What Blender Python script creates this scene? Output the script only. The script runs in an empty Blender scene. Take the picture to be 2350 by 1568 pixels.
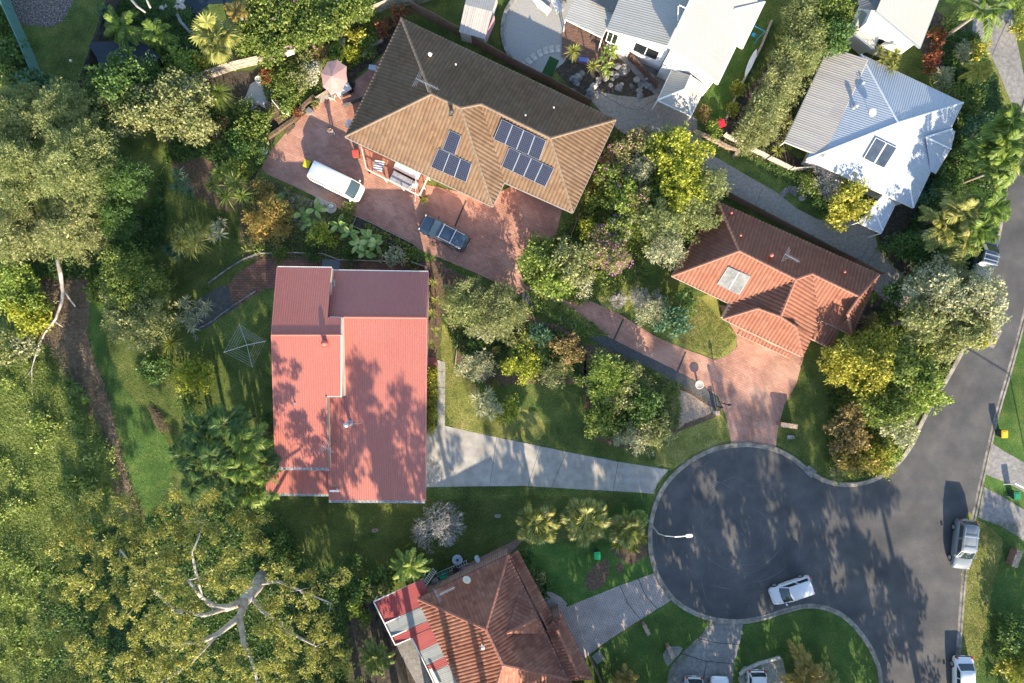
import bpy, bmesh, math, random
import numpy as np
from mathutils import Vector, Matrix
from mathutils.geometry import tessellate_polygon
R_ = math.radians
scene = bpy.context.scene
COL = scene.collection
# ------------------------------------------------------------------ camera, sky, sun, exposure
CAMH, S, CU, CV = 66.0, 0.042, 1175.0, 784.0      # drone height (m), metres per photo unit on the ground, photo centre
cam_d = bpy.data.cameras.new("camera"); cam = bpy.data.objects.new("camera", cam_d); COL.objects.link(cam)
cam.location = (0, 0, CAMH); cam_d.sensor_width = 36.0; cam_d.lens = 36.0 * CAMH / (2350 * S)
cam_d.clip_end = 2000; scene.camera = cam
SUN_EL, SUN_AZ = 22.5, 168.5                       # azimuth clockwise from image-up: the sun stands below and right
world = bpy.data.worlds.new("World"); scene.world = world; world.use_nodes = True
wn = world.node_tree.nodes; wl = world.node_tree.links
sky = wn.new('ShaderNodeTexSky'); sky.sky_type = 'NISHITA'; sky.sun_disc = False
sky.sun_elevation = R_(SUN_EL); sky.sun_rotation = R_(SUN_AZ); sky.air_density = 1.0; sky.dust_density = 0.6
bg = wn['Background']; bg.inputs['Strength'].default_value = 0.15
wl.new(sky.outputs[0], bg.inputs[0])
sl = bpy.data.lights.new("sun", 'SUN'); sl.energy = 5.0; sl.angle = R_(0.5); sl.color = (1.0, 0.85, 0.64)
so = bpy.data.objects.new("sun", sl); COL.objects.link(so)
_d = Vector((math.sin(R_(SUN_AZ)) * math.cos(R_(SUN_EL)), math.cos(R_(SUN_AZ)) * math.cos(R_(SUN_EL)), math.sin(R_(SUN_EL))))
so.rotation_euler = _d.to_track_quat('Z', 'Y').to_euler(); so.location = (30, -60, 80)
scene.view_settings.view_transform = 'Standard'; scene.view_settings.look = 'None'
scene.view_settings.exposure = 1.42; scene.view_settings.gamma = 1.0
scene.cycles.max_bounces = 5; scene.cycles.diffuse_bounces = 2; scene.cycles.transmission_bounces = 3
scene.cycles.transparent_max_bounces = 6; scene.cycles.caustics_reflective = False; scene.cycles.caustics_refractive = False
random.seed(7); rng = np.random.default_rng(7)

# ------------------------------------------------------------------ coordinates
def P(u, v, h=0.0):
    k = 1 - h / CAMH
    return Vector(((u - CU) * S * k, (CV - v) * S * k, h))
_RO = [0, 400.3, 769.2, 1167.9]; _CO = [0, 599.7, 1199.4, 1750.3]
def t(r, c, x, y): return (_CO[c] + .2553 * x, _RO[r] + .2553 * y)
def ts(r, c, *xy): return [t(r, c, a, b) for a, b in xy]
def hit(u, v, e0, e1, He, tan):
    """height at which the sight line (u,v) meets the roof plane rising inward (left of e0->e1 on the ground) from eave e0-e1"""
    p0, p1 = P(*e0, He), P(*e1, He)
    d = Vector((-(p1.y - p0.y), p1.x - p0.x, 0)).normalized()
    c = Vector(((u - CU) * S, (CV - v) * S, 0))
    return (He + tan * (c.dot(d) - p0.dot(d))) / (1 + tan * c.dot(d) / CAMH)
def onplane(u, v, pts, off=0.0):
    a, b, c = pts[0], pts[1], pts[2]; n = (b - a).cross(c - a).normalized()
    if n.z < 0: n = -n
    a = a + n * off
    o = Vector((0, 0, CAMH)); d = P(u, v, 0) - o
    k = (a - o).dot(n) / d.dot(n); return o + d * k

# ------------------------------------------------------------------ objects
def tag(o, label=None, cat=None, group=None, kind=None):
    if label: o['label'] = label
    if cat: o['category'] = cat
    if group: o['group'] = group
    if kind: o['kind'] = kind
    return o
def thing(name, label, cat, loc, rz=0.0, group=None):
    o = bpy.data.objects.new(name, None); COL.objects.link(o); o.empty_display_size = .2
    o.location = loc; o.rotation_euler = (0, 0, rz); return tag(o, label, cat, group)
def arr_mesh(name, V, Q, mat, parent=None, uv=None, smooth=False, local=False):
    V = np.asarray(V, dtype=np.float32).reshape(-1, 3); Q = np.asarray(Q, dtype=np.int32)
    if parent is not None and not local:
        w = root_loc(parent); V = V - np.array(w, dtype=np.float32)
    k = Q.shape[1]; me = bpy.data.meshes.new(name)
    me.vertices.add(len(V)); me.vertices.foreach_set('co', V.ravel())
    me.loops.add(Q.size); me.loops.foreach_set('vertex_index', Q.ravel())
    me.polygons.add(len(Q)); me.polygons.foreach_set('loop_start', np.arange(0, Q.size, k, dtype=np.int32))
    if smooth: me.polygons.foreach_set('use_smooth', np.ones(len(Q), dtype=bool))
    if uv is not None:
        l = me.uv_layers.new(name='UVMap'); l.data.foreach_set('uv', np.asarray(uv, dtype=np.float32)[Q.ravel()].ravel())
    me.materials.append(mat); me.update(calc_edges=True)
    o = bpy.data.objects.new(name, me); COL.objects.link(o)
    if parent is not None: o.parent = parent
    return o
def root_loc(p):
    while p.parent: p = p.parent
    return p.location
class MB:
    def __init__(s): s.V = []; s.F = []
    def add(s, V, F):
        b = len(s.V); s.V += [tuple(v) for v in V]; s.F += [tuple(i + b for i in f) for f in F]; return s
    def box(s, c, d, rz=0, M=None, bev=0):
        x, y, z = d[0] / 2, d[1] / 2, d[2] / 2; b = min(bev, x * .9, y * .9)
        if b: ring = [(-x + b, -y), (x - b, -y), (x, -y + b), (x, y - b), (x - b, y), (-x + b, y), (-x, y - b), (-x, -y + b)]
        else: ring = [(-x, -y), (x, -y), (x, y), (-x, y)]
        n = len(ring); V = [Vector((p[0], p[1], -z)) for p in ring] + [Vector((p[0], p[1], z)) for p in ring]
        F = [tuple(range(n))[::-1], tuple(range(n, 2 * n))] + [(i, (i + 1) % n, n + (i + 1) % n, n + i) for i in range(n)]
        m = Matrix.Translation(Vector(c)) @ (M or Matrix.Rotation(rz, 4, 'Z'))
        return s.add([m @ v for v in V], F)
    def beam(s, a, b, w, h):          # rectangular bar from a to b, a and b on its axis
        a, b = Vector(a), Vector(b); d = b - a; L = d.length
        q = d.to_track_quat('X', 'Z').to_matrix().to_4x4()
        return s.box((a + b) / 2, (L, w, h), M=q)
    def tube(s, pts, rad, n=6, cap=True):
        pts = [Vector(p) for p in pts]; rad = rad if hasattr(rad, '__len__') else [rad] * len(pts)
        V = []; F = []; ref = None
        for i, p in enumerate(pts):
            d = (pts[min(i + 1, len(pts) - 1)] - pts[max(i - 1, 0)]).normalized()
            if ref is None: ref = d.orthogonal().normalized()
            else:
                ref = (ref - d * ref.dot(d)); ref = ref.normalized() if ref.length > 1e-5 else d.orthogonal().normalized()
            b = d.cross(ref)
            for k in range(n):
                a = 2 * math.pi * k / n; V.append(p + (ref * math.cos(a) + b * math.sin(a)) * rad[i])
        for i in range(len(pts) - 1):
            for k in range(n): F.append((i * n + k, i * n + (k + 1) % n, (i + 1) * n + (k + 1) % n, (i + 1) * n + k))
        if cap: F += [tuple(range(n))[::-1], tuple(range((len(pts) - 1) * n, len(pts) * n))]
        return s.add(V, F)
    def lathe(s, c, prof, n=16, sx=1, sy=1):   # prof = [(r, z)]
        c = Vector(c); V = []; F = []
        for r, z in prof:
            for k in range(n):
                a = 2 * math.pi * k / n; V.append(c + Vector((r * sx * math.cos(a), r * sy * math.sin(a), z)))
        for i in range(len(prof) - 1):
            for k in range(n): F.append((i * n + k, i * n + (k + 1) % n, (i + 1) * n + (k + 1) % n, (i + 1) * n + k))
        F += [tuple(range(n))[::-1], tuple(range((len(prof) - 1) * n, len(prof) * n))]
        return s.add(V, F)
    def prism(s, poly, z0, z1):       # poly: world xy
        a = sum(poly[i][0] * poly[(i + 1) % len(poly)][1] - poly[(i + 1) % len(poly)][0] * poly[i][1] for i in range(len(poly)))
        if a < 0: poly = poly[::-1]
        n = len(poly); V = [(p[0], p[1], z0) for p in poly] + [(p[0], p[1], z1) for p in poly]
        tri = tessellate_polygon([[Vector((p[0], p[1], 0)) for p in poly]])
        F = []
        for a_, b_, c_ in tri:
            A, B, C = poly[a_], poly[b_], poly[c_]
            if (B[0] - A[0]) * (C[1] - A[1]) - (B[1] - A[1]) * (C[0] - A[0]) < 0: b_, c_ = c_, b_
            F.append((a_ + n, b_ + n, c_ + n)); F.append((a_, c_, b_))
        F += [(i, (i + 1) % n, n + (i + 1) % n, n + i) for i in range(n)]
        return s.add(V, F)
    def slab(s, pts, th):             # thick polygon from 3-D points (top surface), thickness downward
        n = len(pts); pts = [Vector(p) for p in pts]
        F = [tuple(range(n)), tuple(range(n, 2 * n))[::-1]] + [(i, n + i, n + (i + 1) % n, (i + 1) % n) for i in range(n)]
        return s.add(pts + [p - Vector((0, 0, th)) for p in pts], F)
    def build(s, name, mat, parent=None, smooth=False, local=False):
        off = Vector((0, 0, 0)) if (parent is None or local) else Vector(root_loc(parent))
        me = bpy.data.meshes.new(name); me.from_pydata([tuple(Vector(v) - off) for v in s.V], [], s.F); me.materials.append(mat)
        if smooth: me.polygons.foreach_set('use_smooth', [True] * len(me.polygons))
        me.update(); o = bpy.data.objects.new(name, me); COL.objects.link(o)
        if parent is not None: o.parent = parent
        return o
def catmull(pts, n=6, closed=True):
    out = []; m = len(pts); rngi = range(m) if closed else range(m - 1)
    for i in rngi:
        g = (lambda j: pts[j % m]) if closed else (lambda j: pts[min(max(j, 0), m - 1)])
        p0, p1, p2, p3 = g(i - 1), g(i), g(i + 1), g(i + 2)
        for k in range(n):
            s = k / n; out.append(tuple(.5 * (2 * p1[a] + (p2[a] - p0[a]) * s + (2 * p0[a] - 5 * p1[a] + 4 * p2[a] - p3[a]) * s * s + (3 * p1[a] - p0[a] - 3 * p2[a] + p3[a]) * s ** 3) for a in (0, 1)))
    if not closed: out.append(tuple(pts[-1]))
    return out
def ragged(poly, step=.25, amp=.05):
    out = []; n = len(poly); ph = random.random() * 9
    for i in range(n):
        a, b = Vector(poly[i]), Vector(poly[(i + 1) % n]); L = (b - a).length; k = max(1, int(L / step))
        nn = Vector((-(b - a).y, (b - a).x)) / max(L, 1e-6)
        for j in range(k):
            p = a + (b - a) * (j / k) + (nn * random.uniform(-amp, amp) if j else Vector((0, 0))); out.append((p.x, p.y))
    return out
def xy(pts): return [tuple(P(u, v, 0)[:2]) for u, v in pts]
def sheet(name, pts, z, mat, smooth=0, rag=0.0, kind='structure', label=None, cat=None):
    if smooth: pts = catmull(pts, smooth)
    poly = xy(pts)
    if rag: poly = ragged(poly, .28, rag)
    tri = tessellate_polygon([[Vector((p[0], p[1], 0)) for p in poly]])
    F = []
    for a, b, c in tri:
        A, B, C = poly[a], poly[b], poly[c]; ar = (B[0] - A[0]) * (C[1] - A[1]) - (B[1] - A[1]) * (C[0] - A[0])
        if abs(ar) < 1e-9: continue
        F.append((a, b, c) if ar > 0 else (a, c, b))
    o = arr_mesh(name, [(p[0], p[1], z) for p in poly], F, mat)
    return tag(o, label, cat, None, kind)

# ------------------------------------------------------------------ materials
def _new(name):
    m = bpy.data.materials.new(name); m.use_nodes = True; nt = m.node_tree
    return m, nt, nt.nodes, nt.links, nt.nodes['Principled BSDF']
def ramp(N, cols, lo=.3, hi=.7):
    r = N.new('ShaderNodeValToRGB'); e = r.color_ramp.elements
    while len(e) < len(cols): e.new(.5)
    for i, c in enumerate(cols): e[i].position = lo + (hi - lo) * i / max(1, len(cols) - 1); e[i].color = (*c, 1)
    return r
def noise(N, L, co, scale, det=4, rough=.6):
    n = N.new('ShaderNodeTexNoise'); n.inputs['Scale'].default_value = scale; n.inputs['Detail'].default_value = det
    n.inputs['Roughness'].default_value = rough; L.new(co, n.inputs['Vector']); return n
def mix(N, L, a, b, f, mode='MIX'):
    m = N.new('ShaderNodeMix'); m.data_type = 'RGBA'; m.blend_type = mode
    for s, x in ((6, a), (7, b), (0, f)):
        if hasattr(x, 'is_output') or hasattr(x, 'links'): L.new(x, m.inputs[s])
        else: m.inputs[s].default_value = x if s == 0 else (*x, 1)
    return m.outputs[2]
def mat(name, cols, scale=3.0, rough=.75, bump=0.0, bscale=None, metal=0.0, fine=0.0, fscale=25, big=0.0, bigscale=.15, spec=.4, lo=.3, hi=.7, stretch=None, coat=0):
    m, nt, N, L, B = _new(name)
    tc = N.new('ShaderNodeTexCoord'); co = tc.outputs['Object']
    if stretch:
        mp = N.new('ShaderNodeMapping'); mp.inputs['Scale'].default_value = stretch; L.new(co, mp.inputs[0]); co = mp.outputs[0]
    n = noise(N, L, co, scale); r = ramp(N, cols, lo, hi); L.new(n.outputs[0], r.inputs[0]); c = r.outputs[0]
    if fine:
        f = noise(N, L, co, fscale, 2); fr = ramp(N, [(1 - fine,) * 3, (1 + fine,) * 3]); L.new(f.outputs[0], fr.inputs[0]); c = mix(N, L, c, fr.outputs[0], 1.0, 'MULTIPLY')
    if big:
        f = noise(N, L, co, bigscale, 3); fr = ramp(N, [(1 - big,) * 3, (1 + big,) * 3]); L.new(f.outputs[0], fr.inputs[0]); c = mix(N, L, c, fr.outputs[0], 1.0, 'MULTIPLY')
    L.new(c, B.inputs['Base Color']); B.inputs['Roughness'].default_value = rough; B.inputs['Metallic'].default_value = metal
    B.inputs['Specular IOR Level'].default_value = spec; B.inputs['Coat Weight'].default_value = coat
    if bump:
        b = N.new('ShaderNodeBump'); b.inputs['Strength'].default_value = 1.0; b.inputs['Distance'].default_value = bump
        bn = noise(N, L, co, bscale or scale * 3, 4, .7); L.new(bn.outputs[0], b.inputs['Height']); L.new(b.outputs[0], B.inputs['Normal'])
    m['c'] = 1; return m
def flat(name, c, rough=.6, metal=0.0, spec=.4, coat=0, v=.12):
    return mat(name, [tuple(x * (1 - v) for x in c), tuple(x * (1 + v) for x in c)], 2.2, rough, metal=metal, spec=spec, fine=v * .5, coat=coat)
def leafmat(name, cols, trans=.3, rough=.5, tip=None):
    m, nt, N, L, B = _new(name)
    g = N.new('ShaderNodeNewGeometry'); tc = N.new('ShaderNodeTexCoord')
    n = noise(N, L, tc.outputs['Object'], .9, 2)
    ad = N.new('ShaderNodeMath'); ad.operation = 'MULTIPLY_ADD'; L.new(g.outputs['Random Per Island'], ad.inputs[0]); ad.inputs[1].default_value = .55
    s2 = N.new('ShaderNodeMath'); s2.operation = 'MULTIPLY_ADD'; L.new(n.outputs[0], s2.inputs[0]); s2.inputs[1].default_value = 1.0; s2.inputs[2].default_value = -.27
    L.new(s2.outputs[0], ad.inputs[2]); r = ramp(N, cols, .12, .88); L.new(ad.outputs[0], r.inputs[0])
    L.new(r.outputs[0], B.inputs['Base Color']); B.inputs['Roughness'].default_value = rough; B.inputs['Specular IOR Level'].default_value = .35
    tr = N.new('ShaderNodeBsdfTranslucent'); mx = mix(N, L, r.outputs[0], (.55, .75, .12), .25); L.new(mx, tr.inputs[0])
    ms = N.new('ShaderNodeMixShader'); ms.inputs[0].default_value = trans; L.new(B.outputs[0], ms.inputs[1]); L.new(tr.outputs[0], ms.inputs[2])
    L.new(ms.outputs[0], N['Material Output'].inputs[0]); return m
def brickmat(name, cols, mortar, bw, bh, ang=0.0, rough=.8, var=.6, mort=.012, bump=.004, blot=None, blots=.5, offs=.5):
    """pavers / stamped concrete in metres, turned by ang"""
    m, nt, N, L, B = _new(name)
    tc = N.new('ShaderNodeTexCoord'); mp = N.new('ShaderNodeMapping'); mp.inputs['Rotation'].default_value = (0, 0, ang); L.new(tc.outputs['Object'], mp.inputs[0])
    b = N.new('ShaderNodeTexBrick'); b.inputs['Scale'].default_value = 1.0; b.inputs['Brick Width'].default_value = bw; b.inputs['Row Height'].default_value = bh
    b.inputs['Mortar Size'].default_value = mort; b.offset = offs; b.inputs['Mortar Smooth'].default_value = .3
    L.new(mp.outputs[0], b.inputs['Vector']); b.inputs['Color1'].default_value = (*cols[0], 1); b.inputs['Color2'].default_value = (*cols[1], 1); b.inputs['Mortar'].default_value = (*mortar, 1)
    n = noise(N, L, tc.outputs['Object'], blots, 5, .65)
    r = ramp(N, [(1 - var * .5,) * 3, (1.0,) * 3, (1 + var * .5,) * 3], .3, .72); L.new(n.outputs[0], r.inputs[0])
    c = mix(N, L, b.outputs[0], r.outputs[0], 1.0, 'MULTIPLY')
    if blot:
        n2 = noise(N, L, tc.outputs['Object'], .23, 4); r2 = ramp(N, [(0, 0, 0), (1, 1, 1)], .5, .7); L.new(n2.outputs[0], r2.inputs[0])
        mm = N.new('ShaderNodeMath'); mm.operation = 'MULTIPLY'; L.new(r2.outputs[0], mm.inputs[0]); mm.inputs[1].default_value = .6; c = mix(N, L, c, blot, mm.outputs[0])
    f = noise(N, L, tc.outputs['Object'], 14, 3); fr = ramp(N, [(.86,) * 3, (1.14,) * 3]); L.new(f.outputs[0], fr.inputs[0]); c = mix(N, L, c, fr.outputs[0], 1.0, 'MULTIPLY')
    L.new(c, B.inputs['Base Color']); B.inputs['Roughness'].default_value = rough
    bp = N.new('ShaderNodeBump'); bp.inputs['Distance'].default_value = bump; bp.invert = True; L.new(b.outputs['Fac'], bp.inputs['Height']); L.new(bp.outputs[0], B.inputs['Normal'])
    return m
def tilemat(name, cols, rough=.75, grime=(.5, .5, .48), gr=.35, spec=.3, metal=0.0, tv=1.0, lich=.3):
    """roofing: one tone per tile from the UV (one UV unit = one tile), weathering by noise"""
    m, nt, N, L, B = _new(name)
    tc = N.new('ShaderNodeTexCoord'); uv = N.new('ShaderNodeUVMap')
    fl = N.new('ShaderNodeVectorMath'); fl.operation = 'FLOOR'; L.new(uv.outputs[0], fl.inputs[0])
    w = N.new('ShaderNodeTexWhiteNoise'); L.new(fl.outputs[0], w.inputs['Vector'])
    mid = tuple(sum(c[i] for c in cols) / len(cols) for i in range(3))
    cc = [tuple(mid[i] + (c[i] - mid[i]) * tv for i in range(3)) for c in cols]
    r = ramp(N, cc, 0, 1); L.new(w.outputs['Value'], r.inputs[0])
    n = noise(N, L, tc.outputs['Object'], lich, 6, .65); r2 = ramp(N, [(0, 0, 0), (1, 1, 1)], .42, .75); L.new(n.outputs[0], r2.inputs[0])
    mm = N.new('ShaderNodeMath'); mm.operation = 'MULTIPLY'; L.new(r2.outputs[0], mm.inputs[0]); mm.inputs[1].default_value = gr
    c = mix(N, L, r.outputs[0], grime, mm.outputs[0])
    f = noise(N, L, tc.outputs['Object'], 9, 4, .7); fr = ramp(N, [(.85,) * 3, (1.15,) * 3]); L.new(f.outputs[0], fr.inputs[0]); c = mix(N, L, c, fr.outputs[0], 1.0, 'MULTIPLY')
    L.new(c, B.inputs['Base Color']); B.inputs['Roughness'].default_value = rough; B.inputs['Specular IOR Level'].default_value = spec; B.inputs['Metallic'].default_value = metal
    return m
def cellmat(name, cell, line, lw=.07, rough=.15, sub=0):
    """panel grid from UV"""
    m, nt, N, L, B = _new(name); uv = N.new('ShaderNodeUVMap')
    b = N.new('ShaderNodeTexBrick'); b.offset = 0; b.inputs['Scale'].default_value = 1; b.inputs['Brick Width'].default_value = 1; b.inputs['Row Height'].default_value = 1
    b.inputs['Mortar Size'].default_value = lw; b.inputs['Mortar Smooth'].default_value = 0
    L.new(uv.outputs[0], b.inputs['Vector']); b.inputs['Color1'].default_value = (*cell, 1); b.inputs['Color2'].default_value = (*[x * 1.4 for x in cell], 1); b.inputs['Mortar'].default_value = (*line, 1)
    L.new(b.outputs[0], B.inputs['Base Color']); B.inputs['Roughness'].default_value = rough; return m
def glassmat(name, c, rough=.05):
    m, nt, N, L, B = _new(name); B.inputs['Base Color'].default_value = (*c, 1); B.inputs['Roughness'].default_value = rough
    B.inputs['Specular IOR Level'].default_value = .8; B.inputs['Coat Weight'].default_value = .5; return m

m_lawn = mat('lawn_grass', [(.055, .085, .022), (.095, .13, .032), (.16, .175, .05)], .55, .95, bump=.06, bscale=16, fine=.55, fscale=9, big=.4, bigscale=.09, spec=.15)
m_lawn_lush = mat('lush_grass', [(.045, .10, .024), (.07, .135, .030), (.12, .165, .040)], .6, .95, bump=.06, bscale=16, fine=.5, fscale=9, big=.4, bigscale=.1, spec=.15)
m_lawn_dry = mat('dry_lawn_grass', [(.13, .155, .04), (.22, .225, .06), (.32, .28, .10)], .7, .95, bump=.06, bscale=16, fine=.5, fscale=9, big=.35, bigscale=.14, spec=.15)
m_asph = mat('asphalt', [(.056, .057, .060), (.080, .079, .080), (.112, .108, .104)], .35, .85, bump=.006, bscale=60, fine=.35, fscale=14, big=.22, bigscale=.12, spec=.3)
m_conc = mat('broom_concrete', [(.29, .27, .235), (.36, .335, .295), (.43, .40, .355)], 1.1, .85, bump=.003, bscale=50, fine=.1, fscale=18, big=.12, bigscale=.4)
m_aggr = mat('exposed_aggregate', [(.20, .18, .155), (.27, .245, .21), (.34, .31, .27)], 4, .9, bump=.008, bscale=45, fine=.25, fscale=20, big=.12, bigscale=.3)
m_aggr_dk = mat('grey_concrete', [(.15, .145, .14), (.21, .20, .19), (.28, .265, .25)], 3, .9, bump=.008, bscale=45, fine=.25, fscale=20, big=.2, bigscale=.3)
m_kerb = mat('kerb_concrete', [(.11, .10, .08), (.24, .215, .175), (.36, .32, .27)], 1.6, .9, bump=.01, bscale=20, fine=.2, big=.2, bigscale=.5)
m_mulch = mat('mulch', [(.06, .04, .025), (.13, .085, .055), (.22, .16, .10)], 5, .95, bump=.05, bscale=22, fine=.5, fscale=14, lo=.25, hi=.75)
m_chip = mat('wood_chip', [(.22, .15, .11), (.36, .27, .20), (.48, .39, .30)], 5, .95, bump=.05, bscale=22, fine=.45, fscale=12)
m_soil = mat('dark_soil', [(.025, .022, .018), (.06, .048, .035), (.11, .085, .06)], 3, .95, bump=.05, bscale=15, fine=.4, fscale=12)
m_straw = mat('dry_straw', [(.13, .095, .06), (.22, .17, .11), (.33, .26, .18)], 3, .95, bump=.08, bscale=18, fine=.45, fscale=14)
m_pebble = mat('pale_pebbles', [(.28, .25, .22), (.42, .40, .36), (.60, .57, .52)], 14, .85, bump=.03, bscale=30, fine=.4, fscale=18)
m_pebble_dk = mat('dark_pebbles', [(.035, .036, .036), (.08, .08, .08), (.17, .165, .155)], 13, .8, bump=.03, bscale=30, fine=.5, fscale=16)
m_gravel = mat('grey_gravel', [(.24, .235, .22), (.32, .31, .29), (.40, .39, .36)], 12, .9, bump=.02, bscale=40, fine=.25, fscale=20)
m_pink = brickmat('stamped_pink_concrete', [(.37, .185, .13), (.47, .245, .175)], (.21, .11, .08), .42, .21, R_(26), .75, .65, .012, .006, blot=(.50, .33, .25), blots=.45)
m_scallop = brickmat('stamped_grey_concrete', [(.27, .215, .19), (.34, .27, .24)], (.44, .38, .33), .34, .2, R_(62), .75, .5, .03, .006, blot=(.36, .37, .39), blots=.6)
m_brickpave = brickmat('brick_pavers', [(.17, .075, .05), (.25, .115, .075)], (.06, .035, .03), .46, .23, 0, .85, .7, .02, .008)
m_brickwall = brickmat('red_brick', [(.24, .115, .08), (.32, .17, .12)], (.35, .30, .26), .24, .09, 0, .85, .3, .012, .004)
m_water = mat('pond_water', [(.006, .014, .022), (.012, .026, .036)], .7, .06, bump=.004, bscale=6, spec=.6)
m_timber = mat('weathered_timber', [(.22, .18, .14), (.36, .31, .25), (.46, .41, .34)], 2.5, .85, fine=.3, fscale=16, stretch=(1, 1, 1))
m_timber_dk = mat('dark_timber', [(.045, .042, .045), (.08, .075, .075), (.13, .115, .11)], 2.5, .85, fine=.3, fscale=16)
m_deck = mat('brown_decking', [(.09, .05, .035), (.15, .085, .06), (.22, .13, .09)], 2.0, .75, fine=.25, fscale=9, stretch=(1, 5, 1))
m_merbau = mat('red_decking', [(.26, .115, .08), (.34, .16, .11), (.40, .20, .15)], 2.0, .7, fine=.25, fscale=9)
m_stone = mat('grey_stone', [(.08, .085, .09), (.18, .18, .18), (.34, .33, .31)], 1.6, .9, bump=.03, bscale=9, fine=.3)
m_palest = mat('pale_stone', [(.32, .29, .25), (.45, .42, .37), (.55, .52, .46)], 2.5, .9, bump=.02, bscale=9, fine=.2)
m_white = flat('white_paint', (.78, .76, .72), .5, v=.05)
m_cream = flat('cream_paint', (.66, .56, .46), .6, v=.06)
m_render = mat('white_render', [(.72, .70, .67), (.80, .79, .77)], .8, .8, fine=.04)
m_pinkren = mat('pink_render', [(.52, .33, .25), (.60, .40, .31)], .8, .8, fine=.06)
m_gutter = flat('pale_gutter_metal', (.62, .60, .56), .4, v=.1)
m_gutdirty = mat('leafy_gutter', [(.06, .06, .055), (.25, .26, .26), (.5, .52, .53)], 6, .7, fine=.3)
m_steel = flat('galvanised_steel', (.55, .56, .57), .35, metal=.7)
m_black = flat('black_plastic', (.02, .02, .022), .5)
m_dkmetal = flat('dark_metal', (.05, .052, .055), .45)
m_winglass = glassmat('window_glass', (.015, .02, .024))
m_carglass = glassmat('car_glass', (.02, .035, .04))
m_bark = mat('grey_bark', [(.13, .11, .09), (.22, .19, .16), (.32, .28, .24)], 4, .9, bump=.03, fine=.25)
m_gum = mat('gum_bark', [(.22, .18, .15), (.40, .36, .32), (.52, .48, .44)], 1.6, .8, bump=.02, fine=.15)
m_palmtrunk = mat('palm_trunk_bark', [(.17, .15, .12), (.28, .25, .21)], 5, .9, bump=.03)
m_deadwood = mat('bleached_twigs', [(.26, .23, .20), (.42, .39, .36), (.55, .52, .48)], 3, .9)
m_redroof = tilemat('red_metal_roofing', [(.335, .108, .084), (.355, .116, .09), (.38, .125, .098)], .45, (.41, .18, .145), .45, .5, tv=.35, lich=.12)
m_browntile = tilemat('brown_roof_tiles', [(.10, .062, .039), (.13, .081, .05), (.165, .105, .067)], .8, (.19, .15, .115), .4, tv=.7)
m_orangetile = tilemat('orange_roof_tiles', [(.175, .068, .045), (.215, .088, .058), (.26, .112, .074)], .8, (.21, .13, .10), .35, tv=.6)
m_redtile = tilemat('red_roof_tiles', [(.165, .062, .044), (.22, .088, .06), (.28, .122, .084)], .7, (.42, .25, .19), .35, tv=1.0)
m_whiteroof = tilemat('white_metal_roofing', [(.31, .305, .285), (.35, .343, .32), (.385, .375, .35)], .45, (.29, .28, .25), .4, tv=.4)
m_blueroof = tilemat('pale_blue_metal_roofing', [(.34, .38, .43), (.38, .42, .47), (.42, .455, .50)], .4, (.37, .39, .40), .4, tv=.4)
m_patioroof = tilemat('weathered_patio_roofing', [(.30, .275, .265), (.37, .34, .32), (.44, .42, .37)], .45, (.42, .40, .31), .5, tv=.5)
m_greyroof = tilemat('dark_grey_roofing', [(.10, .105, .11), (.13, .13, .14)], .5, (.2, .2, .2), .3)
m_clearroof = tilemat('clear_ribbed_sheet', [(.20, .215, .215), (.24, .25, .25), (.28, .29, .285)], .25, (.5, .48, .42), .4)
m_redpatio = tilemat('bright_red_patio_roofing', [(.27, .05, .05), (.32, .065, .06)], .4, (.45, .12, .11), .3)
m_solar = cellmat('solar_cells', (.012, .016, .035), (.16, .17, .19), .035)
m_solarhot = mat('solar_collector_glass', [(.16, .16, .15), (.28, .275, .25)], 1.2, .2, fine=.2, fscale=4, spec=.7)
m_bluecollector = mat('blue_collector_glass', [(.03, .045, .07), (.07, .09, .12)], 1.2, .15, spec=.7)
PAL = dict(
 olive=[(.055, .075, .03), (.12, .145, .065), (.20, .215, .12)],
 greyol=[(.048, .076, .032), (.115, .15, .062), (.195, .218, .11)],
 dark=[(.015, .04, .015), (.032, .075, .022), (.07, .12, .035)],
 teal=[(.015, .045, .03), (.03, .08, .055), (.07, .13, .09)],
 green=[(.032, .062, .014), (.07, .112, .026), (.145, .175, .052)],
 bright=[(.05, .092, .018), (.10, .155, .032), (.18, .235, .065)],
 lime=[(.085, .12, .014), (.16, .195, .024), (.25, .27, .05)],
 yellow=[(.09, .10, .015), (.18, .185, .03), (.29, .27, .06)],
 gum=[(.05, .068, .024), (.135, .15, .042), (.27, .262, .08)],
 brown=[(.07, .055, .03), (.13, .10, .05), (.20, .16, .08)],
 orange=[(.08, .082, .022), (.155, .13, .038), (.25, .165, .06)],
 red=[(.07, .025, .014), (.12, .038, .024), (.17, .075, .035)],
 greyg=[(.11, .13, .085), (.20, .22, .15), (.30, .31, .23)],
 pinkish=[(.07, .09, .035), (.15, .16, .07), (.24, .20, .14)],
 palm=[(.03, .07, .014), (.07, .13, .025), (.15, .19, .045)],
 palmy=[(.06, .085, .02), (.125, .15, .042), (.23, .23, .09)],
 banana=[(.06, .12, .03), (.13, .21, .06), (.24, .32, .13)])
PAL = {k: [tuple(min(.6, x * g_ * y_) for x, y_ in zip(c, (1.12, 1.0, .85))) for c, g_ in zip(v, (1.3, 1.8, 2.1))] for k, v in PAL.items()}
LM = {k: leafmat('foliage_' + k, v) for k, v in PAL.items()}
m_fl_pink = leafmat('pink_petals', [(.36, .08, .30), (.48, .13, .42), (.60, .25, .52)], .2)
m_fl_purple = leafmat('purple_petals', [(.12, .05, .34), (.20, .09, .46)], .2)
m_fl_white = leafmat('cream_petals', [(.55, .48, .36), (.75, .70, .58)], .2)
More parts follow.
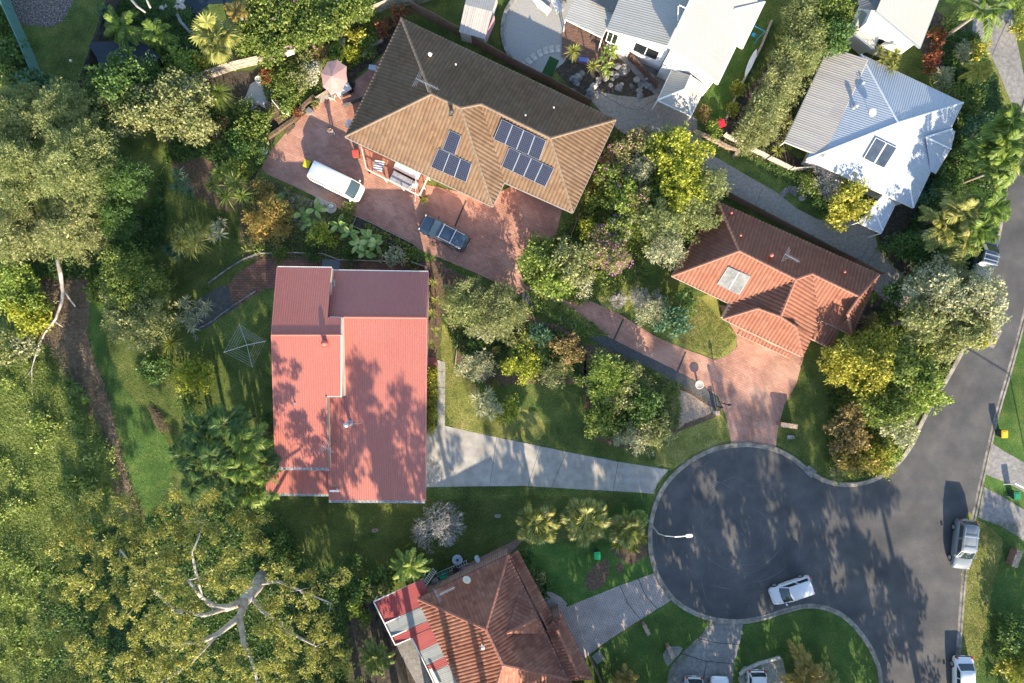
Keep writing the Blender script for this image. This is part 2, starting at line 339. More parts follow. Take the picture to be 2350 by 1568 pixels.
m_fl_red = leafmat('red_petals', [(.42, .05, .03), (.55, .14, .08)], .2)
# ------------------------------------------------------------------ vegetation engine (numpy)
def _unit(a): return a / np.maximum(np.linalg.norm(a, axis=1, keepdims=True), 1e-6)
def blades(C, D, Nn, Ln, Wd, bend=0.0):
    """diamond leaves: C root, D direction, Nn normal, lengths, widths -> verts, quads"""
    D = _unit(D); Sd = _unit(np.cross(D, Nn)); n = len(C); Ln = np.broadcast_to(Ln, (n,))[:, None]; Wd = np.broadcast_to(Wd, (n,))[:, None]
    a = C; m = C + D * Ln * .5; b = C + D * Ln; b = b - np.array([0, 0, 1.0]) * Ln * bend
    V = np.stack([a, m + Sd * Wd * .5, b, m - Sd * Wd * .5], 1).reshape(-1, 3)
    return V, np.arange(4 * n).reshape(-1, 4)
def cat_parts(parts):
    V = []; Q = []; b = 0
    for v, q in parts: V.append(v); Q.append(q + b); b += len(v)
    return np.concatenate(V), np.concatenate(Q)
STYLE = {  # leaf length, width, clump radius factor, leaves per m2 of clump surface, direction bias (x=random 0..1 outward), droop
 'broad': (.25, .155, .30, 50, .55, .1), 'small': (.18, .11, .26, 72, .6, .05), 'big': (.50, .24, .34, 18, .6, .2),
 'fine': (.24, .05, .27, 125, .8, .25), 'conif': (.28, .075, .26, 95, .95, .1), 'gum': (.20, .075, .34, 170, .6, .1),
}
def crown_arrays(lobes, style, dens=1.0, flat_=1.0, scale=1.0):
    Ll, W, cf, den, ob, dr = STYLE[style]; Ll *= scale; W *= scale; parts = []
    for (x, y, z, r, rz) in lobes:
        c = np.array([x, y, z]); nc = max(6, int(10 * r * r)) if r > .8 else 7
        dv = _unit(rng.normal(size=(nc, 3))); dv[:, 2] = np.where(dv[:, 2] < -.25, -dv[:, 2], dv[:, 2])
        k = rng.uniform(.62, 1.06, nc)[:, None]; cc = c + dv * k * np.array([r, r, rz]); rc = np.clip(cf * r, .28, .75) * rng.uniform(.7, 1.35, nc)
        nl = np.maximum(6, (den * dens * 3.0 * rc ** 2 / scale ** 1.5).astype(int)); idx = np.repeat(np.arange(nc), nl); n = len(idx)
        u = _unit(rng.normal(size=(n, 3))); u[:, 2] = np.abs(u[:, 2]) * .9 - .1
        pos = cc[idx] + u * (rc[idx] * rng.uniform(.45, 1.05, n))[:, None] * np.array([1, 1, .75])
        out = _unit(u + dv[idx] * .6); D = _unit(out * ob + rng.normal(size=(n, 3)) * (1.15 - ob) * .8 + np.array([0, 0, -dr]))
        Nn = _unit(out * .9 + rng.normal(size=(n, 3)) * .55)
        s = rng.uniform(.7, 1.3, n); parts.append(blades(pos, D, Nn, Ll * s, W * s, .1))
        # inner leaves, larger and fewer, filling the lobe
        ni = int(min(95, 26 * (.42 / Ll) ** 1.3) * r * r); u = _unit(rng.normal(size=(ni, 3))); pos = c + u * (rng.uniform(0, .72, ni) ** .5)[:, None] * np.array([r, r, rz]) * .8
        parts.append(blades(pos, rng.normal(size=(ni, 3)), rng.normal(size=(ni, 3)) + [0, 0, 1.5], Ll * 1.7 * rng.uniform(.6, 1.2, ni), max(W * 1.5, Ll * .7), 0))
    return cat_parts(parts)
def lobes_for(x, y, r, h, low=.25, n=None):
    n = n or max(4, int(r * r * .9 + 3)); n = min(n, 22); out = []
    for i in range(n):
        a = i * 2.39996 + random.uniform(-.3, .3); d = r * .68 * math.sqrt((i + .4) / n); lr = r * random.uniform(.30, .42) * (1.15 if n < 7 else 1)
        lr = max(lr, .35); top = h * (1 - .38 * (d / r) ** 2) * random.uniform(.78, 1.06); z = max(top - lr * .85, lr * .5)
        out.append((x + d * math.cos(a), y + d * math.sin(a), z, lr, lr * .85))
        if z - lr > h * low and h > 2.5: out.append((x + d * 1.05 * math.cos(a), y + d * 1.05 * math.sin(a), z - lr * 1.1, lr * .9, lr * .9))
    return out
def limbs(mb, base, fork, targets, r0, wig=.25, n=5):
    base, fork = Vector(base), Vector(fork); mid = (base + fork) / 2 + Vector((random.uniform(-1, 1), random.uniform(-1, 1), 0)) * r0
    mb.tube([base, mid, fork], [r0 * 1.25, r0, r0 * .85], 8)
    nodes = [(fork, r0 * .8)]
    for tg in sorted([Vector(q) for q in targets], key=lambda q: (q - fork).length):
        src, rs = min(nodes, key=lambda nd: (nd[0] - tg).length + (0 if nd[0].z < tg.z else 1.0)); L = (tg - src).length
        if L < .2: continue
        pts = [src]; rr = [rs * .7]; r1 = max(rs * .32, .015)
        for k in (1, 2, 3):
            s = k / 4; p = src.lerp(tg, s) + Vector((random.uniform(-1, 1), random.uniform(-1, 1), random.uniform(-.5, 1))) * L * wig * .35
            pts.append(p); rr.append(rs * .7 + (r1 - rs * .7) * s); nodes.append((p, rr[-1]))
        pts.append(tg); rr.append(r1); mb.tube(pts, rr, n)
def flowers(lobes, n, matf, root, name='flowers', size=.16):
    L = [random.choice(lobes) for _ in range(n)]; u = _unit(rng.normal(size=(n, 3))); u[:, 2] = np.abs(u[:, 2])
    C = np.array([[l[0], l[1], l[2]] for l in L]) + u * np.array([[l[3], l[3], l[4]] for l in L]) * 1.12
    ps = []
    for k in range(2):
        a = rng.uniform(0, 6.28, n); D = np.stack([np.cos(a), np.sin(a), .2 * np.ones(n)], 1); ps.append(blades(C - D * size / 2, D, np.array([[0, 0, 1.0]] * n) + u * .4, size, size * .8))
    V, Q = cat_parts(ps); return tag(arr_mesh(name, V, Q, matf, root), kind='stuff')
def plant(name, label, catg, u, v, R, h, pal='green', style='broad', group=None, dens=1.0, low=.25, trunk=True, fl=None, n=None, bark=None, lobes=None, scale=1.0, stretch=None):
    """bush or tree whose crown is centred on sight line (u,v) at 0.65 h; R = seen radius in photo units"""
    c = P(u, v, h * .65); r = 1.14 * R * S * (1 - h * .65 / CAMH)
    root = thing(name, label, catg, (c.x, c.y, 0), group=group)
    if lobes is None: lobes = lobes_for(c.x, c.y, r, h, low, n)
    else: lobes = [(*P(a, b, hh)[:2], hh, rr * S, rr * S * .8) for a, b, rr, hh in lobes]
    if stretch:
        sx, ang = stretch; ca, sa = math.cos(ang), math.sin(ang); L2 = []
        for l in lobes:
            dx, dy = l[0] - c.x, l[1] - c.y; p = (dx * ca + dy * sa) * sx; q = -dx * sa + dy * ca; L2.append((c.x + p * ca - q * sa, c.y + p * sa + q * ca, *l[2:]))
        lobes = L2
    V, Q = crown_arrays(lobes, style, dens, scale=scale); arr_mesh('crown' if h > 2.2 else 'foliage', V, Q, LM[pal], root)
    if fl: flowers(lobes, fl[1], fl[0], root, size=fl[2] if len(fl) > 2 else .16)
    if trunk:
        mb = MB(); r0 = max(.03, h * .02 + r * .012); limbs(mb, (c.x, c.y, 0), (c.x + random.uniform(-.1, .1) * r, c.y, h * .32), [l[:3] for l in lobes][:14], r0); mb.build('trunk' if h > 2.2 else 'stem', bark or m_bark, root, smooth=True)
    return root
# palms and spiky plants -------------------------------------------------
def frond_parts(base, az, el, L, ll, lw, n, droop, vee=.5, curl=0.0, wr=.02):
    """feather frond: returns (leaflet arrays, rachis points)"""
    tt = np.linspace(0, 1, 8); d = np.array([math.cos(az), math.sin(az)])
    horiz = L * (tt * math.cos(el) * (1 - .12 * tt)); z = L * (math.sin(el) * tt - droop * tt ** 2)
    side = np.array([-d[1], d[0]]) * curl * L; pts = np.stack([base[0] + d[0] * horiz + side[0] * tt ** 2, base[1] + d[1] * horiz + side[1] * tt ** 2, base[2] + z], 1)
    tl = np.linspace(.14, .99, n); px = np.stack([np.interp(tl, tt, pts[:, i]) for i in range(3)], 1)
    dr = np.stack([np.interp(np.minimum(tl + .03, 1), tt, pts[:, i]) - np.interp(tl - .03, tt, pts[:, i]) for i in range(3)], 1); dr = _unit(dr)
    up = np.array([0, 0, 1.0]); sd = _unit(np.cross(dr, np.broadcast_to(up, dr.shape))); nn = _unit(np.cross(sd, dr)); ps = []
    ln = ll * np.sin(np.pi * (.12 + .80 * tl)) ** .6
    for s in (-1, 1):
        D = sd * s * .9 + dr * (.45 + .5 * tl[:, None]) - nn * vee * rng.uniform(.2, 1.2, (n, 1)) + rng.normal(size=(n, 3)) * .07
        ps.append(blades(px, D, nn + rng.normal(size=(n, 3)) * .25, ln, lw, .12))
    rk = np.stack([pts[:, 0], pts[:, 1], pts[:, 2]], 1); sd2 = np.array([-d[1], d[0], 0]) * wr
    V = np.concatenate([rk - sd2, rk + sd2]); m = len(rk); Q = np.array([[i, i + 1, m + i + 1, m + i] for i in range(m - 1)])
    ps.append((V, Q)); return ps
def fan_parts(base, az, el, pet, rad, n=22, spread=2.5, droop=.25):
    d = np.array([math.cos(az) * math.cos(el), math.sin(az) * math.cos(el), math.sin(el)]); c = np.array(base) + d * pet
    c[2] -= droop * pet * .5; sd = np.array([-math.sin(az), math.cos(az), 0]); ps = []
    a = np.linspace(-spread, spread, n); D = d * np.cos(a)[:, None] + sd * np.sin(a)[:, None]; D[:, 2] -= .25 + .2 * np.abs(np.sin(a))
    nn = np.cross(sd, d) * -1.0; nn = nn if nn[2] > 0 else -nn
    ln = rad * (.75 + .25 * np.cos(a)); ps.append(blades(np.broadcast_to(c, (n, 3)).copy(), D, np.broadcast_to(nn, (n, 3)) + rng.normal(size=(n, 3)) * .3, ln, .14 * rad + .04, .18))
    b = np.array(base); w = sd * .025; ps.append((np.array([b - w, b + w, c + w, c - w]), np.array([[0, 1, 2, 3]]))); return ps
def rosette_parts(c, r, n=46, w=.07, up=.35, droop=.15):
    a = rng.uniform(0, 6.283, n); e = rng.uniform(-.25, 1.35, n) * 1.0 + up * .3; D = np.stack([np.cos(a) * np.cos(e), np.sin(a) * np.cos(e), np.sin(e)], 1)
    return [blades(np.broadcast_to(np.array(c), (n, 3)).copy(), D, np.cross(D, np.stack([-np.sin(a), np.cos(a), 0 * a], 1)) * -1 + rng.normal(size=(n, 3)) * .2, r * rng.uniform(.75, 1.15, n), w, droop)]
def palm(name, label, u, v, R, h, pal='palm', nf=15, trunks=None, group=None, ll=.55, droop=.55, lw=.07, catg='palm', curl=.0, nl=34, elr=(-.15, 1.1)):
    """feather palm; trunks = list of (u,v,h,R) crown centres"""
    tr = trunks or [(u, v, h, R)]; c0 = P(tr[0][0], tr[0][1], tr[0][2]); root = thing(name, label, catg, (c0.x, c0.y, 0), group=group); ps = []; mb = MB()
    for (a, b, hh, rr) in tr:
        c = P(a, b, hh); L = rr * S * (1 - hh / CAMH) * 1.12; mb.tube([(c.x + (c0.x - c.x) * .25, c.y + (c0.y - c.y) * .25, 0), (c.x, c.y, hh * .5), (c.x, c.y, hh)], [.19, .14, .12], 8); k0 = random.random() * 6
        for i in range(nf):
            ps += frond_parts((c.x, c.y, hh), k0 + i * 2.39996, random.uniform(*elr) if i > 3 else random.uniform(.9, 1.3), L * random.uniform(.85, 1.1), ll * random.uniform(.8, 1.1), lw, nl, droop * random.uniform(.7, 1.2), curl=random.uniform(-curl, curl))
    V, Q = cat_parts(ps); arr_mesh('fronds', V, Q, LM[pal], root); mb.build('trunk', m_palmtrunk, root, smooth=True); return root
def fanpalm(name, label, u, v, R, h, pal='palmy', nf=26, group=None, rad=.85):
    c = P(u, v, h); root = thing(name, label, 'palm', (c.x, c.y, 0), group=group); L = R * S * (1 - h / CAMH); ps = []
    for i in range(nf):
        el = random.uniform(-.35, 1.2); ps += fan_parts((c.x, c.y, h), i * 2.39996, el, max(.25, L - rad * .75) * random.uniform(.65, 1.0), rad * random.uniform(.8, 1.1))
    V, Q = cat_parts(ps); arr_mesh('fronds', V, Q, LM[pal], root); mb = MB(); mb.tube([(c.x, c.y, 0), (c.x, c.y, h)], [.2, .14], 8); mb.build('trunk', m_palmtrunk, root, smooth=True); return root
def spiky(name, label, heads, pal='palm', catg='plant', group=None, w=.075, nb=46, droop=.18, trunk=True, up=.35):
    """heads: (u,v,h,R)"""
    c0 = P(heads[0][0], heads[0][1], heads[0][2]); root = thing(name, label, catg, (c0.x, c0.y, 0), group=group); ps = []; mb = MB()
    for (a, b, hh, rr) in heads:
        c = P(a, b, hh); ps += rosette_parts((c.x, c.y, hh), rr * S * (1 - hh / CAMH) * 1.12, nb, w, up, droop)
        mb.tube([((c.x + c0.x) / 2, (c.y + c0.y) / 2, 0), (c.x, c.y, hh)], [.06, .05], 6)
    V, Q = cat_parts(ps); arr_mesh('leaves', V, Q, LM[pal], root)
    if trunk: mb.build('stem', m_bark, root)
    return root
def bare(name, label, u, v, R, h, catg='shrub', dens=1.0, mt=None, group=None, th=.018):
    c = P(u, v, h * .6); r = R * S * (1 - h * .6 / CAMH); root = thing(name, label, catg, (c.x, c.y, 0), group=group); mb = MB(); tips = []
    def grow(p, d, L, rad, lev):
        q = p + d * L; m = (p + q) / 2 + Vector((random.uniform(-1, 1), random.uniform(-1, 1), random.uniform(-1, 1))) * L * .12
        mb.tube([p, m, q], [rad, rad * .85, rad * .65], 3 if lev > 1 else 5, cap=False)
        if lev >= 5 or rad < .004: return
        for _ in range(3 if lev < 4 else 2):
            nd = (d + Vector((random.gauss(0, .62), random.gauss(0, .62), random.gauss(.02, .4)))).normalized(); grow(q, nd, L * random.uniform(.6, .85), max(rad * .66, th * .45), lev + 1)
    n = int(9 * dens)
    for i in range(n):
        a = i * 2.4; el = random.uniform(.25, 1.3); grow(Vector((c.x, c.y, h * .12)), Vector((math.cos(a) * math.cos(el), math.sin(a) * math.cos(el), math.sin(el) * h / (r + h) * 2)).normalized(), r * .36, th * 2.2, 0)
    mb.build('branches', mt or m_deadwood, root); st = MB(); st.tube([(c.x, c.y, 0), (c.x, c.y, h * .15)], [.09, .07], 7); st.build('stem', m_bark, root); return root
def bigleaf(name, label, heads, pal='banana', catg='plant', group=None, Lf=1.2, W=.42, n=7):
    c0 = P(heads[0][0], heads[0][1], heads[0][2]); root = thing(name, label, catg, (c0.x, c0.y, 0), group=group); V = []; Q = []; mb = MB(); b = 0
    for (a, bb, hh) in heads:
        c = P(a, bb, hh); mb.tube([(c.x, c.y, 0), (c.x, c.y, hh * .8)], [.09, .06], 7)
        for i in range(n):
            az = i * 2.4 + random.random(); el = random.uniform(.1, 1.1); L = Lf * random.uniform(.75, 1.15); d = np.array([math.cos(az), math.sin(az)]); sd = np.array([-d[1], d[0], 0]); ww = W * random.uniform(.8, 1.1)
            for j, s in enumerate(np.linspace(0, 1, 7)):
                k = .12 + s * .88; w = ww * .5 * math.sin(math.pi * min(1, s * .93 + .07)) ** .7 + .015
                p = np.array([c.x + d[0] * L * k * math.cos(el), c.y + d[1] * L * k * math.cos(el), hh * .75 + L * (math.sin(el) * k - .55 * k * k)])
                V += [p - sd * w + [0, 0, w * .5], p, p + sd * w + [0, 0, w * .5]]
                if j < 6: o = b + j * 3; Q += [[o, o + 1, o + 4, o + 3], [o + 1, o + 2, o + 5, o + 4]]
            b += 21
    arr_mesh('leaves', np.array(V), np.array(Q), LM[pal], root); mb.build('stem', m_bark, root, smooth=True); return root
def inpoly(poly, x, y):
    c = np.zeros(len(x), bool); n = len(poly)
    for i in range(n):
        x1, y1 = poly[i]; x2, y2 = poly[(i + 1) % n]
        cond = ((y1 > y) != (y2 > y)) & (x < (x2 - x1) * (y - y1) / (y2 - y1 + 1e-12) + x1); c ^= cond
    return c
def scatter(pts, n):
    poly = xy(pts); X = [p[0] for p in poly]; Y = [p[1] for p in poly]; x = rng.uniform(min(X), max(X), n); y = rng.uniform(min(Y), max(Y), n); k = inpoly(poly, x, y); return x[k], y[k]
def cover(name, label, pts, n, pal, hgt=.5, Ln=.35, W=.05, catg='ground cover', lump=1.2, matl=None, flatn=.3, sway=.0):
    """uncountable low growth: blades rising from a lumpy surface"""
    x, y = scatter(pts, n); m = len(x); s1 = rng.uniform(0, 9, 4)
    z = hgt * (.45 + sum(rng.uniform(.07, .13) * np.sin((x * math.cos(aa_) + y * math.sin(aa_)) * lump * ff_ + rng.uniform(0, 6)) for aa_, ff_ in zip(rng.uniform(0, 6.28, 12), rng.uniform(.6, 4.5, 12)))); z = np.maximum(z, 0) * rng.uniform(.3, 1.0, m)
    a = rng.uniform(0, 6.283, m); e = rng.uniform(.0, 1.1, m); D = np.stack([np.cos(a) * np.cos(e) + sway, np.sin(a) * np.cos(e), np.sin(e)], 1)
    V, Q = blades(np.stack([x, y, z], 1), D, rng.normal(size=(m, 3)) * flatn + [0, 0, 1], Ln * rng.uniform(.6, 1.3, m), W * rng.uniform(.7, 1.3, m), .2)
    return tag(arr_mesh(name, V, Q, matl or LM[pal]), label, catg, None, 'stuff')

# ------------------------------------------------------------------ roofs
class Roof:
    def __init__(s): s.V = []; s.Q = []; s.U = []; s.n = 0
    def face(s, pts, pitch=.3, amp=.03, course=.33, step=.025, sub=4, prof='tile', flip=False):
        """pts: world polygon, the first edge lies along the eave. Relief runs up the slope. One t-interval per s is assumed."""
        A = np.array([p[:] for p in pts]); e = A[1] - A[0]; e[2] = 0; e /= np.linalg.norm(e); f = np.array([-e[1], e[0], 0])
        cen = A.mean(0)
        if (cen - A[0]) @ f < 0: f = -f
        sv = (A - A[0]) @ e; tv = (A - A[0]) @ f; n = len(A); d = pitch / sub; smin, smax = sv.min(), sv.max()
        sj = np.unique(np.round(np.concatenate([np.arange(math.ceil(smin / d), smax / d) * d, sv, sv + 1e-4, sv - 1e-4]), 5)); sj = sj[(sj >= smin - 1e-9) & (sj <= smax + 1e-9)]
        a = np.full(len(sj), 1e9); b = np.full(len(sj), -1e9); za = np.zeros(len(sj)); zb = np.zeros(len(sj))
        for i in range(n):
            s0, s1, t0, t1, z0, z1 = sv[i], sv[(i + 1) % n], tv[i], tv[(i + 1) % n], A[i, 2], A[(i + 1) % n, 2]
            if abs(s1 - s0) < 1e-7:
                continue
            k = (sj - s0) / (s1 - s0); ok = (k >= -1e-6) & (k <= 1 + 1e-6); tt = t0 + k * (t1 - t0); zz = z0 + k * (z1 - z0)
            lo = ok & (tt < a); a[lo] = tt[lo]; za[lo] = zz[lo]; hi = ok & (tt > b); b[hi] = tt[hi]; zb[hi] = zz[hi]
        good = b >= a; sj, a, b, za, zb = sj[good], a[good], b[good], za[good], zb[good]
        ph = (sj / pitch) % 1.0
        if prof == 'tile': w = np.abs(np.sin(ph * math.pi)) ** .7 * amp
        elif prof == 'rib': w = np.clip(1.6 * np.cos(ph * 2 * math.pi), -.25, 1) * amp
        else: w = np.sin(ph * 2 * math.pi) * amp
        T0, T1 = a.min(), b.max(); rows = []
        if course:
            k = math.floor(T0 / course)
            while k * course < T1: rows += [(k * course, step), ((k + 1) * course - 1e-4, 0.0)]; k += 1
        else: rows = [(T0, 0.0), (T0 + (T1 - T0) * .5, 0.0), (T1, 0.0)]
        slope = (zb - za) / np.maximum(b - a, 1e-3); sl = float(np.median(slope)); nrm = f * -sl + np.array([0, 0, 1.0]); nrm /= np.linalg.norm(nrm)
        J = len(sj); K = len(rows); V = np.zeros((K, J, 3)); U = np.zeros((K, J, 2)); tc = np.zeros((K, J))
        for k, (tr, off) in enumerate(rows):
            tk = np.clip(tr, a, b); tc[k] = tk; z = za + (zb - za) * (tk - a) / np.maximum(b - a, 1e-6)
            V[k] = A[0] * np.array([1, 1, 0]) + sj[:, None] * e + tk[:, None] * f; V[k, :, 2] = z; V[k] += (w + off)[:, None] * nrm
            U[k, :, 0] = sj / pitch + 100; U[k, :, 1] = (tk / course if course else tk / 2.5) + 100 + (1e-3 if k % 2 == 0 else -1e-3)
        idx = np.arange(K * J).reshape(K, J); q = np.stack([idx[:-1, :-1], idx[:-1, 1:], idx[1:, 1:], idx[1:, :-1]], -1)
        dt = np.abs(tc[1:] - tc[:-1]); keep = (np.maximum(dt[:, :-1], dt[:, 1:]) > 2e-3)
        if course: keep |= ((np.arange(K - 1) % 2 == 1)[:, None]) & (tc[:-1, :-1] > a[:-1] + 1e-3) & (tc[:-1, :-1] < b[:-1] - 1e-3)
        q = q[keep]; fl = (np.cross(e, f)[2] < 0)
        if fl: q = q[:, ::-1]
        s.V.append(V.reshape(-1, 3)); s.U.append(U.reshape(-1, 2)); s.Q.append(q + s.n); s.n += K * J; return s
    def build(s, name, m, parent, smooth=False): return arr_mesh(name, np.concatenate(s.V), np.concatenate(s.Q), m, parent, uv=np.concatenate(s.U), smooth=smooth)
def offset_poly(poly, d):
    a = sum(poly[i][0] * poly[(i + 1) % len(poly)][1] - poly[(i + 1) % len(poly)][0] * poly[i][1] for i in range(len(poly)))
    if a < 0: poly = poly[::-1]
    out = []; n = len(poly)
    for i in range(n):
        p0, p1, p2 = Vector(poly[i - 1][:2]), Vector(poly[i][:2]), Vector(poly[(i + 1) % n][:2]); d1 = (p1 - p0).normalized(); d2 = (p2 - p1).normalized()
        n1 = Vector((-d1.y, d1.x)); n2 = Vector((-d2.y, d2.x)); b = (n1 + n2); b = b / max(b.length_squared, .35) * 2
        q = p1 + b * d; out.append((q.x, q.y))
    return out
def walls(root, eave_pts, h, m, inset=.5, name='wall'):
    return MB().prism(offset_poly([tuple(p[:2]) for p in eave_pts], inset), 0, h).build(name, m, root)
def caps(root, segs, m, r=.11, name='ridge_capping', lift=.04, tile=True):
    for a, b in segs:
        mb = MB(); a, b = Vector(a) + Vector((0, 0, lift)), Vector(b) + Vector((0, 0, lift)); L = (b - a).length; n = max(1, int(L / .4)) if tile else 1
        for i in range(n):
            p, q = a.lerp(b, i / n), a.lerp(b, (i + 1) / n); mb.tube([p, q], [r * (1.12 if tile else 1), r * .95], 6)
        mb.build(name, m, root)
def gutter(root, segs, m, w=.14, h=.12, name='gutter', drop=.07):
    for i, (a, b) in enumerate(segs): MB().beam(Vector(a) - Vector((0, 0, drop + i * .004)), Vector(b) - Vector((0, 0, drop + i * .004)), w, h).build(name, m, root)
def panel(root, pts, m, name, nu, nv, th=.05, frame=None, fw=.04):
    """flat collector on a roof: pts = 4 world corners (0-1 is the bottom edge), cells by UV, aluminium frame"""
    pts = [Vector(p) for p in pts]; nrm = (pts[1] - pts[0]).cross(pts[3] - pts[0]).normalized()
    if nrm.z < 0: nrm = -nrm
    top = [p + nrm * th for p in pts]; o = arr_mesh(name, [p[:] for p in top], [[0, 1, 2, 3]], m, root, uv=[(0, 0), (nu, 0), (nu, nv), (0, nv)])
    mb = MB()
    for i in range(4): mb.beam(top[i] - nrm * th * .5, top[(i + 1) % 4] - nrm * th * .5, fw, th + .012)
    f = mb.build('frame', frame or m_steel, root); f.parent = o; return o
def antenna(name, label, u, v, plane, mast=1.6, az=0.5, L=1.6, n=10, boom2=True):
    b = onplane(u, v, plane); root = thing(name, label, 'antenna', b); mb = MB(); tp = b + Vector((0, 0, mast)); mb.tube([b, tp], .02, 6)
    mb.build('mast', m_steel, root); mb = MB(); d = Vector((math.cos(az), math.sin(az), 0)); s = Vector((-d.y, d.x, 0)); mb.tube([tp - d * L * .4, tp + d * L * .6], .018, 5)
    for i in range(n):
        p = tp + d * L * (-.38 + i / n * .95); w = .16 if i > 2 else .75 - .1 * i
        mb.tube([p - s * w, p + s * w], .012, 4)
    mb.build('boom', m_steel, root); return root
def flue(name, label, u, v, plane, h=.5, r=.13, cap=.2, m=None, cat_='roof vent', ball=False):
    b = onplane(u, v, plane); root = thing(name, label, cat_, b); m = m or m_steel
    MB().box(b + Vector((0, 0, .03)), (r * 3.2, r * 3.2, .06)).build('flashing', m, root)
    MB().lathe(b, [(r, 0), (r, h * .8), (r * 1.0, h * .8)], 14).build('pipe', m, root)
    if ball: MB().lathe(b + Vector((0, 0, h * .8)), [(r * .8, 0), (cap, .06), (cap * 1.1, .16), (cap * .8, .28), (.03, .33)], 18).build('turbine', m, root, smooth=True)
    else: MB().lathe(b + Vector((0, 0, h * .8)), [(cap, 0), (cap, .06), (.02, .16)], 16).build('cap', m, root)
    return root
def dish(name, label, u, v, h, r=.4, tilt=(.3, -.6), m=None, plane=None):
    b = onplane(u, v, plane) if plane else P(u, v, h); root = thing(name, label, 'satellite dish', b); c = b + Vector((0, 0, .55)); d = Vector((tilt[0], tilt[1], .75)).normalized(); q = d.to_track_quat('Z', 'Y').to_matrix().to_4x4()
    mb = MB(); mb.tube([b, c], .03, 6); mb.build('mast', m_steel, root); mb = MB(); mb.lathe((0, 0, 0), [(.02, -.1), (r * .5, -.07), (r, .02), (r * .98, .03), (r * .5, -.05), (.02, -.08)], 20)
    mb.V = [tuple((Matrix.Translation(c) @ q) @ Vector(x)) for x in mb.V]; mb.build('reflector', m or m_white, root, smooth=True)
    mb = MB(); mb.tube([c - d * .02 + Vector((0, 0, -.25)), c + d * .45], .015, 5); mb.box(c + d * .47, (.07, .07, .1)); mb.build('feed_arm', m_steel, root); return root
# ================================================================== SETTING
g = MB(); g.add([(-400, -400, -.012), (400, -400, -.012), (400, 400, -.012), (-400, 400, -.012)], [(0, 1, 2, 3)])
tag(g.build('ground', m_lawn), kind='structure')
ROAD_L = [(2420, 60), (2358, 240), (2318, 400), (2300, 520), (2275, 640), (2245, 740), (2190, 850), (2142, 930), (2113, 985), (2095, 1025), (2062, 1068), (2015, 1102), (1960, 1117), (1905, 1112), (1862, 1092), (1822, 1060), (1782, 1038), (1740, 1028),
          (1700, 1026), (1640, 1036), (1580, 1067), (1530, 1117), (1503, 1180), (1497, 1250), (1514, 1320), (1556, 1378), (1620, 1412), (1690, 1422), (1750, 1413), (1800, 1397), (1850, 1386), (1900, 1392), (1947, 1417), (1987, 1462), (2012, 1507), (2026, 1568), (2030, 1760)]
ROAD_R = [(2187, 1760), (2189, 1568), (2193, 1512), (2209, 1306), (2233, 1169), (2258, 1056), (2281, 956), (2308, 862), (2334, 768), (2362, 660), (2420, 440), (2520, 100)]
sheet('road', catmull(ROAD_L, 5, False) + catmull(ROAD_R, 5, False), .004, m_asph)
def kerb(name, line, w=.42, side=1):
    pts = [Vector((*P(u, v)[:2], 0)) for u, v in catmull(line, 6, False)]; mb = MB(); prof = [(-.02, .006), (.02, .03), (w * .45, .05), (w * .62, .13), (w, .14), (w + .03, 0)]
    V = []; F = []; k = len(prof)
    for i, p in enumerate(pts):
        d = (pts[min(i + 1, len(pts) - 1)] - pts[max(i - 1, 0)]).normalized(); n = Vector((-d.y, d.x, 0)) * side
        for o, z in prof: V.append(p + n * o + Vector((0, 0, z * .8)))
    for i in range(len(pts) - 1):
        for j in range(k - 1):
            f = (i * k + j, i * k + j + 1, (i + 1) * k + j + 1, (i + 1) * k + j); F.append(f if side < 0 else f[::-1])
    mb.add(V, F); return tag(mb.build(name, m_kerb), kind='structure')
kerb('kerb', ROAD_L, .42, -1); kerb('kerb', ROAD_R, .42, -1)
m_tyre = flat('tyre_scuff', (.13, .125, .12), .8, v=.3)
random.seed(9); mbt = MB()
for i in range(34):      # scuffed tyre arcs left by cars turning in the circle
    cx_, cy_, rr_ = 1700 + random.gauss(0, 40), 1225 + random.gauss(0, 40), random.uniform(60, 165); a0 = random.uniform(0, 6.28); da = random.uniform(.3, 1.1); pp = [Vector((*P(cx_ + rr_ * math.cos(a0 + da * k / 12), cy_ + rr_ * math.sin(a0 + da * k / 12))[:2], .0095 + i * .0001)) for k in range(13)]
    wv = random.uniform(.015, .05); V = []
    for k, p in enumerate(pp):
        d = (pp[min(k + 1, 12)] - pp[max(k - 1, 0)]).normalized(); n_ = Vector((-d.y, d.x, 0)) * wv * math.sin(math.pi * (k + .3) / 12.6); V += [p - n_, p + n_]
    mbt.add(V, [(2 * k, 2 * k + 2, 2 * k + 3, 2 * k + 1) for k in range(12)])
tag(mbt.build('tyre_marks', m_tyre), kind='structure')
# lawns of other tones
sheet('lawn', [(1480, 1128), (1498, 1205), (1494, 1260), (1508, 1330), (1470, 1335), (1350, 1385), (1275, 1385), (1215, 1270), (1235, 1245), (1300, 1240), (1400, 1170)], .002, m_lawn_lush, 3, .16)
sheet('lawn', [(1545, 1380), (1600, 1415), (1640, 1430), (1600, 1470), (1560, 1500), (1530, 1568), (1520, 1640), (1390, 1640), (1360, 1568), (1345, 1500), (1430, 1460)], .002, m_lawn_lush, 3, .16)
sheet('lawn', [(1700, 1425), (1800, 1402), (1860, 1390), (1930, 1412), (1985, 1465), (2020, 1550), (2022, 1700), (1690, 1700), (1682, 1568), (1690, 1500)], .002, m_lawn_lush, 3, .16)
sheet('lawn', [(2345, 700), (2310, 870), (2290, 960), (2262, 1070), (2240, 1170), (2216, 1306), (2200, 1512), (2196, 1700), (2600, 1700), (2600, 700)], .002, m_lawn_lush, 2)
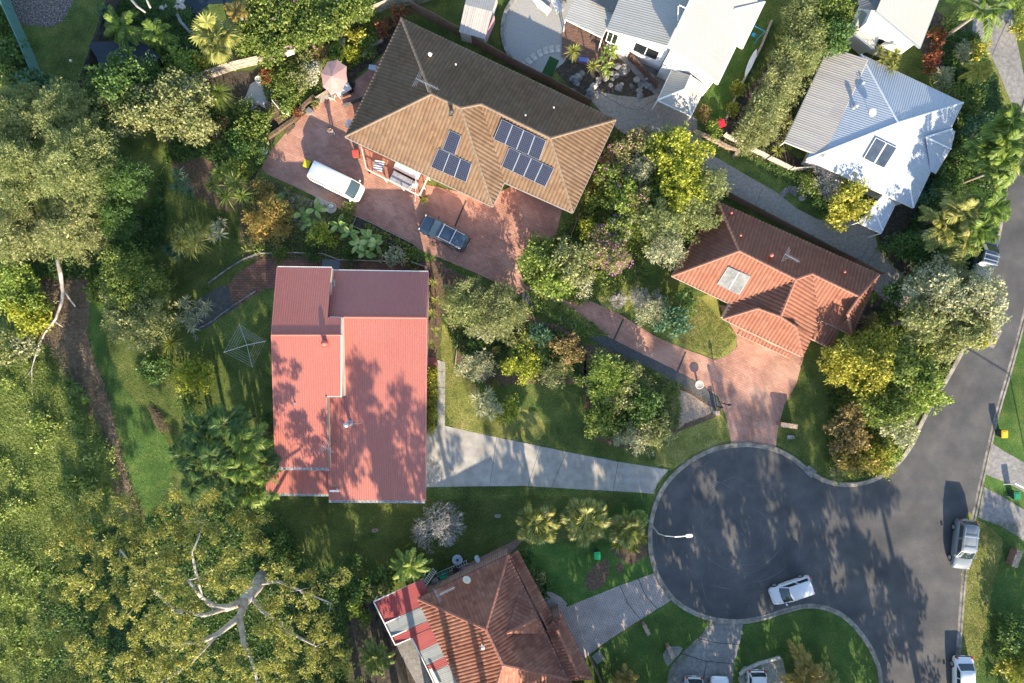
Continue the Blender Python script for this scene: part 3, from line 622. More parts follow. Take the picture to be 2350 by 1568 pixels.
sheet('lawn', [(2216, 1190), (2244, 1195), (2300, 1240), (2285, 1320), (2265, 1420), (2235, 1568), (2200, 1568), (2205, 1400)], .006, m_lawn_dry, 3, .16)
sheet('lawn', [(1555, 1070), (1500, 1060), (1540, 975), (1590, 960), (1640, 950), (1662, 960), (1680, 1015), (1625, 1030)], .006, m_lawn_dry, 3, .16)
sheet('lawn', [(1600, 680), (1650, 690), (1655, 735), (1690, 770), (1685, 805), (1650, 824), (1600, 808), (1560, 790), (1545, 740)], .006, m_lawn_dry, 3, .16)
sheet('lawn', [(1385, 600), (1460, 590), (1470, 640), (1450, 700), (1420, 720), (1380, 700), (1360, 650)], .006, m_lawn_dry, 3, .16)
sheet('lawn', [(1015, 740), (1040, 760), (1040, 830), (1090, 880), (1120, 935), (1230, 945), (1240, 1010), (1100, 1000), (1030, 975), (1012, 850)], .006, m_lawn_dry, 3, .16)
sheet('lawn', [(2265, 60), (2290, 110), (2320, 170), (2340, 240), (2310, 270), (2290, 180), (2245, 110), (2235, 80)], .006, m_lawn_dry, 3, .16)
# driveways
sheet('driveway', [(978, 983), (1003, 977), (1020, 977), (1055, 985), (1120, 1000), (1200, 1016), (1300, 1037), (1420, 1060), (1534, 1078), (1508, 1110), (1500, 1134), (1475, 1131), (1330, 1123), (1200, 1115), (978, 1118)], .012, m_conc, rag=.015)
m_joint = flat('joint_filler', (.06, .058, .055), .9)
def joints(name, segs, w=.03, z=.016):
    mb = MB()
    for a, b in segs: mb.beam(P(*a, z), P(*b, z), w, .006)
    return tag(mb.build(name, m_joint), kind='structure')
joints('driveway_joints', [((1140, 1003), (1124, 1116)), ((1300, 1036), (1266, 1119)), ((1419, 1059), (1407, 1127)), ((1540, 1082), (1500, 1128)), (t(2, 1, 1580, 330), t(2, 1, 1650, 330)), (t(2, 1, 1580, 470), t(2, 1, 1650, 470)), ((1240, 1025), (1212, 1115))])
D2 = [(1680, 1024), (1672, 985), (1664, 950), (1648, 910), (1622, 895), (1560, 862), (1480, 822), (1400, 782), (1300, 735), (1200, 680), (1100, 630), (975, 578), (900, 540), (808, 494), (760, 470), (680, 430), (612, 400), (600, 385), (622, 345), (660, 300), (700, 262), (728, 235), (742, 215), (800, 195), (850, 158), (885, 120),
      (930, 160), (900, 330), (960, 420), (1120, 455), (1190, 420), (1290, 480), (1275, 545), (1215, 565), (1185, 600), (1205, 655), (1300, 690), (1330, 680), (1420, 720), (1500, 770), (1560, 797), (1640, 826), (1672, 815), (1692, 795), (1690, 770), (1650, 700), (1760, 720), (1850, 780), (1845, 815), (1828, 880), (1800, 930), (1786, 980), (1779, 1036), (1740, 1025)]
sheet('driveway', D2, .012, m_pink, rag=.015)
joints('driveway_drain', [(t(1, 2, 905, 1300), t(1, 2, 815, 1500)), (t(2, 2, 1465, 150), t(2, 2, 1390, 330)), (t(1, 1, 1840, 235), t(1, 1, 1740, 470))], .16, .018)
sheet('driveway', [(1350, 225), (1375, 210), (1420, 220), (1480, 225), (1510, 215), (1560, 240), (1600, 275), (1600, 300), (1625, 350), (1700, 395), (1780, 440), (1830, 480), (1880, 505), (1960, 505), (2005, 525), (2015, 570), (2045, 610), (2085, 640), (2300, 760), (2280, 800), (2030, 690), (1900, 560), (1780, 500), (1665, 440), (1600, 420), (1500, 340), (1420, 300)], .010, m_aggr, rag=.015)
joints('driveway_joints', [((1995, 560), (1953, 642)), ((1750, 432), (1733, 472)), ((2012, 572), (1985, 615)), (t(0, 2, 680, 830), t(0, 2, 900, 960)), (t(0, 2, 900, 960), t(0, 2, 1040, 990)), (t(0, 2, 1040, 990), t(0, 2, 1220, 880))], .04, .014)
sheet('driveway', ts(3, 2, (400, 880), (640, 785), (870, 690), (1040, 630), (1200, 572), (1270, 710), (1350, 815), (1210, 900), (1060, 995), (860, 1120), (700, 1230), (560, 1345), (400, 1100), (180, 780), (300, 790)), .012, m_scallop, rag=.02)
joints('driveway_joints', [(t(3, 2, 875, 690), t(3, 2, 945, 850)), (t(3, 2, 945, 850), t(3, 2, 1062, 998)), (t(3, 2, 1043, 630), t(3, 2, 1100, 770)), (t(3, 2, 1100, 770), t(3, 2, 1210, 900))], .06, .016)
sheet('driveway', ts(3, 2, (1690, 1010), (1830, 1030), (1985, 1025), (1960, 1170), (1940, 1250), (1900, 1390), (1885, 1568), (1880, 2300), (1300, 2300), (1300, 1560), (1320, 1440), (1430, 1300), (1530, 1200), (1600, 1140)), .012, m_aggr_dk, rag=.03)
joints('driveway_joints', [(t(3, 2, 1560, 1160), t(3, 2, 1740, 1205)), (t(3, 2, 1740, 1205), t(3, 2, 1940, 1220)), (t(3, 2, 1420, 1300), t(3, 2, 1650, 1370)), (t(3, 2, 1650, 1370), t(3, 2, 1900, 1395)), (t(3, 2, 1655, 1370), t(3, 2, 1620, 1560))], .07, .016)
sheet('driveway', ts(0, 3, (1890, -200), (1900, 150), (1880, 270), (1960, 350), (2050, 500), (2120, 640), (2180, 800), (2260, 980), (2340, 1150), (2480, 900), (2349, 680), (2290, 400), (2245, 200), (2240, -200)), .012, m_aggr_dk, rag=.02)
joints('driveway_joints', [(t(0, 3, 2250, 80), t(0, 3, 2130, 340)), (t(0, 3, 2130, 340), t(0, 3, 2060, 500))], .05, .016)
sheet('driveway', ts(2, 3, (2060, 975), (2200, 1060), (2349, 1145), (2900, 1500), (2900, 1800), (2349, 1410), (2220, 1340), (2000, 1250)), .012, m_aggr_dk, rag=.02)
sheet('driveway', ts(2, 3, (1990, 1365), (2150, 1450), (2300, 1540), (2900, 1900), (2900, 2150), (2349, 1850), (2150, 1720), (1935, 1640)), .012, m_aggr_dk, rag=.02)
sheet('path', [(1004, 826), (1022, 832), (1021, 980), (1004, 976)], .014, m_conc)
sheet('path', ts(2, 1, (1490, 200), (1580, 200), (1580, 318), (1485, 318)), .03, flat('red_tiles', (.36, .10, .08), .6))
# paved court and beds round the red house
sheet('courtyard', [(525, 655), (540, 632), (570, 610), (600, 594), (760, 598), (985, 604), (990, 660), (640, 664), (606, 664), (560, 692), (545, 705), (532, 690)], .010, m_brickpave)
sheet('path', ts(1, 1, (548, 760), (708, 770), (700, 870), (545, 850)), .016, flat('blue_slate', (.16, .18, .19), .7))
sheet('garden_bed', [(560, 425), (620, 415), (680, 440), (760, 482), (830, 525), (900, 560), (985, 604), (760, 597), (600, 592), (560, 590), (550, 500)], .007, m_mulch, 2, .05)
sheet('garden_bed', [(640, 440), (700, 452), (745, 480), (740, 520), (690, 530), (650, 480)], .009, m_chip, 3, .05)
sheet('garden_bed', [(984, 606), (1040, 620), (1250, 740), (1300, 745), (1340, 790), (1345, 840), (1330, 880), (1200, 880), (1130, 885), (1085, 860), (1048, 830), (1040, 780), (1015, 720), (1006, 800), (985, 820)], .008, m_mulch, 2, .04)
sheet('garden_bed', [(1345, 790), (1450, 830), (1560, 885), (1620, 915), (1652, 945), (1625, 965), (1570, 985), (1540, 1000), (1450, 1030), (1370, 1010), (1345, 960)], .008, m_mulch, 2, .05)
sheet('garden_bed', [(1535, 895), (1575, 900), (1615, 925), (1640, 940), (1612, 958), (1572, 972), (1552, 985), (1535, 940)], .010, m_chip, 2, .04)
sheet('pebble_strip', [(1205, 668), (1290, 715), (1400, 775), (1480, 815), (1560, 855), (1625, 893), (1655, 930), (1640, 935), (1560, 880), (1470, 835), (1380, 792), (1290, 745), (1200, 690)], .014, m_pebble_dk, 2, .04)
sheet('garden_bed', [(985, 620), (1010, 640), (1005, 820), (980, 822)], .010, m_mulch, 0, .03)
sheet('pebble_bed', [(480, 672), (520, 655), (540, 690), (545, 705), (510, 725), (470, 755), (440, 745), (450, 700)], .008, m_pebble_dk, 3, .04)
sheet('garden_bed', ts(3, 2, (790, 370), (900, 330), (1050, 250), (1140, 160), (1160, 300), (1150, 400), (1080, 440), (980, 500), (900, 460)), .007, m_mulch, 3, .08)
sheet('leaf_litter', ts(3, 2, (560, 640), (640, 520), (760, 450), (770, 600), (720, 690), (600, 740)), .007, m_mulch, 3, .12)
sheet('leaf_litter', ts(3, 2, (840, 500), (900, 480), (900, 560), (850, 565)), .007, m_mulch, 3, .06)
sheet('path', ts(3, 2, (180, 770), (260, 750), (400, 850), (300, 960), (250, 930)), .007, m_scallop, 2)
sheet('pebble_bed', ts(3, 2, (1270, 1290), (1330, 1240), (1430, 1245), (1420, 1290), (1340, 1380), (1300, 1410), (1265, 1340)), .006, m_gravel, 3, .03)
sheet('pebble_bed', ts(3, 2, (1960, 1450), (2050, 1400), (2300, 1330), (2349, 1400), (2349, 1600), (1970, 1600)), .007, m_pebble, 2, .05)
sheet('paving_slab', ts(3, 2, (620, 1325), (690, 1270), (740, 1345), (670, 1400)), .02, m_gravel)
sheet('paving_slab', ts(1, 1, (500, 195), (680, 285), (640, 350), (465, 260)), .018, m_palest)
sheet('soil', [(800, 1400), (850, 1370), (960, 1400), (1060, 1568), (1060, 1700), (760, 1700), (800, 1500)], .006, m_soil, 2, .1)
sheet('path', ts(3, 1, (1210, 1230), (1360, 1165), (1530, 1568), (1560, 1900), (1400, 1900), (1390, 1568)), .012, m_aggr_dk)
sheet('concrete_strip', [(1020, 1345), (1160, 1283), (1200, 1240), (1190, 1235), (1012, 1325)], .010, m_brickwall)
# left side: bare strip, scrub floor, brown corner
sheet('dry_grass_strip', [(95, 660), (160, 640), (200, 660), (205, 720), (200, 770), (215, 820), (250, 920), (268, 1010), (285, 1080), (300, 1150), (270, 1140), (240, 1030), (220, 960), (190, 900), (160, 830), (120, 790), (90, 720)], .008, m_straw, 2, .1)
sheet('mown_strip', [(190, 640), (250, 700), (240, 780), (290, 900), (350, 960), (400, 1060), (390, 1180), (340, 1190), (300, 1110), (262, 1000), (240, 900), (205, 780)], .006, m_lawn_lush, 2, .2)
sheet('dry_grass_strip', [(-80, 1400), (0, 1440), (60, 1500), (90, 1568), (80, 1700), (-80, 1700)], .008, m_straw, 2, .2)
# top of the picture
sheet('gravel_court', [(1238 + 84 * math.cos(a), 72 + 96 * math.sin(a)) for a in np.linspace(0, 2 * math.pi, 28, endpoint=False)] , .008, m_gravel)
sheet('gravel_court', [(1240, 120), (1300, 60), (1300, -60), (1320, 0), (1297, 75), (1290, 130), (1262, 185), (1240, 178), (1215, 150)], .010, m_gravel)
sheet('pebble_bed', ts(0, 1, (0, 720), (60, 760), (120, 860), (90, 940), (20, 970), (-60, 940), (-220, 1160), (-330, 1200), (-380, 1080), (-290, 960), (-150, 880), (-100, 760)), .008, m_pebble, 2, .06)
sheet('water', ts(0, 0, (1690, -100), (2120, -100), (2080, 30), (1880, 40), (1750, 160), (1700, 280), (1620, 200), (1540, 150), (1560, 80), (1660, 90)), .010, m_water, 2)
sheet('brick_path', ts(0, 0, (1390, 40), (1470, 40), (1500, 150), (1540, 270), (1600, 300), (1730, 400), (1700, 460), (1520, 380), (1430, 230), (1395, 150)), .014, m_brickpave)
sheet('leaf_litter', ts(0, 0, (100, -60), (620, -60), (640, 60), (560, 200), (430, 240), (300, 230), (180, 200)), .006, mat('leaf_litter', [(.03, .025, .02), (.12, .10, .09), (.30, .28, .27)], 6, .95, bump=.05, bscale=14, fine=.5, fscale=9), 2, .15)
sheet('soil', [(480, 180), (600, 160), (740, 100), (860, 40), (920, 60), (880, 120), (800, 190), (740, 215), (720, 240), (640, 300), (600, 380), (560, 420), (470, 330)], .005, m_soil, 2, .1)
sheet('soil', [(1262, 150), (1320, 75), (1400, 90), (1520, 190), (1480, 225), (1375, 210), (1350, 225)], .006, m_soil, 2)
sheet('soil', [(1415, 60), (1440, 110), (1530, 150), (1530, 200), (1505, 220), (1400, 110)], .007, m_aggr_dk)
sheet('soil', [(1650, 300), (1740, 180), (1850, 60), (1920, 100), (1800, 330), (1870, 370), (1860, 400), (1700, 350)], .006, m_soil, 2, .08)
sheet('soil', [(2100, 0), (2170, 40), (2240, 70), (2270, 140), (2290, 200), (2300, 290), (2330, 330), (2300, 500), (2270, 640), (2200, 640), (2080, 640), (2010, 530), (2060, 450), (2150, 300), (2210, 220), (2120, 130)], .005, m_soil, 2, .1)
sheet('soil', [(1990, 700), (2080, 680), (2240, 720), (2180, 840), (2060, 900), (2000, 1040), (1960, 1060), (1900, 900), (1950, 780)], .005, m_soil, 3, .15)
sheet('artificial_turf', ts(0, 2, (245, 505), (328, 545), (240, 750), (150, 705)), .016, flat('dark_turf', (.02, .07, .02), .95))
sheet('lawn', [(1610, 90), (1650, 60), (1640, 20), (1760, 10), (1760, 60), (1720, 140), (1690, 220), (1660, 280), (1600, 250), (1640, 190)], .006, m_lawn_lush)
sheet('leaf_litter', [(380, 250), (440, 320), (560, 400), (560, 470), (500, 480), (400, 400)], .005, m_mulch, 2, .15)
sheet('leaf_litter', [(60, 620), (200, 600), (200, 720), (170, 800), (60, 760)], .007, m_mulch, 2, .15)

# ================================================================== HOUSES
def W(name, d): return {k: P(*v) for k, v in d.items()}
# ---- red metal-roofed house in the middle
h1 = thing('house', 'large two-part house with salmon red ribbed metal roof in the middle of the lawns', 'house', P(800, 880))
L = W('', dict(a=(637, 613.5, 4.5), b=(761, 615, 4.5), c=(624, 769, 6.2), d=(783.5, 769, 6.2), e=(783.5, 909.6, 5.42), f=(754, 909.6, 5.42), g=(756, 1074, 4.5), h=(633, 1073, 4.5), m=(761, 728, 5.75), n=(783.5, 729, 5.75)))
rf = Roof(); cr = dict(pitch=.205, amp=.014, course=0, prof='rib', sub=6)
L['c'].z = L['d'].z = 6.2
def fit(p, q, r, u, v, extra=0): return onplane(u, v, [p, q, r], extra)
a, b, c, d_, h_, g_ = L['a'], L['b'], L['c'], L['d'], L['h'], L['g']
n1 = onplane(783.5, 729, [a, b, c]); m1 = onplane(757, 728, [a, b, c]); b = onplane(761, 615, [a, c, n1]); e1 = onplane(783.5, 909.6, [c, d_, h_]); f1 = onplane(754.5, 909.6, [c, d_, h_]); g1 = onplane(756, 1074, [c, d_, h_])
kf = onplane(754, 769, [c, d_, h_])
rf.face([a, b, Vector((b.x, c.y, c.z)), c], **cr)
rf.face([m1 + Vector((b.x - m1.x, 0, 0)), n1, d_, Vector((b.x, c.y, c.z))], **cr)
rf.face([h_, g1, Vector((g1.x, c.y, c.z)), c], **cr); rf.face([Vector((g1.x, e1.y, e1.z)), e1, d_, Vector((g1.x, d_.y, d_.z))], **cr)
Rr = W('', dict(a=(763, 621, 3.5), b=(982, 624.5, 3.5), c=(786, 728, 5.2), d=(978, 729.6, 5.2), g=(975, 1149.6, 3.5), h=(754.5, 1148, 3.5)))
ra, rb, rc_, rd, rg, rh = [Rr[k] for k in 'abcdgh']; q = onplane(786, 909.6, [rc_, rd, rg])
rl = Vector((ra.x, rc_.y, rc_.z)); rf.face([ra, rb, rd, rl], **cr); rf.face([rh, rg, rd, Vector((rh.x, rc_.y, rc_.z))], **cr)
LL = W('', dict(a=(606, 1060, 3.3), b=(757, 1062, 3.3), g=(759, 1134, 3.0), h=(611, 1132, 3.0))); rf.face([LL['h'], LL['g'], LL['b'], LL['a']], **cr)
rf.build('roof', m_redroof, h1)
caps(h1, [(c, d_), (rc_, rd)], flat('red_ridge_flashing', (.45, .14, .11), .45), .10, tile=False, lift=.03)
MB().prism(offset_poly([tuple(p[:2]) for p in (a, b, Vector((b.x, c.y, 0)), d_, e1, Vector((g1.x, e1.y, 0)), g1, h_)], .25), 0, 4.3).build('wall', m_cream, h1)
MB().prism(offset_poly([tuple(p[:2]) for p in (ra, rb, rg, rh)], .3), 0, 3.35).build('wall', m_cream, h1)
mb = MB()   # upstand between the two roofs and gable infill
mb.prism([(b.x - .16, b.y), (b.x - .06, b.y), (b.x - .06, c.y), (b.x - .16, c.y)], 3.4, 4.4)
mb.add([(d_.x - .02, e1.y, 3.3), (d_.x - .02, n1.y, 3.3), (d_.x - .02, n1.y, n1.z - .03), (d_.x - .02, d_.y, d_.z - .03), (d_.x - .02, e1.y, e1.z - .03)], [(0, 1, 2, 3, 4)])
mb.add([(g1.x - .02, g1.y, 3.3), (g1.x - .02, e1.y, 3.3), (g1.x - .02, e1.y, e1.z - .03), (g1.x - .02, g1.y, g1.z - .03)], [(0, 1, 2, 3)])
mb.add([(rc_.x, ra.y - .4, 3.2), (rc_.x, ra.y - .4, 3.6), (rc_.x, rc_.y, 5.1), (rc_.x, rg.y + .4, 3.4), (rc_.x, rg.y + .4, 3.2)], [(0, 1, 2, 3, 4)])
mb.build('gable_wall', m_cream, h1)
mb = MB(); mb.beam(d_ + Vector((.02, 0, .02)), e1 + Vector((.02, 0, .02)), .12, .2); mb.beam(n1 + Vector((.02, 0, .02)), d_ + Vector((.02, 0, .02)), .1, .16); mb.build('barge_board', m_cream, h1)
mb = MB(); mb.beam(Vector((g1.x, e1.y, e1.z)), g1, .14, .2); mb.build('barge_board', flat('brown_trim', (.3, .17, .12), .6), h1)
gutter(h1, [(h_ - Vector((0, .08, 0)), g1 - Vector((0, .08, 0))), (rh - Vector((0, .08, 0)), rg - Vector((0, .08, 0))), (LL['h'] - Vector((0, .08, 0)), LL['g'] - Vector((0, .08, 0)))], m_gutdirty, .30, .14)
gutter(h1, [(a + Vector((0, .05, 0)), b + Vector((0, .05, 0))), (ra + Vector((0, .05, 0)), rb + Vector((0, .05, 0))), (Vector((g1.x, e1.y - .02, e1.z + .02)), e1 - Vector((0, .02, 0))), (m1, n1), (LL['a'], P(633, 1062, 3.3))], m_gutter, .10, .12)
gutter(h1, [(Vector((b.x + .12, b.y - 1, 4.1)), Vector((b.x + .12, m1.y, 4.1)))], m_pebble, .13, .1)
gutter(h1, [(rb + Vector((.05, 0, 0)), rd + Vector((.05, 0, 0))), (rd + Vector((.05, 0, 0)), rg + Vector((.05, 0, 0))), (a - Vector((.05, 0, 0)), c - Vector((.05, 0, 0))), (c - Vector((.05, 0, 0)), h_ - Vector((.05, 0, 0)))], flat('red_trim', (.46, .17, .14), .5), .08, .16)
plS = [rh, rg, rd]; plL = [c, d_, h_]
m_redpipe = flat('red_painted_metal', (.42, .12, .10), .5)
flue('roof_vent', 'red round ventilator near the ridge of the red roof, left half', *t(2, 1, 578, 75), plL, .55, .22, .24, m_redpipe, ball=True)
flue('roof_vent', 'thin silver pipe standing on the lower left of the red metal roof', *t(2, 1, 304, 612), plL, .5, .05, .09)
fl = flue('chimney', 'steel chimney flue braced by thin stays on the red roof', *t(2, 1, 800, 790), plS, 2.0, .15, .22, m_steel, 'chimney')
fb = Vector(fl.location); mb = MB()
for dx, dy in ((-.95, .05), (1.05, 0), (.15, 1.1)): mb.tube([fb + Vector((dx, dy, .05 - dy * .1)), fb + Vector((0, 0, 1.5))], .02, 5)
mb.build('stay', m_steel, fl)
antenna('tv_antenna', 'small television antenna on the step between the red roofs', *t(2, 1, 625, 1000), plS, 1.3, -.5, 1.3, 9)
pw = onplane(*t(2, 1, 660, 1398), plS); MB().box(pw + Vector((0, 0, .15)), (.9, .16, .1)).box(pw + Vector((.25, .12, .12)), (.06, .2, .08)).build('solar_controller', m_white, None)
tag(bpy.data.objects['solar_controller'], 'flat white bar lying on the lower red roof near its gutter', 'roof fitting')
# ---- big brown tiled house
He, tn = 3.2, .43
A, B, C, D, E, Wc = (921.4, 43.4), (792.4, 314), (1412.5, 275.7), (1314, 488), (1130, 474), (1157, 418)
def NP(u, v): return (u, v, hit(u, v, C, A, He, tn))
R1, R2, R3, V_ = NP(990, 217), NP(1104, 240), NP(1263, 318), NP(1057.5, 249)
h2 = thing('house', 'big house with brown tiled hip roof carrying solar panels, beside the pink court', 'house', P(1100, 280))
q = {k: P(*v, He) for k, v in dict(A=A, B=B, C=C, D=D, E=E, W=Wc).items()}; q.update({k: P(*v) for k, v in dict(R1=R1, R2=R2, R3=R3, V=V_).items()})
ct = dict(pitch=.34, amp=.09, course=.36, step=.045, sub=6)
rf = Roof()
for f in ('C A R1 V R2 R3', 'A B R1', 'B E V R1', 'E W R2 V', 'W D R3 R2', 'D C R3'): rf.face([q[k] for k in f.split()], **ct)
rf.build('roof', m_browntile, h2)
caps(h2, [(q[a_], q[b_]) for a_, b_ in ('A R1', 'B R1', 'R1 V', 'V R2', 'R2 R3', 'R3 C', 'R3 D', 'V E')] if False else [(q[x.split()[0]], q[x.split()[1]]) for x in ('A R1', 'B R1', 'R1 V', 'V R2', 'R2 R3', 'R3 C', 'R3 D', 'V E')], flat('brown_ridge_tiles', (.20, .145, .10), .8, v=.2), .13)
gutter(h2, [(q[x[0]], q[x[1]]) for x in ('AB', 'BE', 'EW', 'WD', 'DC', 'CA')], mat('weathered_gutter', [(.28, .25, .22), (.40, .37, .33)], 3, .7, fine=.2), .17, .14)
MB().prism(offset_poly([tuple(q[k][:2]) for k in 'ABEWDC'], .55), 0, 3.1).build('wall', m_pinkren, h2)
plSL = [q['B'], q['E'], q['R1']]; plSR = [q['W'], q['D'], q['R3']]; plN = [q['C'], q['A'], q['R2']]
def sol(pl, pts, nu, nv, nm, off=.10, parent=h2, mt=m_solar): return panel(parent, [onplane(*p, pl, off) for p in pts], mt, nm, nu, nv)
def solrow(parent, pl, bl, br, tr, tl, k, nm='solar_panel', nu=6, nv=10):
    bl, br, tr, tl = [onplane(*p, pl, .12) for p in (bl, br, tr, tl)]
    for i in range(k):
        a0, a1 = i / k + .006, (i + 1) / k - .006; panel(parent, [bl.lerp(br, a0), bl.lerp(br, a1), tl.lerp(tr, a1), tl.lerp(tr, a0)], m_solar, nm, nu, nv)
solrow(h2, plSL, t(0, 1, 1525, 1500), t(1, 1, 1842, 70), t(0, 1, 1892, 1475), t(0, 1, 1595, 1335), 3)
solrow(h2, plSL, t(0, 1, 1630, 1345), t(0, 1, 1740, 1390), t(0, 1, 1797, 1222), t(0, 1, 1693, 1175), 1)
solrow(h2, plSR, t(0, 1, 2088, 1250), t(0, 2, 150, 1440), t(0, 2, 212, 1268), t(0, 1, 2160, 1075), 4)
solrow(h2, plSR, t(0, 1, 2160, 1495), t(1, 2, 205, 112), t(0, 2, 282, 1518), t(0, 1, 2228, 1330), 4)
flue('roof_vent', 'dark round ventilator just below the ridge of the brown roof', *t(0, 1, 1715, 1020), plSL, .6, .16, .2, m_dkmetal, ball=True)
flue('roof_vent', 'white ball vent on the dark upper slope of the brown roof', *t(0, 1, 1520, 505), plN, .4, .12, .16, m_white, ball=True)
flue('roof_vent', 'small pale pipe on the shaded upper slope, second from its left end', *t(0, 1, 1750, 590), plN, .35, .06, .1)
flue('roof_vent', 'small pale pipe on the shaded upper slope, rightmost of its row', *t(0, 2, 278, 975), plN, .35, .06, .1)
flue('roof_vent', 'small pale pipe on the shaded upper slope, third from its left end', *t(0, 2, 25, 1045), plN, .35, .06, .1)
antenna('tv_antenna', 'large television antenna with long cross bars above the brown roof', *t(0, 1, 1500, 830), plN, 2.2, -.45, 2.2, 16)
dish('satellite_dish', 'round pale pink satellite dish at the left corner of the brown roof', *t(0, 1, 800, 1130), 2.4, .40, (-.3, .1), flat('pink_dish', (.62, .45, .40), .5))
mb = MB(); fq = [onplane(*t(0, 1, *p), plSL, .05) for p in ((1380, 1130), (1640, 1190), (1560, 1370), (1350, 1290))]
# deck of the brown house
dk = thing('deck', 'red timber deck with cream railing at the lower left of the brown house', 'deck', P(900, 400))
dp = [P(829, 338), P(842, 385), P(961, 447), P(982, 404), P(880, 352)]; MB().prism([tuple(p[:2]) for p in dp], .35, .6).build('deck_floor', m_merbau, dk)
mb = MB(); rails = [P(829, 338, 1.6), P(841, 388, 1.6), P(962, 449, 1.6), P(982, 405, 1.6)]
for a_, b_ in zip(rails, rails[1:]):
    for dz in (0, -.35): mb.beam(a_ + Vector((0, 0, dz)), b_ + Vector((0, 0, dz)), .09, .06)
    n = max(2, int((b_ - a_).length / 1.5))
    for i in range(n + 1): p = a_.lerp(b_, i / n); mb.beam(Vector((p.x, p.y, .0)), Vector((p.x, p.y, 1.6)), .09, .09)
mb.build('railing', m_cream, dk)
# ---- orange tiled house, right of centre
He3, t3 = 2.9, .46
A, B, C, D, Wd = t(1, 2, 1755, 250), t(1, 2, 1340, 915), t(1, 3, 1043, 900), t(1, 3, 795, 1440), t(1, 3, 510, 1305)
J, H, G = t(1, 2, 1865, 1165), t(1, 2, 1800, 1300), t(2, 3, 355, 195)
def N3(p): return (*p, hit(*p, C, A, He3, t3))
q = {k: P(*v, He3) for k, v in dict(A=A, B=B, C=C, D=D, W=Wd, J=J, H=H, G=G).items()}
for k, p in dict(R1=t(1, 2, 1945, 690), V=t(1, 3, 295, 945), R2=t(1, 3, 440, 895), R3=t(1, 3, 865, 1100)).items(): q[k] = P(*N3(p))
q['R4'] = P(*t(1, 3, 762, 1250), 4.4)
def S3(p): return (*p, hit(*p, H, G, He3, t3))
q['R5'] = P(*S3(t(1, 2, 2110, 1205))); q['Q'] = P(*t(1, 3, 160, 1280), q['R5'].z); q['R6'] = P(*t(1, 3, 295, 1370), q['R5'].z)
h3 = thing('house', 'orange tiled hip roof house where the pink driveway splits', 'house', P(1780, 660))
rf = Roof()
for f in ('C A R1 V R2 R3', 'A B R1', 'B J V R1', 'J H R5 Q V', 'H G R6 Q R5', 'G W R2 V Q R6', 'W D R4 R3 R2', 'D C R3 R4'): rf.face([q[k] for k in f.split()], **ct)
vq = [P(*t(1, 3, x, y), z) for x, y, z in ((440, 1480, 2.5), (605, 1565, 2.5), (685, 1395, 2.75), (510, 1310, 2.75))]; rf.face(vq, **ct)
fq = [P(*t(1, 2, 1925, 1430), 2.45), P(*t(2, 3, 245, 205), 2.45), P(*t(2, 3, 262, 170), 2.72), P(*t(1, 2, 1942, 1388), 2.72)]; rf.face(fq, **ct)
rf.build('roof', m_orangetile, h3)
caps(h3, [(q[x.split()[0]], q[x.split()[1]]) for x in ('A R1', 'B R1', 'R1 V', 'V R2', 'R2 R3', 'R3 C', 'R3 R4', 'R4 D', 'V Q', 'H R5', 'R5 Q', 'Q R6', 'R6 G')], flat('orange_ridge_tiles', (.30, .14, .095), .8, v=.15), .12)
gutter(h3, [(q[x[0]], q[x[1]]) for x in ('AB', 'BJ', 'JH', 'HG', 'GW', 'WD', 'DC', 'CA')] + [(vq[0], vq[1]), (vq[1], vq[2]), (fq[0], fq[1])], flat('cream_gutter', (.58, .48, .40), .5), .10, .12)
MB().prism(offset_poly([tuple(q[k][:2]) for k in 'ABJHGWDC'], .5), 0, 2.8).build('wall', m_cream, h3)
plS3 = [q['B'], q['J'], q['R1']]; plN3 = [q['C'], q['A'], q['R1']]
for i, pp in enumerate((((1750, 985), (1850, 1035), (1945, 875), (1848, 830)), ((1855, 1038), (1945, 1082), (2045, 917), (1950, 875)))):
    panel(h3, [onplane(*t(1, 2, *p), plS3, .1) for p in pp], m_solarhot, 'solar_heater', 1, 1, .08)
flue('roof_vent', 'orange ball vent glowing on the shaded upper slope beside the antenna', *t(1, 3, 65, 730), plN3, .35, .13, .18, m_redpipe, ball=True)
flue('roof_vent', 'orange vent nearest the upper left corner of the orange tiled roof', *t(1, 2, 1870, 350), plN3, .3, .09, .12, m_redpipe)
flue('roof_vent', 'small square orange vent left of the ridge start on the orange roof', *t(1, 2, 1955, 550), plN3, .2, .09, .12, m_redpipe)
flue('roof_vent', 'orange vent nearest the right corner of the orange tiled roof', *t(1, 3, 730, 878), plN3, .2, .09, .12, m_redpipe)
antenna('tv_antenna', 'television antenna on the shaded slope of the orange tiled roof', *t(1, 3, 205, 760), plN3, 1.2, -.5, 1.5, 12)
# ---- pale blue metal house, upper right
He4, t4 = 2.9, .36
Lw, C, D = t(0, 3, 395, 1430), t(0, 3, 1800, 925), t(1, 3, 1355, 300); A4 = t(0, 3, 880, 490)
q = {k: P(*v, He4) for k, v in dict(L=Lw, C=C, D=D, A=A4).items()}; q['R'] = P(*t(0, 3, 1215, 1105), hit(*t(0, 3, 1215, 1105), C, A4, He4, t4))
h4 = thing('house', 'pale blue metal pyramid roof house below the top right bush', 'house', P(2000, 290))
cm = dict(pitch=.21, amp=.014, course=0, prof='rib', sub=6); rf = Roof()
rf.face([q['C'], q['A'], q['R']], **cm); rf.face([q['A'], q['L'], q['R']], **cm); rf.face([q['L'], q['D'], q['R']], **cm); rf.face([q['D'], q['C'], q['R']], **cm)
bq = {k: P(*t(0, 3, x, y), z) for k, (x, y, z) in dict(a=(1465, 1235, 3.9), b=(1700, 1162, 2.9), c=(1730, 1180, 2.9), d=(1690, 1340, 2.9), e=(1555, 1560, 2.9), f=(1510, 1545, 2.9)).items()}
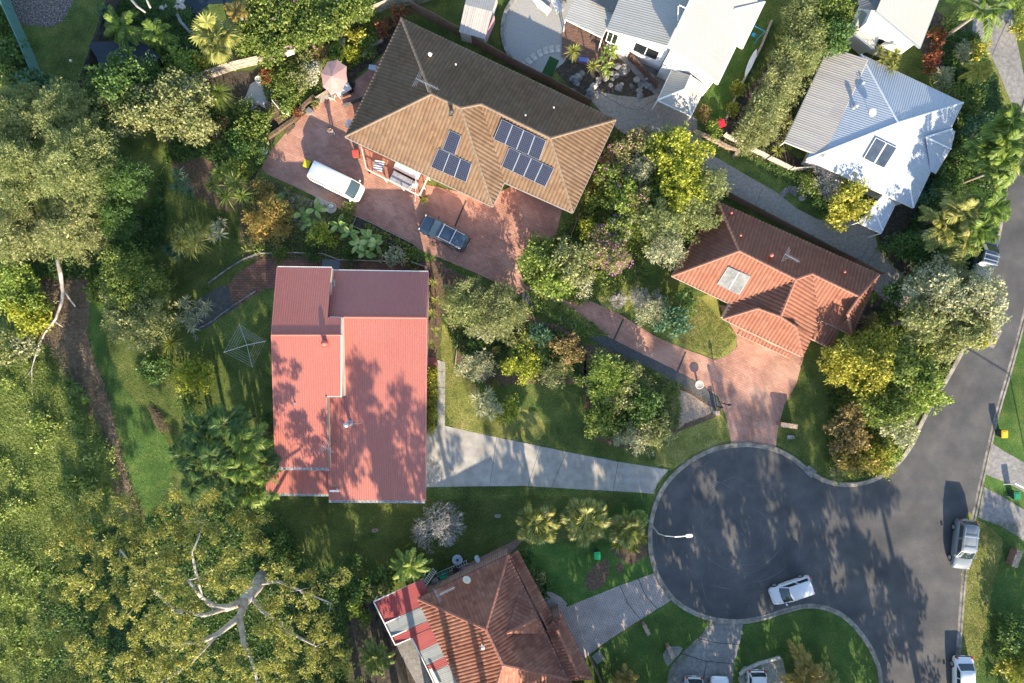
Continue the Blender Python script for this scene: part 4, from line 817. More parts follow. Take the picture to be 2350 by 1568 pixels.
rf.face([bq['d'], bq['c'], bq['b'], bq['a']], **cm); rf.face([bq['f'], bq['e'], bq['d'], bq['a']], **cm)
cq = [P(*t(1, 3, x, y), z) for x, y, z in ((860, 430, 2.3), (1065, 530, 2.3), (1195, 265, 2.5), (1085, 180, 2.8))]; rf.face(cq, **cm)
rf.build('roof', m_blueroof, h4)
rf = Roof(); pq = [P(*t(0, 3, x, y), z) for x, y, z in ((200, 1275, 2.5), (600, 420, 2.5), (945, 537, 3.3), (548, 1415, 3.3))]; rf.face(pq, **cm); rf.build('patio_roof', m_patioroof, h4)
caps(h4, [(q['R'], q[k]) for k in 'CADL'] + [(bq['a'], bq['d']), (bq['a'], bq['b']), (cq[0].lerp(cq[3], .55), cq[1].lerp(cq[2], .1))], flat('pale_metal_ridge', (.60, .63, .66), .4), .09, tile=False)
gutter(h4, [(q[x[0]], q[x[1]]) for x in ('LD', 'DC', 'CA')] + [(cq[0], cq[1]), (cq[1], cq[2]), (pq[0], pq[1]), (pq[0], pq[3]), (pq[2], pq[3])] + [(bq['c'], bq['d']), (bq['d'], bq['e'])], m_gutter, .10, .12)
MB().prism(offset_poly([tuple(q[k][:2]) for k in 'ALDC'], .5), 0, 2.8).build('wall', m_render, h4)
[MB().beam(Vector((p.x, p.y, 0)), p - Vector((0, 0, .1)), .1, .1).build('post', m_white, h4) for p in pq + cq]
plS4 = [q['L'], q['D'], q['R']]; plW4 = [q['A'], q['L'], q['R']]
for pp in (((905, 1425), (995, 1470), (1108, 1285), (1015, 1240)), ((1002, 1475), (1090, 1512), (1203, 1332), (1115, 1288))):
    panel(h4, [onplane(*t(0, 3, *p), plS4, .1) for p in pp], m_bluecollector, 'solar_heater', 1, 1, .08, m_white)
dish('satellite_dish', 'large pale satellite dish on the pale blue roof', *t(0, 3, 960, 1030), 0, .36, (.1, -.2), flat('dish_grey', (.50, .55, .52), .5), plane=plW4)
flue('roof_vent', 'round turbine vent left of the dish on the pale blue roof', *t(0, 3, 820, 965), plW4, .5, .15, .2, m_steel, ball=True)
flue('roof_vent', 'small white vent cap above the dish on the pale blue roof', *t(0, 3, 893, 755), plW4, .35, .07, .1, m_white)
antenna('tv_antenna', 'bent antenna pole beside the peak of the pale blue roof', *t(0, 3, 1190, 1045), plW4, 1.5, .2, 1.0, 6)
# ---- white metal-roofed house at the top
h5 = thing('house', 'white two-storey house with pale ribbed metal roofs at the top edge', 'house', P(1600, 40))
rf = Roof(); b5 = [P(*t(0, 2, x, y), z) for x, y, z in ((1755, 755, 4.6), (1925, 400, 4.6), (2200, -190, 4.6), (1600, -210, 7.2), (1310, 415, 7.2))]
hb = P(*t(0, 2, 1790, -600), 7.2); hc = P(*t(0, 2, 2330, -450), 4.6)
rf.face([b5[0], hc, hb, b5[4]], **cm)
hx = [P(*t(0, 2, x, y), z) for x, y, z in ((1978, 432, 4.3), (2175, 20, 4.3), (1905, 85, 5.4), (1925, 400, 4.4), (1845, 48, 5.2), (2150, 0, 4.4))]
rf.face([hx[0], hx[1], hx[2]], **cm); rf.face([hx[1], hx[5], hx[4], hx[2]], **cm); rf.face([hx[3], hx[0], hx[2], hx[4]], **cm)
rf.face([P(*t(0, 2, 755, 265), 4.4), P(*t(0, 2, 1000, -330), 4.4), P(*t(0, 2, 1640, -330), 5.9), P(*t(0, 2, 1300, 410), 5.9)], **cm)
pt5 = [P(*t(0, 2, x, y), z) for x, y, z in ((385, 170, 2.7), (500, -120, 2.7), (905, -60, 3.1), (715, 335, 3.1))]; rf.face(pt5, **cm)
ap = P(*t(0, 2, 1455, 805), 3.9); ap2 = P(*t(0, 2, 1512, 678), 3.9); pc = [P(*t(0, 2, x, y), 2.7) for x, y in ((1215, 900), (1515, 1040), (1645, 770), (1345, 625))]
rf.face([pc[0], pc[1], ap], **cm); rf.face([pc[1], pc[2], ap2, ap], **cm); rf.face([pc[3], pc[0], ap, ap2], **cm)
rf.build('roof', m_whiteroof, h5)
caps(h5, [(ap, ap2), (ap, pc[0]), (ap, pc[1]), (hx[2], hx[0]), (hx[2], hx[1]), (b5[4], hb)], m_white, .09, tile=False)
gutter(h5, [(b5[0], b5[4]), (b5[0], b5[1]), (pc[0], pc[1]), (pc[1], pc[2]), (pc[0], pc[3]), (pt5[0], pt5[3]), (pt5[3], pt5[2]), (hx[0], hx[1]), (hx[0], hx[3]), (P(*t(0, 2, 755, 265), 4.4), P(*t(0, 2, 1300, 410), 5.9))], m_white, .12, .16)
w5 = [b5[0], hc, hb, b5[4]]; MB().prism(offset_poly([tuple(p[:2]) for p in w5], .35), 0, 4.5).build('wall', m_render, h5)
wl5 = [P(*t(0, 2, 765, 262), 4.4), P(*t(0, 2, 1365, 436), 5.9), P(*t(0, 2, 1700, -330), 5.9), P(*t(0, 2, 1010, -330), 4.4)]
MB().prism(offset_poly([tuple(p[:2]) for p in wl5], .3), 0, 4.3).build('wall', m_render, h5)
def slopewall(par, a_, b_, z0, m, name='wall', ins=.4):
    d = (b_ - a_); n = Vector((-d.y, d.x, 0)).normalized() * ins; a2, b2 = a_ + n, b_ + n
    return MB().slab([Vector((a2.x, a2.y, a2.z - .1)), Vector((b2.x, b2.y, b2.z - .1)), Vector((b2.x, b2.y, z0)) + n * .3, Vector((a2.x, a2.y, z0)) + n * .3], .02).build(name, m, par)
def wallwin(par, a_, b_, s0, s1, z0, z1, ins, name='window', m=m_winglass, side=1):
    """window on the wall standing ins metres inside eave a_-b_ (side 1 = wall left of a->b)"""
    a2, b2 = Vector((a_.x, a_.y, 0)), Vector((b_.x, b_.y, 0)); d = (b2 - a2); u_ = d.normalized(); n = Vector((-u_.y, u_.x, 0)) * side; o = a2 + n * (ins - .03); L = d.length
    p0, p1 = o + d * s0, o + d * s1; f = MB()
    for x, y in ((p0 + Vector((0, 0, z0)), p1 + Vector((0, 0, z0))), (p0 + Vector((0, 0, z1)), p1 + Vector((0, 0, z1))), (p0 + Vector((0, 0, z0)), p0 + Vector((0, 0, z1))), (p1 + Vector((0, 0, z0)), p1 + Vector((0, 0, z1))), ((p0 + p1) / 2 + Vector((0, 0, z0)), (p0 + p1) / 2 + Vector((0, 0, z1)))): f.beam(x, y, .07, .07)
    fr = f.build(name, m_white, par); g_ = MB(); g_.add([p0 + Vector((0, 0, z0)), p1 + Vector((0, 0, z0)), p1 + Vector((0, 0, z1)), p0 + Vector((0, 0, z1))], [(0, 1, 2, 3)]); gl = g_.build('pane', m, par); gl.parent = fr; return fr
# the white house's lower-left wall: eaves b5[4]->b5[0], and middle part
wallwin(h5, wl5[0], wl5[1], .02, .18, 1.6, 3.6, .28); wallwin(h5, wl5[0], wl5[1], .45, .84, 1.9, 3.7, .28)
wallwin(h5, b5[4], b5[0], .28, .40, 2.2, 3.0, .33); wallwin(h5, b5[4], b5[0], .74, .84, 1.2, 2.0, .33)
[MB().beam(Vector((p.x, p.y, 0)), p - Vector((0, 0, .1)), .1, .1).build('post', m_white, h5) for p in pt5[::3] + pc[:2]]
rf = Roof(); rf.face([P(*t(0, 2, 600, 0), 3.05), P(*t(0, 2, 690, -160), 3.05), P(*t(0, 2, 960, -60), 3.35), P(*t(0, 2, 810, 108), 3.35)], pitch=.25, amp=.02, course=1.0, step=.01, prof='rib'); rf.build('awning_roof', m_greyroof, h5)
sheet('deck', ts(0, 2, (355, 300), (400, 200), (700, 320), (760, 260), (800, 300), (700, 530), (590, 600), (350, 520)), .12, m_deck)
pipe = MB(); e_ = P(*t(0, 2, 1395, 190), 6.9); pipe.tube([e_, P(*t(0, 2, 1400, 60), 7.2), P(*t(0, 2, 1410, 48), 7.5), P(*t(0, 2, 1465, 72), 7.5)], .05, 6); tag(pipe.build('roof_pipe', m_white), 'bent white pipe on the high edge of the white metal roof', 'pipe')
# ---- top right house
h6 = thing('house', 'pale ribbed metal roof house cut by the top edge near the right', 'house', P(2080, 30))
rf = Roof(); e6 = [P(*t(0, 3, 1415, 430), 4.4), P(*t(0, 3, 1680, -260), 4.4), P(*t(0, 3, 1240, -420), 7.0), P(*t(0, 3, 1020, 100), 7.0)]; rf.face(e6, **cm)
l6 = [P(*t(0, 3, 1000, 437), 2.8), P(*t(0, 3, 815, 292), 2.8), P(*t(0, 3, 895, 90), 3.6), P(*t(0, 3, 1085, 232), 3.6)]; rf.face(l6, **cm); rf.build('roof', m_whiteroof, h6)
rf = Roof(); rf.face([P(*t(0, 3, 870, 78), 6.0), P(*t(0, 3, 800, -250), 6.0), P(*t(0, 3, 1180, -250), 6.6), P(*t(0, 3, 1022, 98), 6.6)], **cm); rf.build('upper_roof', m_greyroof, h6)
gutter(h6, [(e6[0], e6[1]), (e6[0], e6[3]), (l6[0], l6[1]), (l6[0], l6[3]), (l6[1], l6[2])], flat('blue_grey_gutter', (.2, .24, .28), .5), .12, .14)
MB().prism(offset_poly([tuple(p[:2]) for p in e6], .4), 0, 4.3).build('wall', m_render, h6)
MB().prism([tuple(P(*t(0, 3, x, y), 2.6)[:2]) for x, y in ((850, 260), (1010, 400), (1075, 240), (1040, 110), (900, 100))], 0, 2.6).build('wall', m_render, h6)
wallwin(h6, e6[3], e6[0], .25, .55, 1.2, 3.0, .38)
# ---- red tiled house at the bottom
h7 = thing('house', 'red tiled house with bright red patio awning at the bottom edge', 'house', P(1150, 1480))
T7, L7, R17, R27 = t(3, 1, 2220, 415), t(3, 1, 1405, 805), t(3, 1, 2020, 1080), t(3, 1, 2172, 1400); H7e, t7 = 3.4, .42
q = dict(T=P(*T7, H7e), L=P(*L7, H7e)); q['R1'] = P(*R17, hit(*R17, T7, L7, H7e, t7)) ; q['R2'] = P(*R27, q['R1'].z)
q['K'] = P(*t(3, 1, 1990, 2040), H7e); q['Z'] = P(*t(3, 2, 760, 1700), H7e); q['Y'] = P(*t(3, 2, 620, 1535), H7e); q['X'] = P(*t(3, 2, 215, 960), H7e)
ct7 = dict(pitch=.33, amp=.08, course=.36, step=.045, sub=6); rf = Roof()
rf.face([q['T'], q['L'], q['R1']], **ct7); rf.face([q['L'], q['K'], q['R2'], q['R1']], **ct7)
Yb = P(*t(3, 2, 410, 1535), H7e + .02); Yt = P(*t(3, 2, 200, 1180), H7e)
rf.face([q['T'], Yb, q['R2'], q['R1']], **ct7); rf.face([q['K'], P(*t(3, 2, 700, 2100), H7e), Yb, q['R2']], **ct7)
gx = [P(*t(3, 2, 0, 1115), 4.9), P(*t(3, 2, 195, 1112), 4.3), P(*t(3, 2, 130, 985), 4.6), P(*t(3, 1, 2205, 1115), 5.5)]
sr = [P(*t(3, 2, 265, 962), 2.75), P(*t(3, 1, 2300, 372), 2.75), P(*t(3, 1, 2228, 415), 3.35), P(*t(3, 2, 215, 1080), 3.35)]; rf.face(sr, **ct7)
gr = dict(a=P(*t(3, 2, 262, 960), 2.9), b=P(*t(3, 2, 340, 930), 3.3), c=P(*t(3, 2, 632, 1525), 2.9), d=P(*t(3, 2, 500, 1495), 3.6), e=P(*t(3, 2, 310, 1085), 3.9), f=P(*t(3, 2, 415, 1540), 3.3), g=P(*t(3, 2, 215, 1080), 3.3))
rf.face([gr['c'], gr['b'], gr['e'], gr['d']], **ct7); rf.face([gr['g'], gr['f'], gr['d'], gr['e']], **ct7); rf.face([gr['b'], gr['g'], gr['e']], **ct7); rf.face([gr['f'], gr['c'], gr['d']], **ct7)
rf.build('roof', m_redtile, h7)
# cross gable on the right slope
plE = [q['T'], Yb, q['R1']]; ga = onplane(*t(3, 1, 2205, 1115), plE, .02); gb = P(*t(3, 2, 125, 985), 4.75); gc = P(*t(3, 2, 200, 1115), 3.9); gd = onplane(*t(3, 1, 2240, 900), plE, .02)
g2 = Roof(); g2.face([gc, ga, gb], **ct7); gtop = onplane(*t(3, 2, -10, 700), plE, .02); g2.face([ga, gtop, gb], **ct7); g2.build('gable_roof', m_redtile, h7)
caps(h7, [(q['T'], q['R1']), (q['L'], q['R1']), (q['R1'], q['R2']), (q['R2'], q['K']), (q['R2'], Yb), (gr['e'], gr['d']), (gr['d'], gr['c']), (ga, gb)], flat('red_ridge_tiles', (.28, .12, .085), .8, v=.15), .13)
gutter(h7, [(q['T'], q['L']), (q['L'], q['K']), (sr[0], sr[1]), (gr['b'], gr['c']), (q['T'], Yb)], flat('dark_red_gutter', (.20, .08, .06), .6), .11, .12)
MB().prism(offset_poly([tuple(q[k][:2]) for k in 'TLK'] + [(P(*t(3, 2, 700, 2100), H7e).x, P(*t(3, 2, 700, 2100), H7e).y), (Yb.x, Yb.y)], .25), 0, 3.3).build('wall', m_brickwall, h7)
MB().prism([tuple(P(*t(3, 2, x, y), 2.6)[:2]) for x, y in ((230, 1000), (330, 950), (600, 1500), (410, 1530))], 0, 2.65).build('wall', m_brickwall, h7)
plNW = [q['T'], q['L'], q['R1']]; plW7 = [q['L'], q['K'], q['R1']]
antenna('tv_antenna', 'long horizontal television antenna over the red tiled roof edge', *t(3, 1, 1650, 720), plNW, .9, .45, 1.9, 18)
dish('satellite_dish', 'cream satellite dish tipped on edge near the red tiled roof edge', *t(3, 1, 1850, 620), 0, .38, (.35, .9), flat('cream_dish', (.66, .6, .48), .5), plane=plNW)
flue('roof_vent', 'pale square-based vent on the left slope of the red tiled roof', *t(3, 1, 1995, 1225), plW7, .7, .09, .16, m_white)
pa = thing('patio_awning', 'bright red and clear ribbed awning left of the red tiled house', 'awning', P(1010, 1440))
def pz(x, y, z=2.7): return P(*t(3, 1, x, y), z)
pitchm = dict(pitch=.16, amp=.012, course=0, prof='rib', sub=6)
rf = Roof(); rf.face([pz(1105, 1030, 2.5), pz(1010, 835, 2.5), pz(1455, 630, 2.9), pz(1500, 760, 2.95), pz(1440, 880, 2.95)][:3] + [pz(1530, 835, 2.95)], **pitchm)
rf.face([pz(1205, 1225, 2.5), pz(1170, 1150, 2.5), pz(1500, 1008, 2.9), pz(1550, 1080, 2.9)], **pitchm); rf.face([pz(1425, 1280, 2.72), pz(1355, 1158, 2.72), pz(1530, 1070, 2.92), pz(1590, 1200, 2.92)], **pitchm)
rf.face([pz(1520, 1475, 2.72), pz(1490, 1410, 2.72), pz(1660, 1325, 2.92), pz(1688, 1395, 2.92)], **pitchm); rf.build('red_sheeting', m_redpatio, pa)
rf = Roof(); rf.face([pz(1170, 1148, 2.5), pz(1107, 1032, 2.5), pz(1450, 875, 2.9), pz(1500, 1006, 2.9)], **pitchm); rf.face([pz(1488, 1408, 2.72), pz(1425, 1282, 2.72), pz(1590, 1202, 2.92), pz(1658, 1323, 2.92)], **pitchm)
rf.face([pz(1640, 1750, 2.72), pz(1520, 1477, 2.72), pz(1690, 1397, 2.92), pz(1810, 1670, 2.92)], **pitchm); rf.build('clear_sheeting', m_clearroof, pa)
mb = MB(); bs = [((1010, 835), (1455, 630)), ((1010, 835), (1205, 1225)), ((1355, 1160), (1640, 1750)), ((1205, 1225), (1355, 1160)), ((1107, 1032), (1450, 875)), ((1170, 1150), (1500, 1006))]
for (x0, y0), (x1, y1) in bs: mb.beam(pz(x0, y0, 2.62), pz(x1, y1, 2.62), .09, .1)
for x, y in ((1015, 835), (1450, 640), (1200, 1220), (1360, 1165), (1500, 1450)): p = pz(x, y, 2.5); mb.beam(Vector((p.x, p.y, 0)), p, .09, .09)
mb.build('frame', m_white, pa)
MB().beam(pz(1520, 1440, 3.1), pz(1620, 1640, 3.1), .25, .06).build('downpipe_cover', m_white, pa)
# ---- small shed at the top
sh = thing('garden_shed', 'small ribbed metal shed with ridge beside the gravel court', 'shed', P(1095, 35))
sq = [P(*t(0, 1, x, y), z) for x, y, z in ((2010, 352, 2.0), (1777, 288, 2.0), (1828, 42, 2.35), (2078, 105, 2.35), (2130, -70, 2.05), (1870, -120, 2.05))]
rf = Roof(); rf.face([sq[0], sq[1], sq[2], sq[3]], **cm); rf.build('roof', m_patioroof, sh); rf = Roof(); rf.face([sq[4], sq[5], sq[2], sq[3]], **cm); rf.build('roof', flat('shade_toned_steel_roofing', (.30, .29, .28), .5), sh)  # slope facing away from the sun: its shade is put into a darker grey
MB().prism(offset_poly([tuple(sq[k][:2]) for k in (0, 1, 5, 4)], .08), 0, 1.98).build('wall', m_gutter, sh); MB().beam(sq[0] + Vector((.1, .5, -1.0)), sq[3] + Vector((.15, -.1, -1.3)), .06, 1.5).build('door', flat('pink_panel', (.6, .3, .35), .6), sh)
# dark low roof at top left
ds = thing('garden_shed', 'dark navy flat roofed shed between the timber fence and the ferns', 'shed', P(290, 110))
dp = [P(*t(0, 0, x, y), 1.9) for x, y in ((795, 410), (830, 375), (1290, 370), (1450, 520), (1200, 640), (900, 640), (870, 520))]; MB().prism([tuple(p[:2]) for p in dp], 1.82, 1.9).build('roof', flat('navy_roof', (.012, .022, .035), .6), ds)
MB().prism(offset_poly([tuple(p[:2]) for p in dp], .15), 0, 1.82).build('wall', m_dkmetal, ds)
# ================================================================== FENCES AND WALLS
def fence(name, label, pts, h, m, kind='paling', catg='fence', rails=True, th=.03, face_=1, post=2.2, gap=.02, pw=.12, rail_out=1):
    """pts: ground photo points of the fence foot"""
    W_ = [Vector((*P(u, v)[:2], 0)) for u, v in pts]; root = thing(name, label, catg, W_[0]); pal = MB(); po = MB(); ra = MB()
    for wi_, (a, b) in enumerate(zip(W_, W_[1:])):
        h0_ = h + .004 * wi_; d = b - a; L = d.length; d.normalize(); n = Vector((-d.y, d.x, 0)) * rail_out; ang = math.atan2(d.y, d.x)
        if kind == 'paling':
            k = int(L / (pw + gap))
            for i in range(k):
                hh = h + random.uniform(-.02, .02); p = a + d * (i + .5) * (pw + gap); pal.box((p.x, p.y, hh / 2), (pw, th, hh), ang)
        elif kind == 'sheet':
            k = int(L / .1); V = []; F = []
            for i in range(k + 1):
                p = a + d * min(i * .1, L) + n * (.03 * (i % 2)); V += [(p.x, p.y, 0), (p.x, p.y, h)]
            for i in range(k): F.append((2 * i, 2 * i + 2, 2 * i + 3, 2 * i + 1))
            pal.add(V, F); pal.box(((a + b) / 2 + Vector((0, 0, h)))[:], (L, .07, .05), ang)
        elif kind == 'wall':
            pal.box(((a + b) / 2 + Vector((0, 0, h0_ / 2)))[:], (L + th * .8, th, h0_), ang)
        elif kind == 'slat':
            k = int(h / (pw + .03))
            for i in range(k): pal.beam(a + Vector((0, 0, (i + .5) * (pw + .03))), b + Vector((0, 0, (i + .5) * (pw + .03))), th, pw)
        if kind != 'wall':
            k = max(1, int(L / post))
            for i in range(k + 1): p = a + d * L * i / k + n * .07; MB().box((p.x, p.y, h / 2), (.1, .1, h * 1.0), ang).build('post', m, root)
            if rails:
                for z in (.25, h * .55, h - .2): ra.beam(a + n * .05 + Vector((0, 0, z)), b + n * .05 + Vector((0, 0, z)), .05, .09)
    pal.build('panel' if kind != 'wall' else 'wall', m, root)
    if po.V: po.build('posts', m, root)
    if ra.V: ra.build('rails', m, root)
    return root
m_teal = flat('teal_steel', (.10, .22, .20), .5); m_brownf = mat('brown_palings', [(.17, .11, .08), (.26, .18, .13)], 3, .8, fine=.25)
m_paleb = mat('pale_palings', [(.46, .42, .36), (.60, .56, .49)], 2, .8, fine=.15); m_pinkf = mat('pinkish_palings', [(.30, .20, .16), (.42, .30, .24)], 2, .8, fine=.2)
fence('metal_fence', 'teal ribbed steel fence running down the top left corner', [(0, -60), (36, 30), (72, 110), (108, 196)], 1.9, m_teal, 'sheet', rail_out=-1)
fence('timber_fence', 'dark timber paling fence from the top edge past the navy roof', [(284, -20), (262, 45), (232, 135), (204, 216)], 1.9, m_timber_dk, rail_out=1)
fence('timber_fence', 'long pale weathered paling fence along the edge of the flowering hedge', t_ := [(478, 182), (540, 160), (606, 145), (676, 122), (742, 96), (800, 60), (862, 32), (900, 17), (960, 10), (1040, -14)], 1.7, m_timber, rail_out=-1)
fence('timber_fence', 'tall brown capped fence behind the brown tiled house', [(946, 25), (1010, 58), (1080, 98), (1170, 150), (1260, 196), (1352, 246)], 2.0, m_brownf, rail_out=1)
fence('timber_fence', 'pale paling fence with gaps beside the olive hedge', [(1658, 315), (1700, 336), (1760, 366), (1812, 392), (1858, 390)], 1.2, m_paleb, gap=.05, pw=.14, rails=False)
fence('timber_fence', 'brown fence between the orange roof and the grey driveway', [(1660, 448), (1740, 490), (1850, 548), (1950, 600), (2010, 632)], 1.6, m_brownf, rail_out=1)
fence('timber_fence', 'thin pink rail fence at the right end of the brown house', [t(0, 2, 855, 1180), t(0, 2, 690, 1568), t(1, 2, 590, 180)], 1.1, m_pinkf, rails=False, gap=.3, pw=.06)
fence('timber_fence', 'short low timber fence beside the flower bushes below the brown roof', [t(1, 2, 505, 370), t(1, 2, 425, 570)], 1.0, m_pinkf, rails=False)
fence('retaining_wall', 'low timber edging wall at the right side of the white house lawn', [t(0, 2, 2230, 200), t(0, 2, 2140, 420), t(0, 2, 1995, 700), t(0, 2, 1900, 900), t(0, 2, 1820, 1085)], .35, m_timber, 'wall', 'wall', th=.16)
fence('brick_planter_wall', 'low block wall by the red bin at the driveway bend', [t(0, 2, 1540, 1190), t(0, 2, 1680, 1250), t(0, 2, 1830, 1330), t(0, 2, 1930, 1370), t(0, 2, 1890, 1410)], .5, m_chip, 'wall', 'wall', th=.3)
fence('timber_fence', 'brown slatted screen beneath the wall of the white house', [t(0, 2, 880, 420), t(0, 2, 960, 540), t(0, 2, 1100, 690), t(0, 2, 1200, 790)], 1.4, m_deck, rails=True, rail_out=-1)
fence('wire_fence', 'dark wire fence beside the patio awning at the bottom', [t(3, 1, 960, 800), t(3, 1, 1040, 980), t(3, 1, 1110, 1130), t(3, 1, 1200, 1330), t(3, 1, 1320, 1600)], 1.2, m_dkmetal, rails=True, gap=.25, pw=.03)
fence('timber_fence', 'short brown gate fence right of the bottom red tiled house', [t(3, 2, 600, 1325), t(3, 2, 660, 1440), t(3, 2, 730, 1600)], 1.5, m_brownf)
fence('timber_edging', 'timber sleeper edge above the brick court of the red house', [t(1, 1, 0, 712), t(1, 1, 300, 705), t(1, 1, 560, 715), t(1, 1, 700, 770), t(1, 1, 1380, 790)], .22, m_timber, 'wall', 'edging', th=.1)
fence('timber_gate', 'short timber gate at the upper right corner of the red metal roof', [t(1, 1, 1365, 800), t(1, 1, 1480, 840), t(1, 1, 1500, 960)], 1.0, m_timber, 'paling', 'gate', rails=True)
fence('stone_edging', 'curved stone edging between the upper lawn and the pebble bed', [(433, 770), (455, 745), (430, 690), (480, 650), (520, 620), (560, 595), (600, 580)][3:], .2, m_stone, 'wall', 'edging', th=.12)
fence('stone_edging', 'stone edging along the foot of the dark pebble bed', [t(1, 0, 1760, 1400), t(1, 0, 1880, 1340), t(1, 0, 2100, 1180), t(1, 0, 2300, 1050)], .15, m_stone, 'wall', 'edging', th=.12)
fence('timber_edging', 'thin timber edging left of the front garden bushes', [t(1, 1, 1770, 1400), t(1, 1, 1760, 1568), t(2, 1, 1740, 290), t(2, 1, 1840, 380)], .15, m_timber, 'wall', 'edging', th=.08)
fence('stone_edging', 'low stone wall curving above the bottom driveway cars', [t(3, 2, 1950, 1475), t(3, 2, 2110, 1385), t(3, 2, 2300, 1330)], .3, m_palest, 'wall', 'edging', th=.2)
fence('block_wall', 'small grey block wall above the pond, on the steps side', [t(0, 0, 1610, 150), t(0, 0, 1640, 210), t(0, 0, 1720, 300)], .4, m_stone, 'wall', 'wall', th=.25)
fence('retaining_wall', 'brown block retaining wall beside the steps of the pink court', [t(0, 1, 0, 1290), t(0, 1, 150, 1190), t(0, 1, 290, 1090), t(0, 1, 370, 980), t(0, 1, 480, 880)], .5, m_mulch, 'wall', 'wall', th=.3)
fence('retaining_wall', 'curved stone edging left of the brown roof below the shrubs', [t(0, 1, 920, 510), t(0, 1, 1000, 430), t(0, 1, 1090, 370)], .4, m_palest, 'wall', 'edging', th=.2)
fence('circular_edging', 'dark stone ring around the grey gravel court', [(1238 + 86 * math.cos(a), 72 + 98 * math.sin(a)) for a in np.linspace(1.7, 4.6, 16)], .3, m_stone, 'wall', 'edging', th=.3)
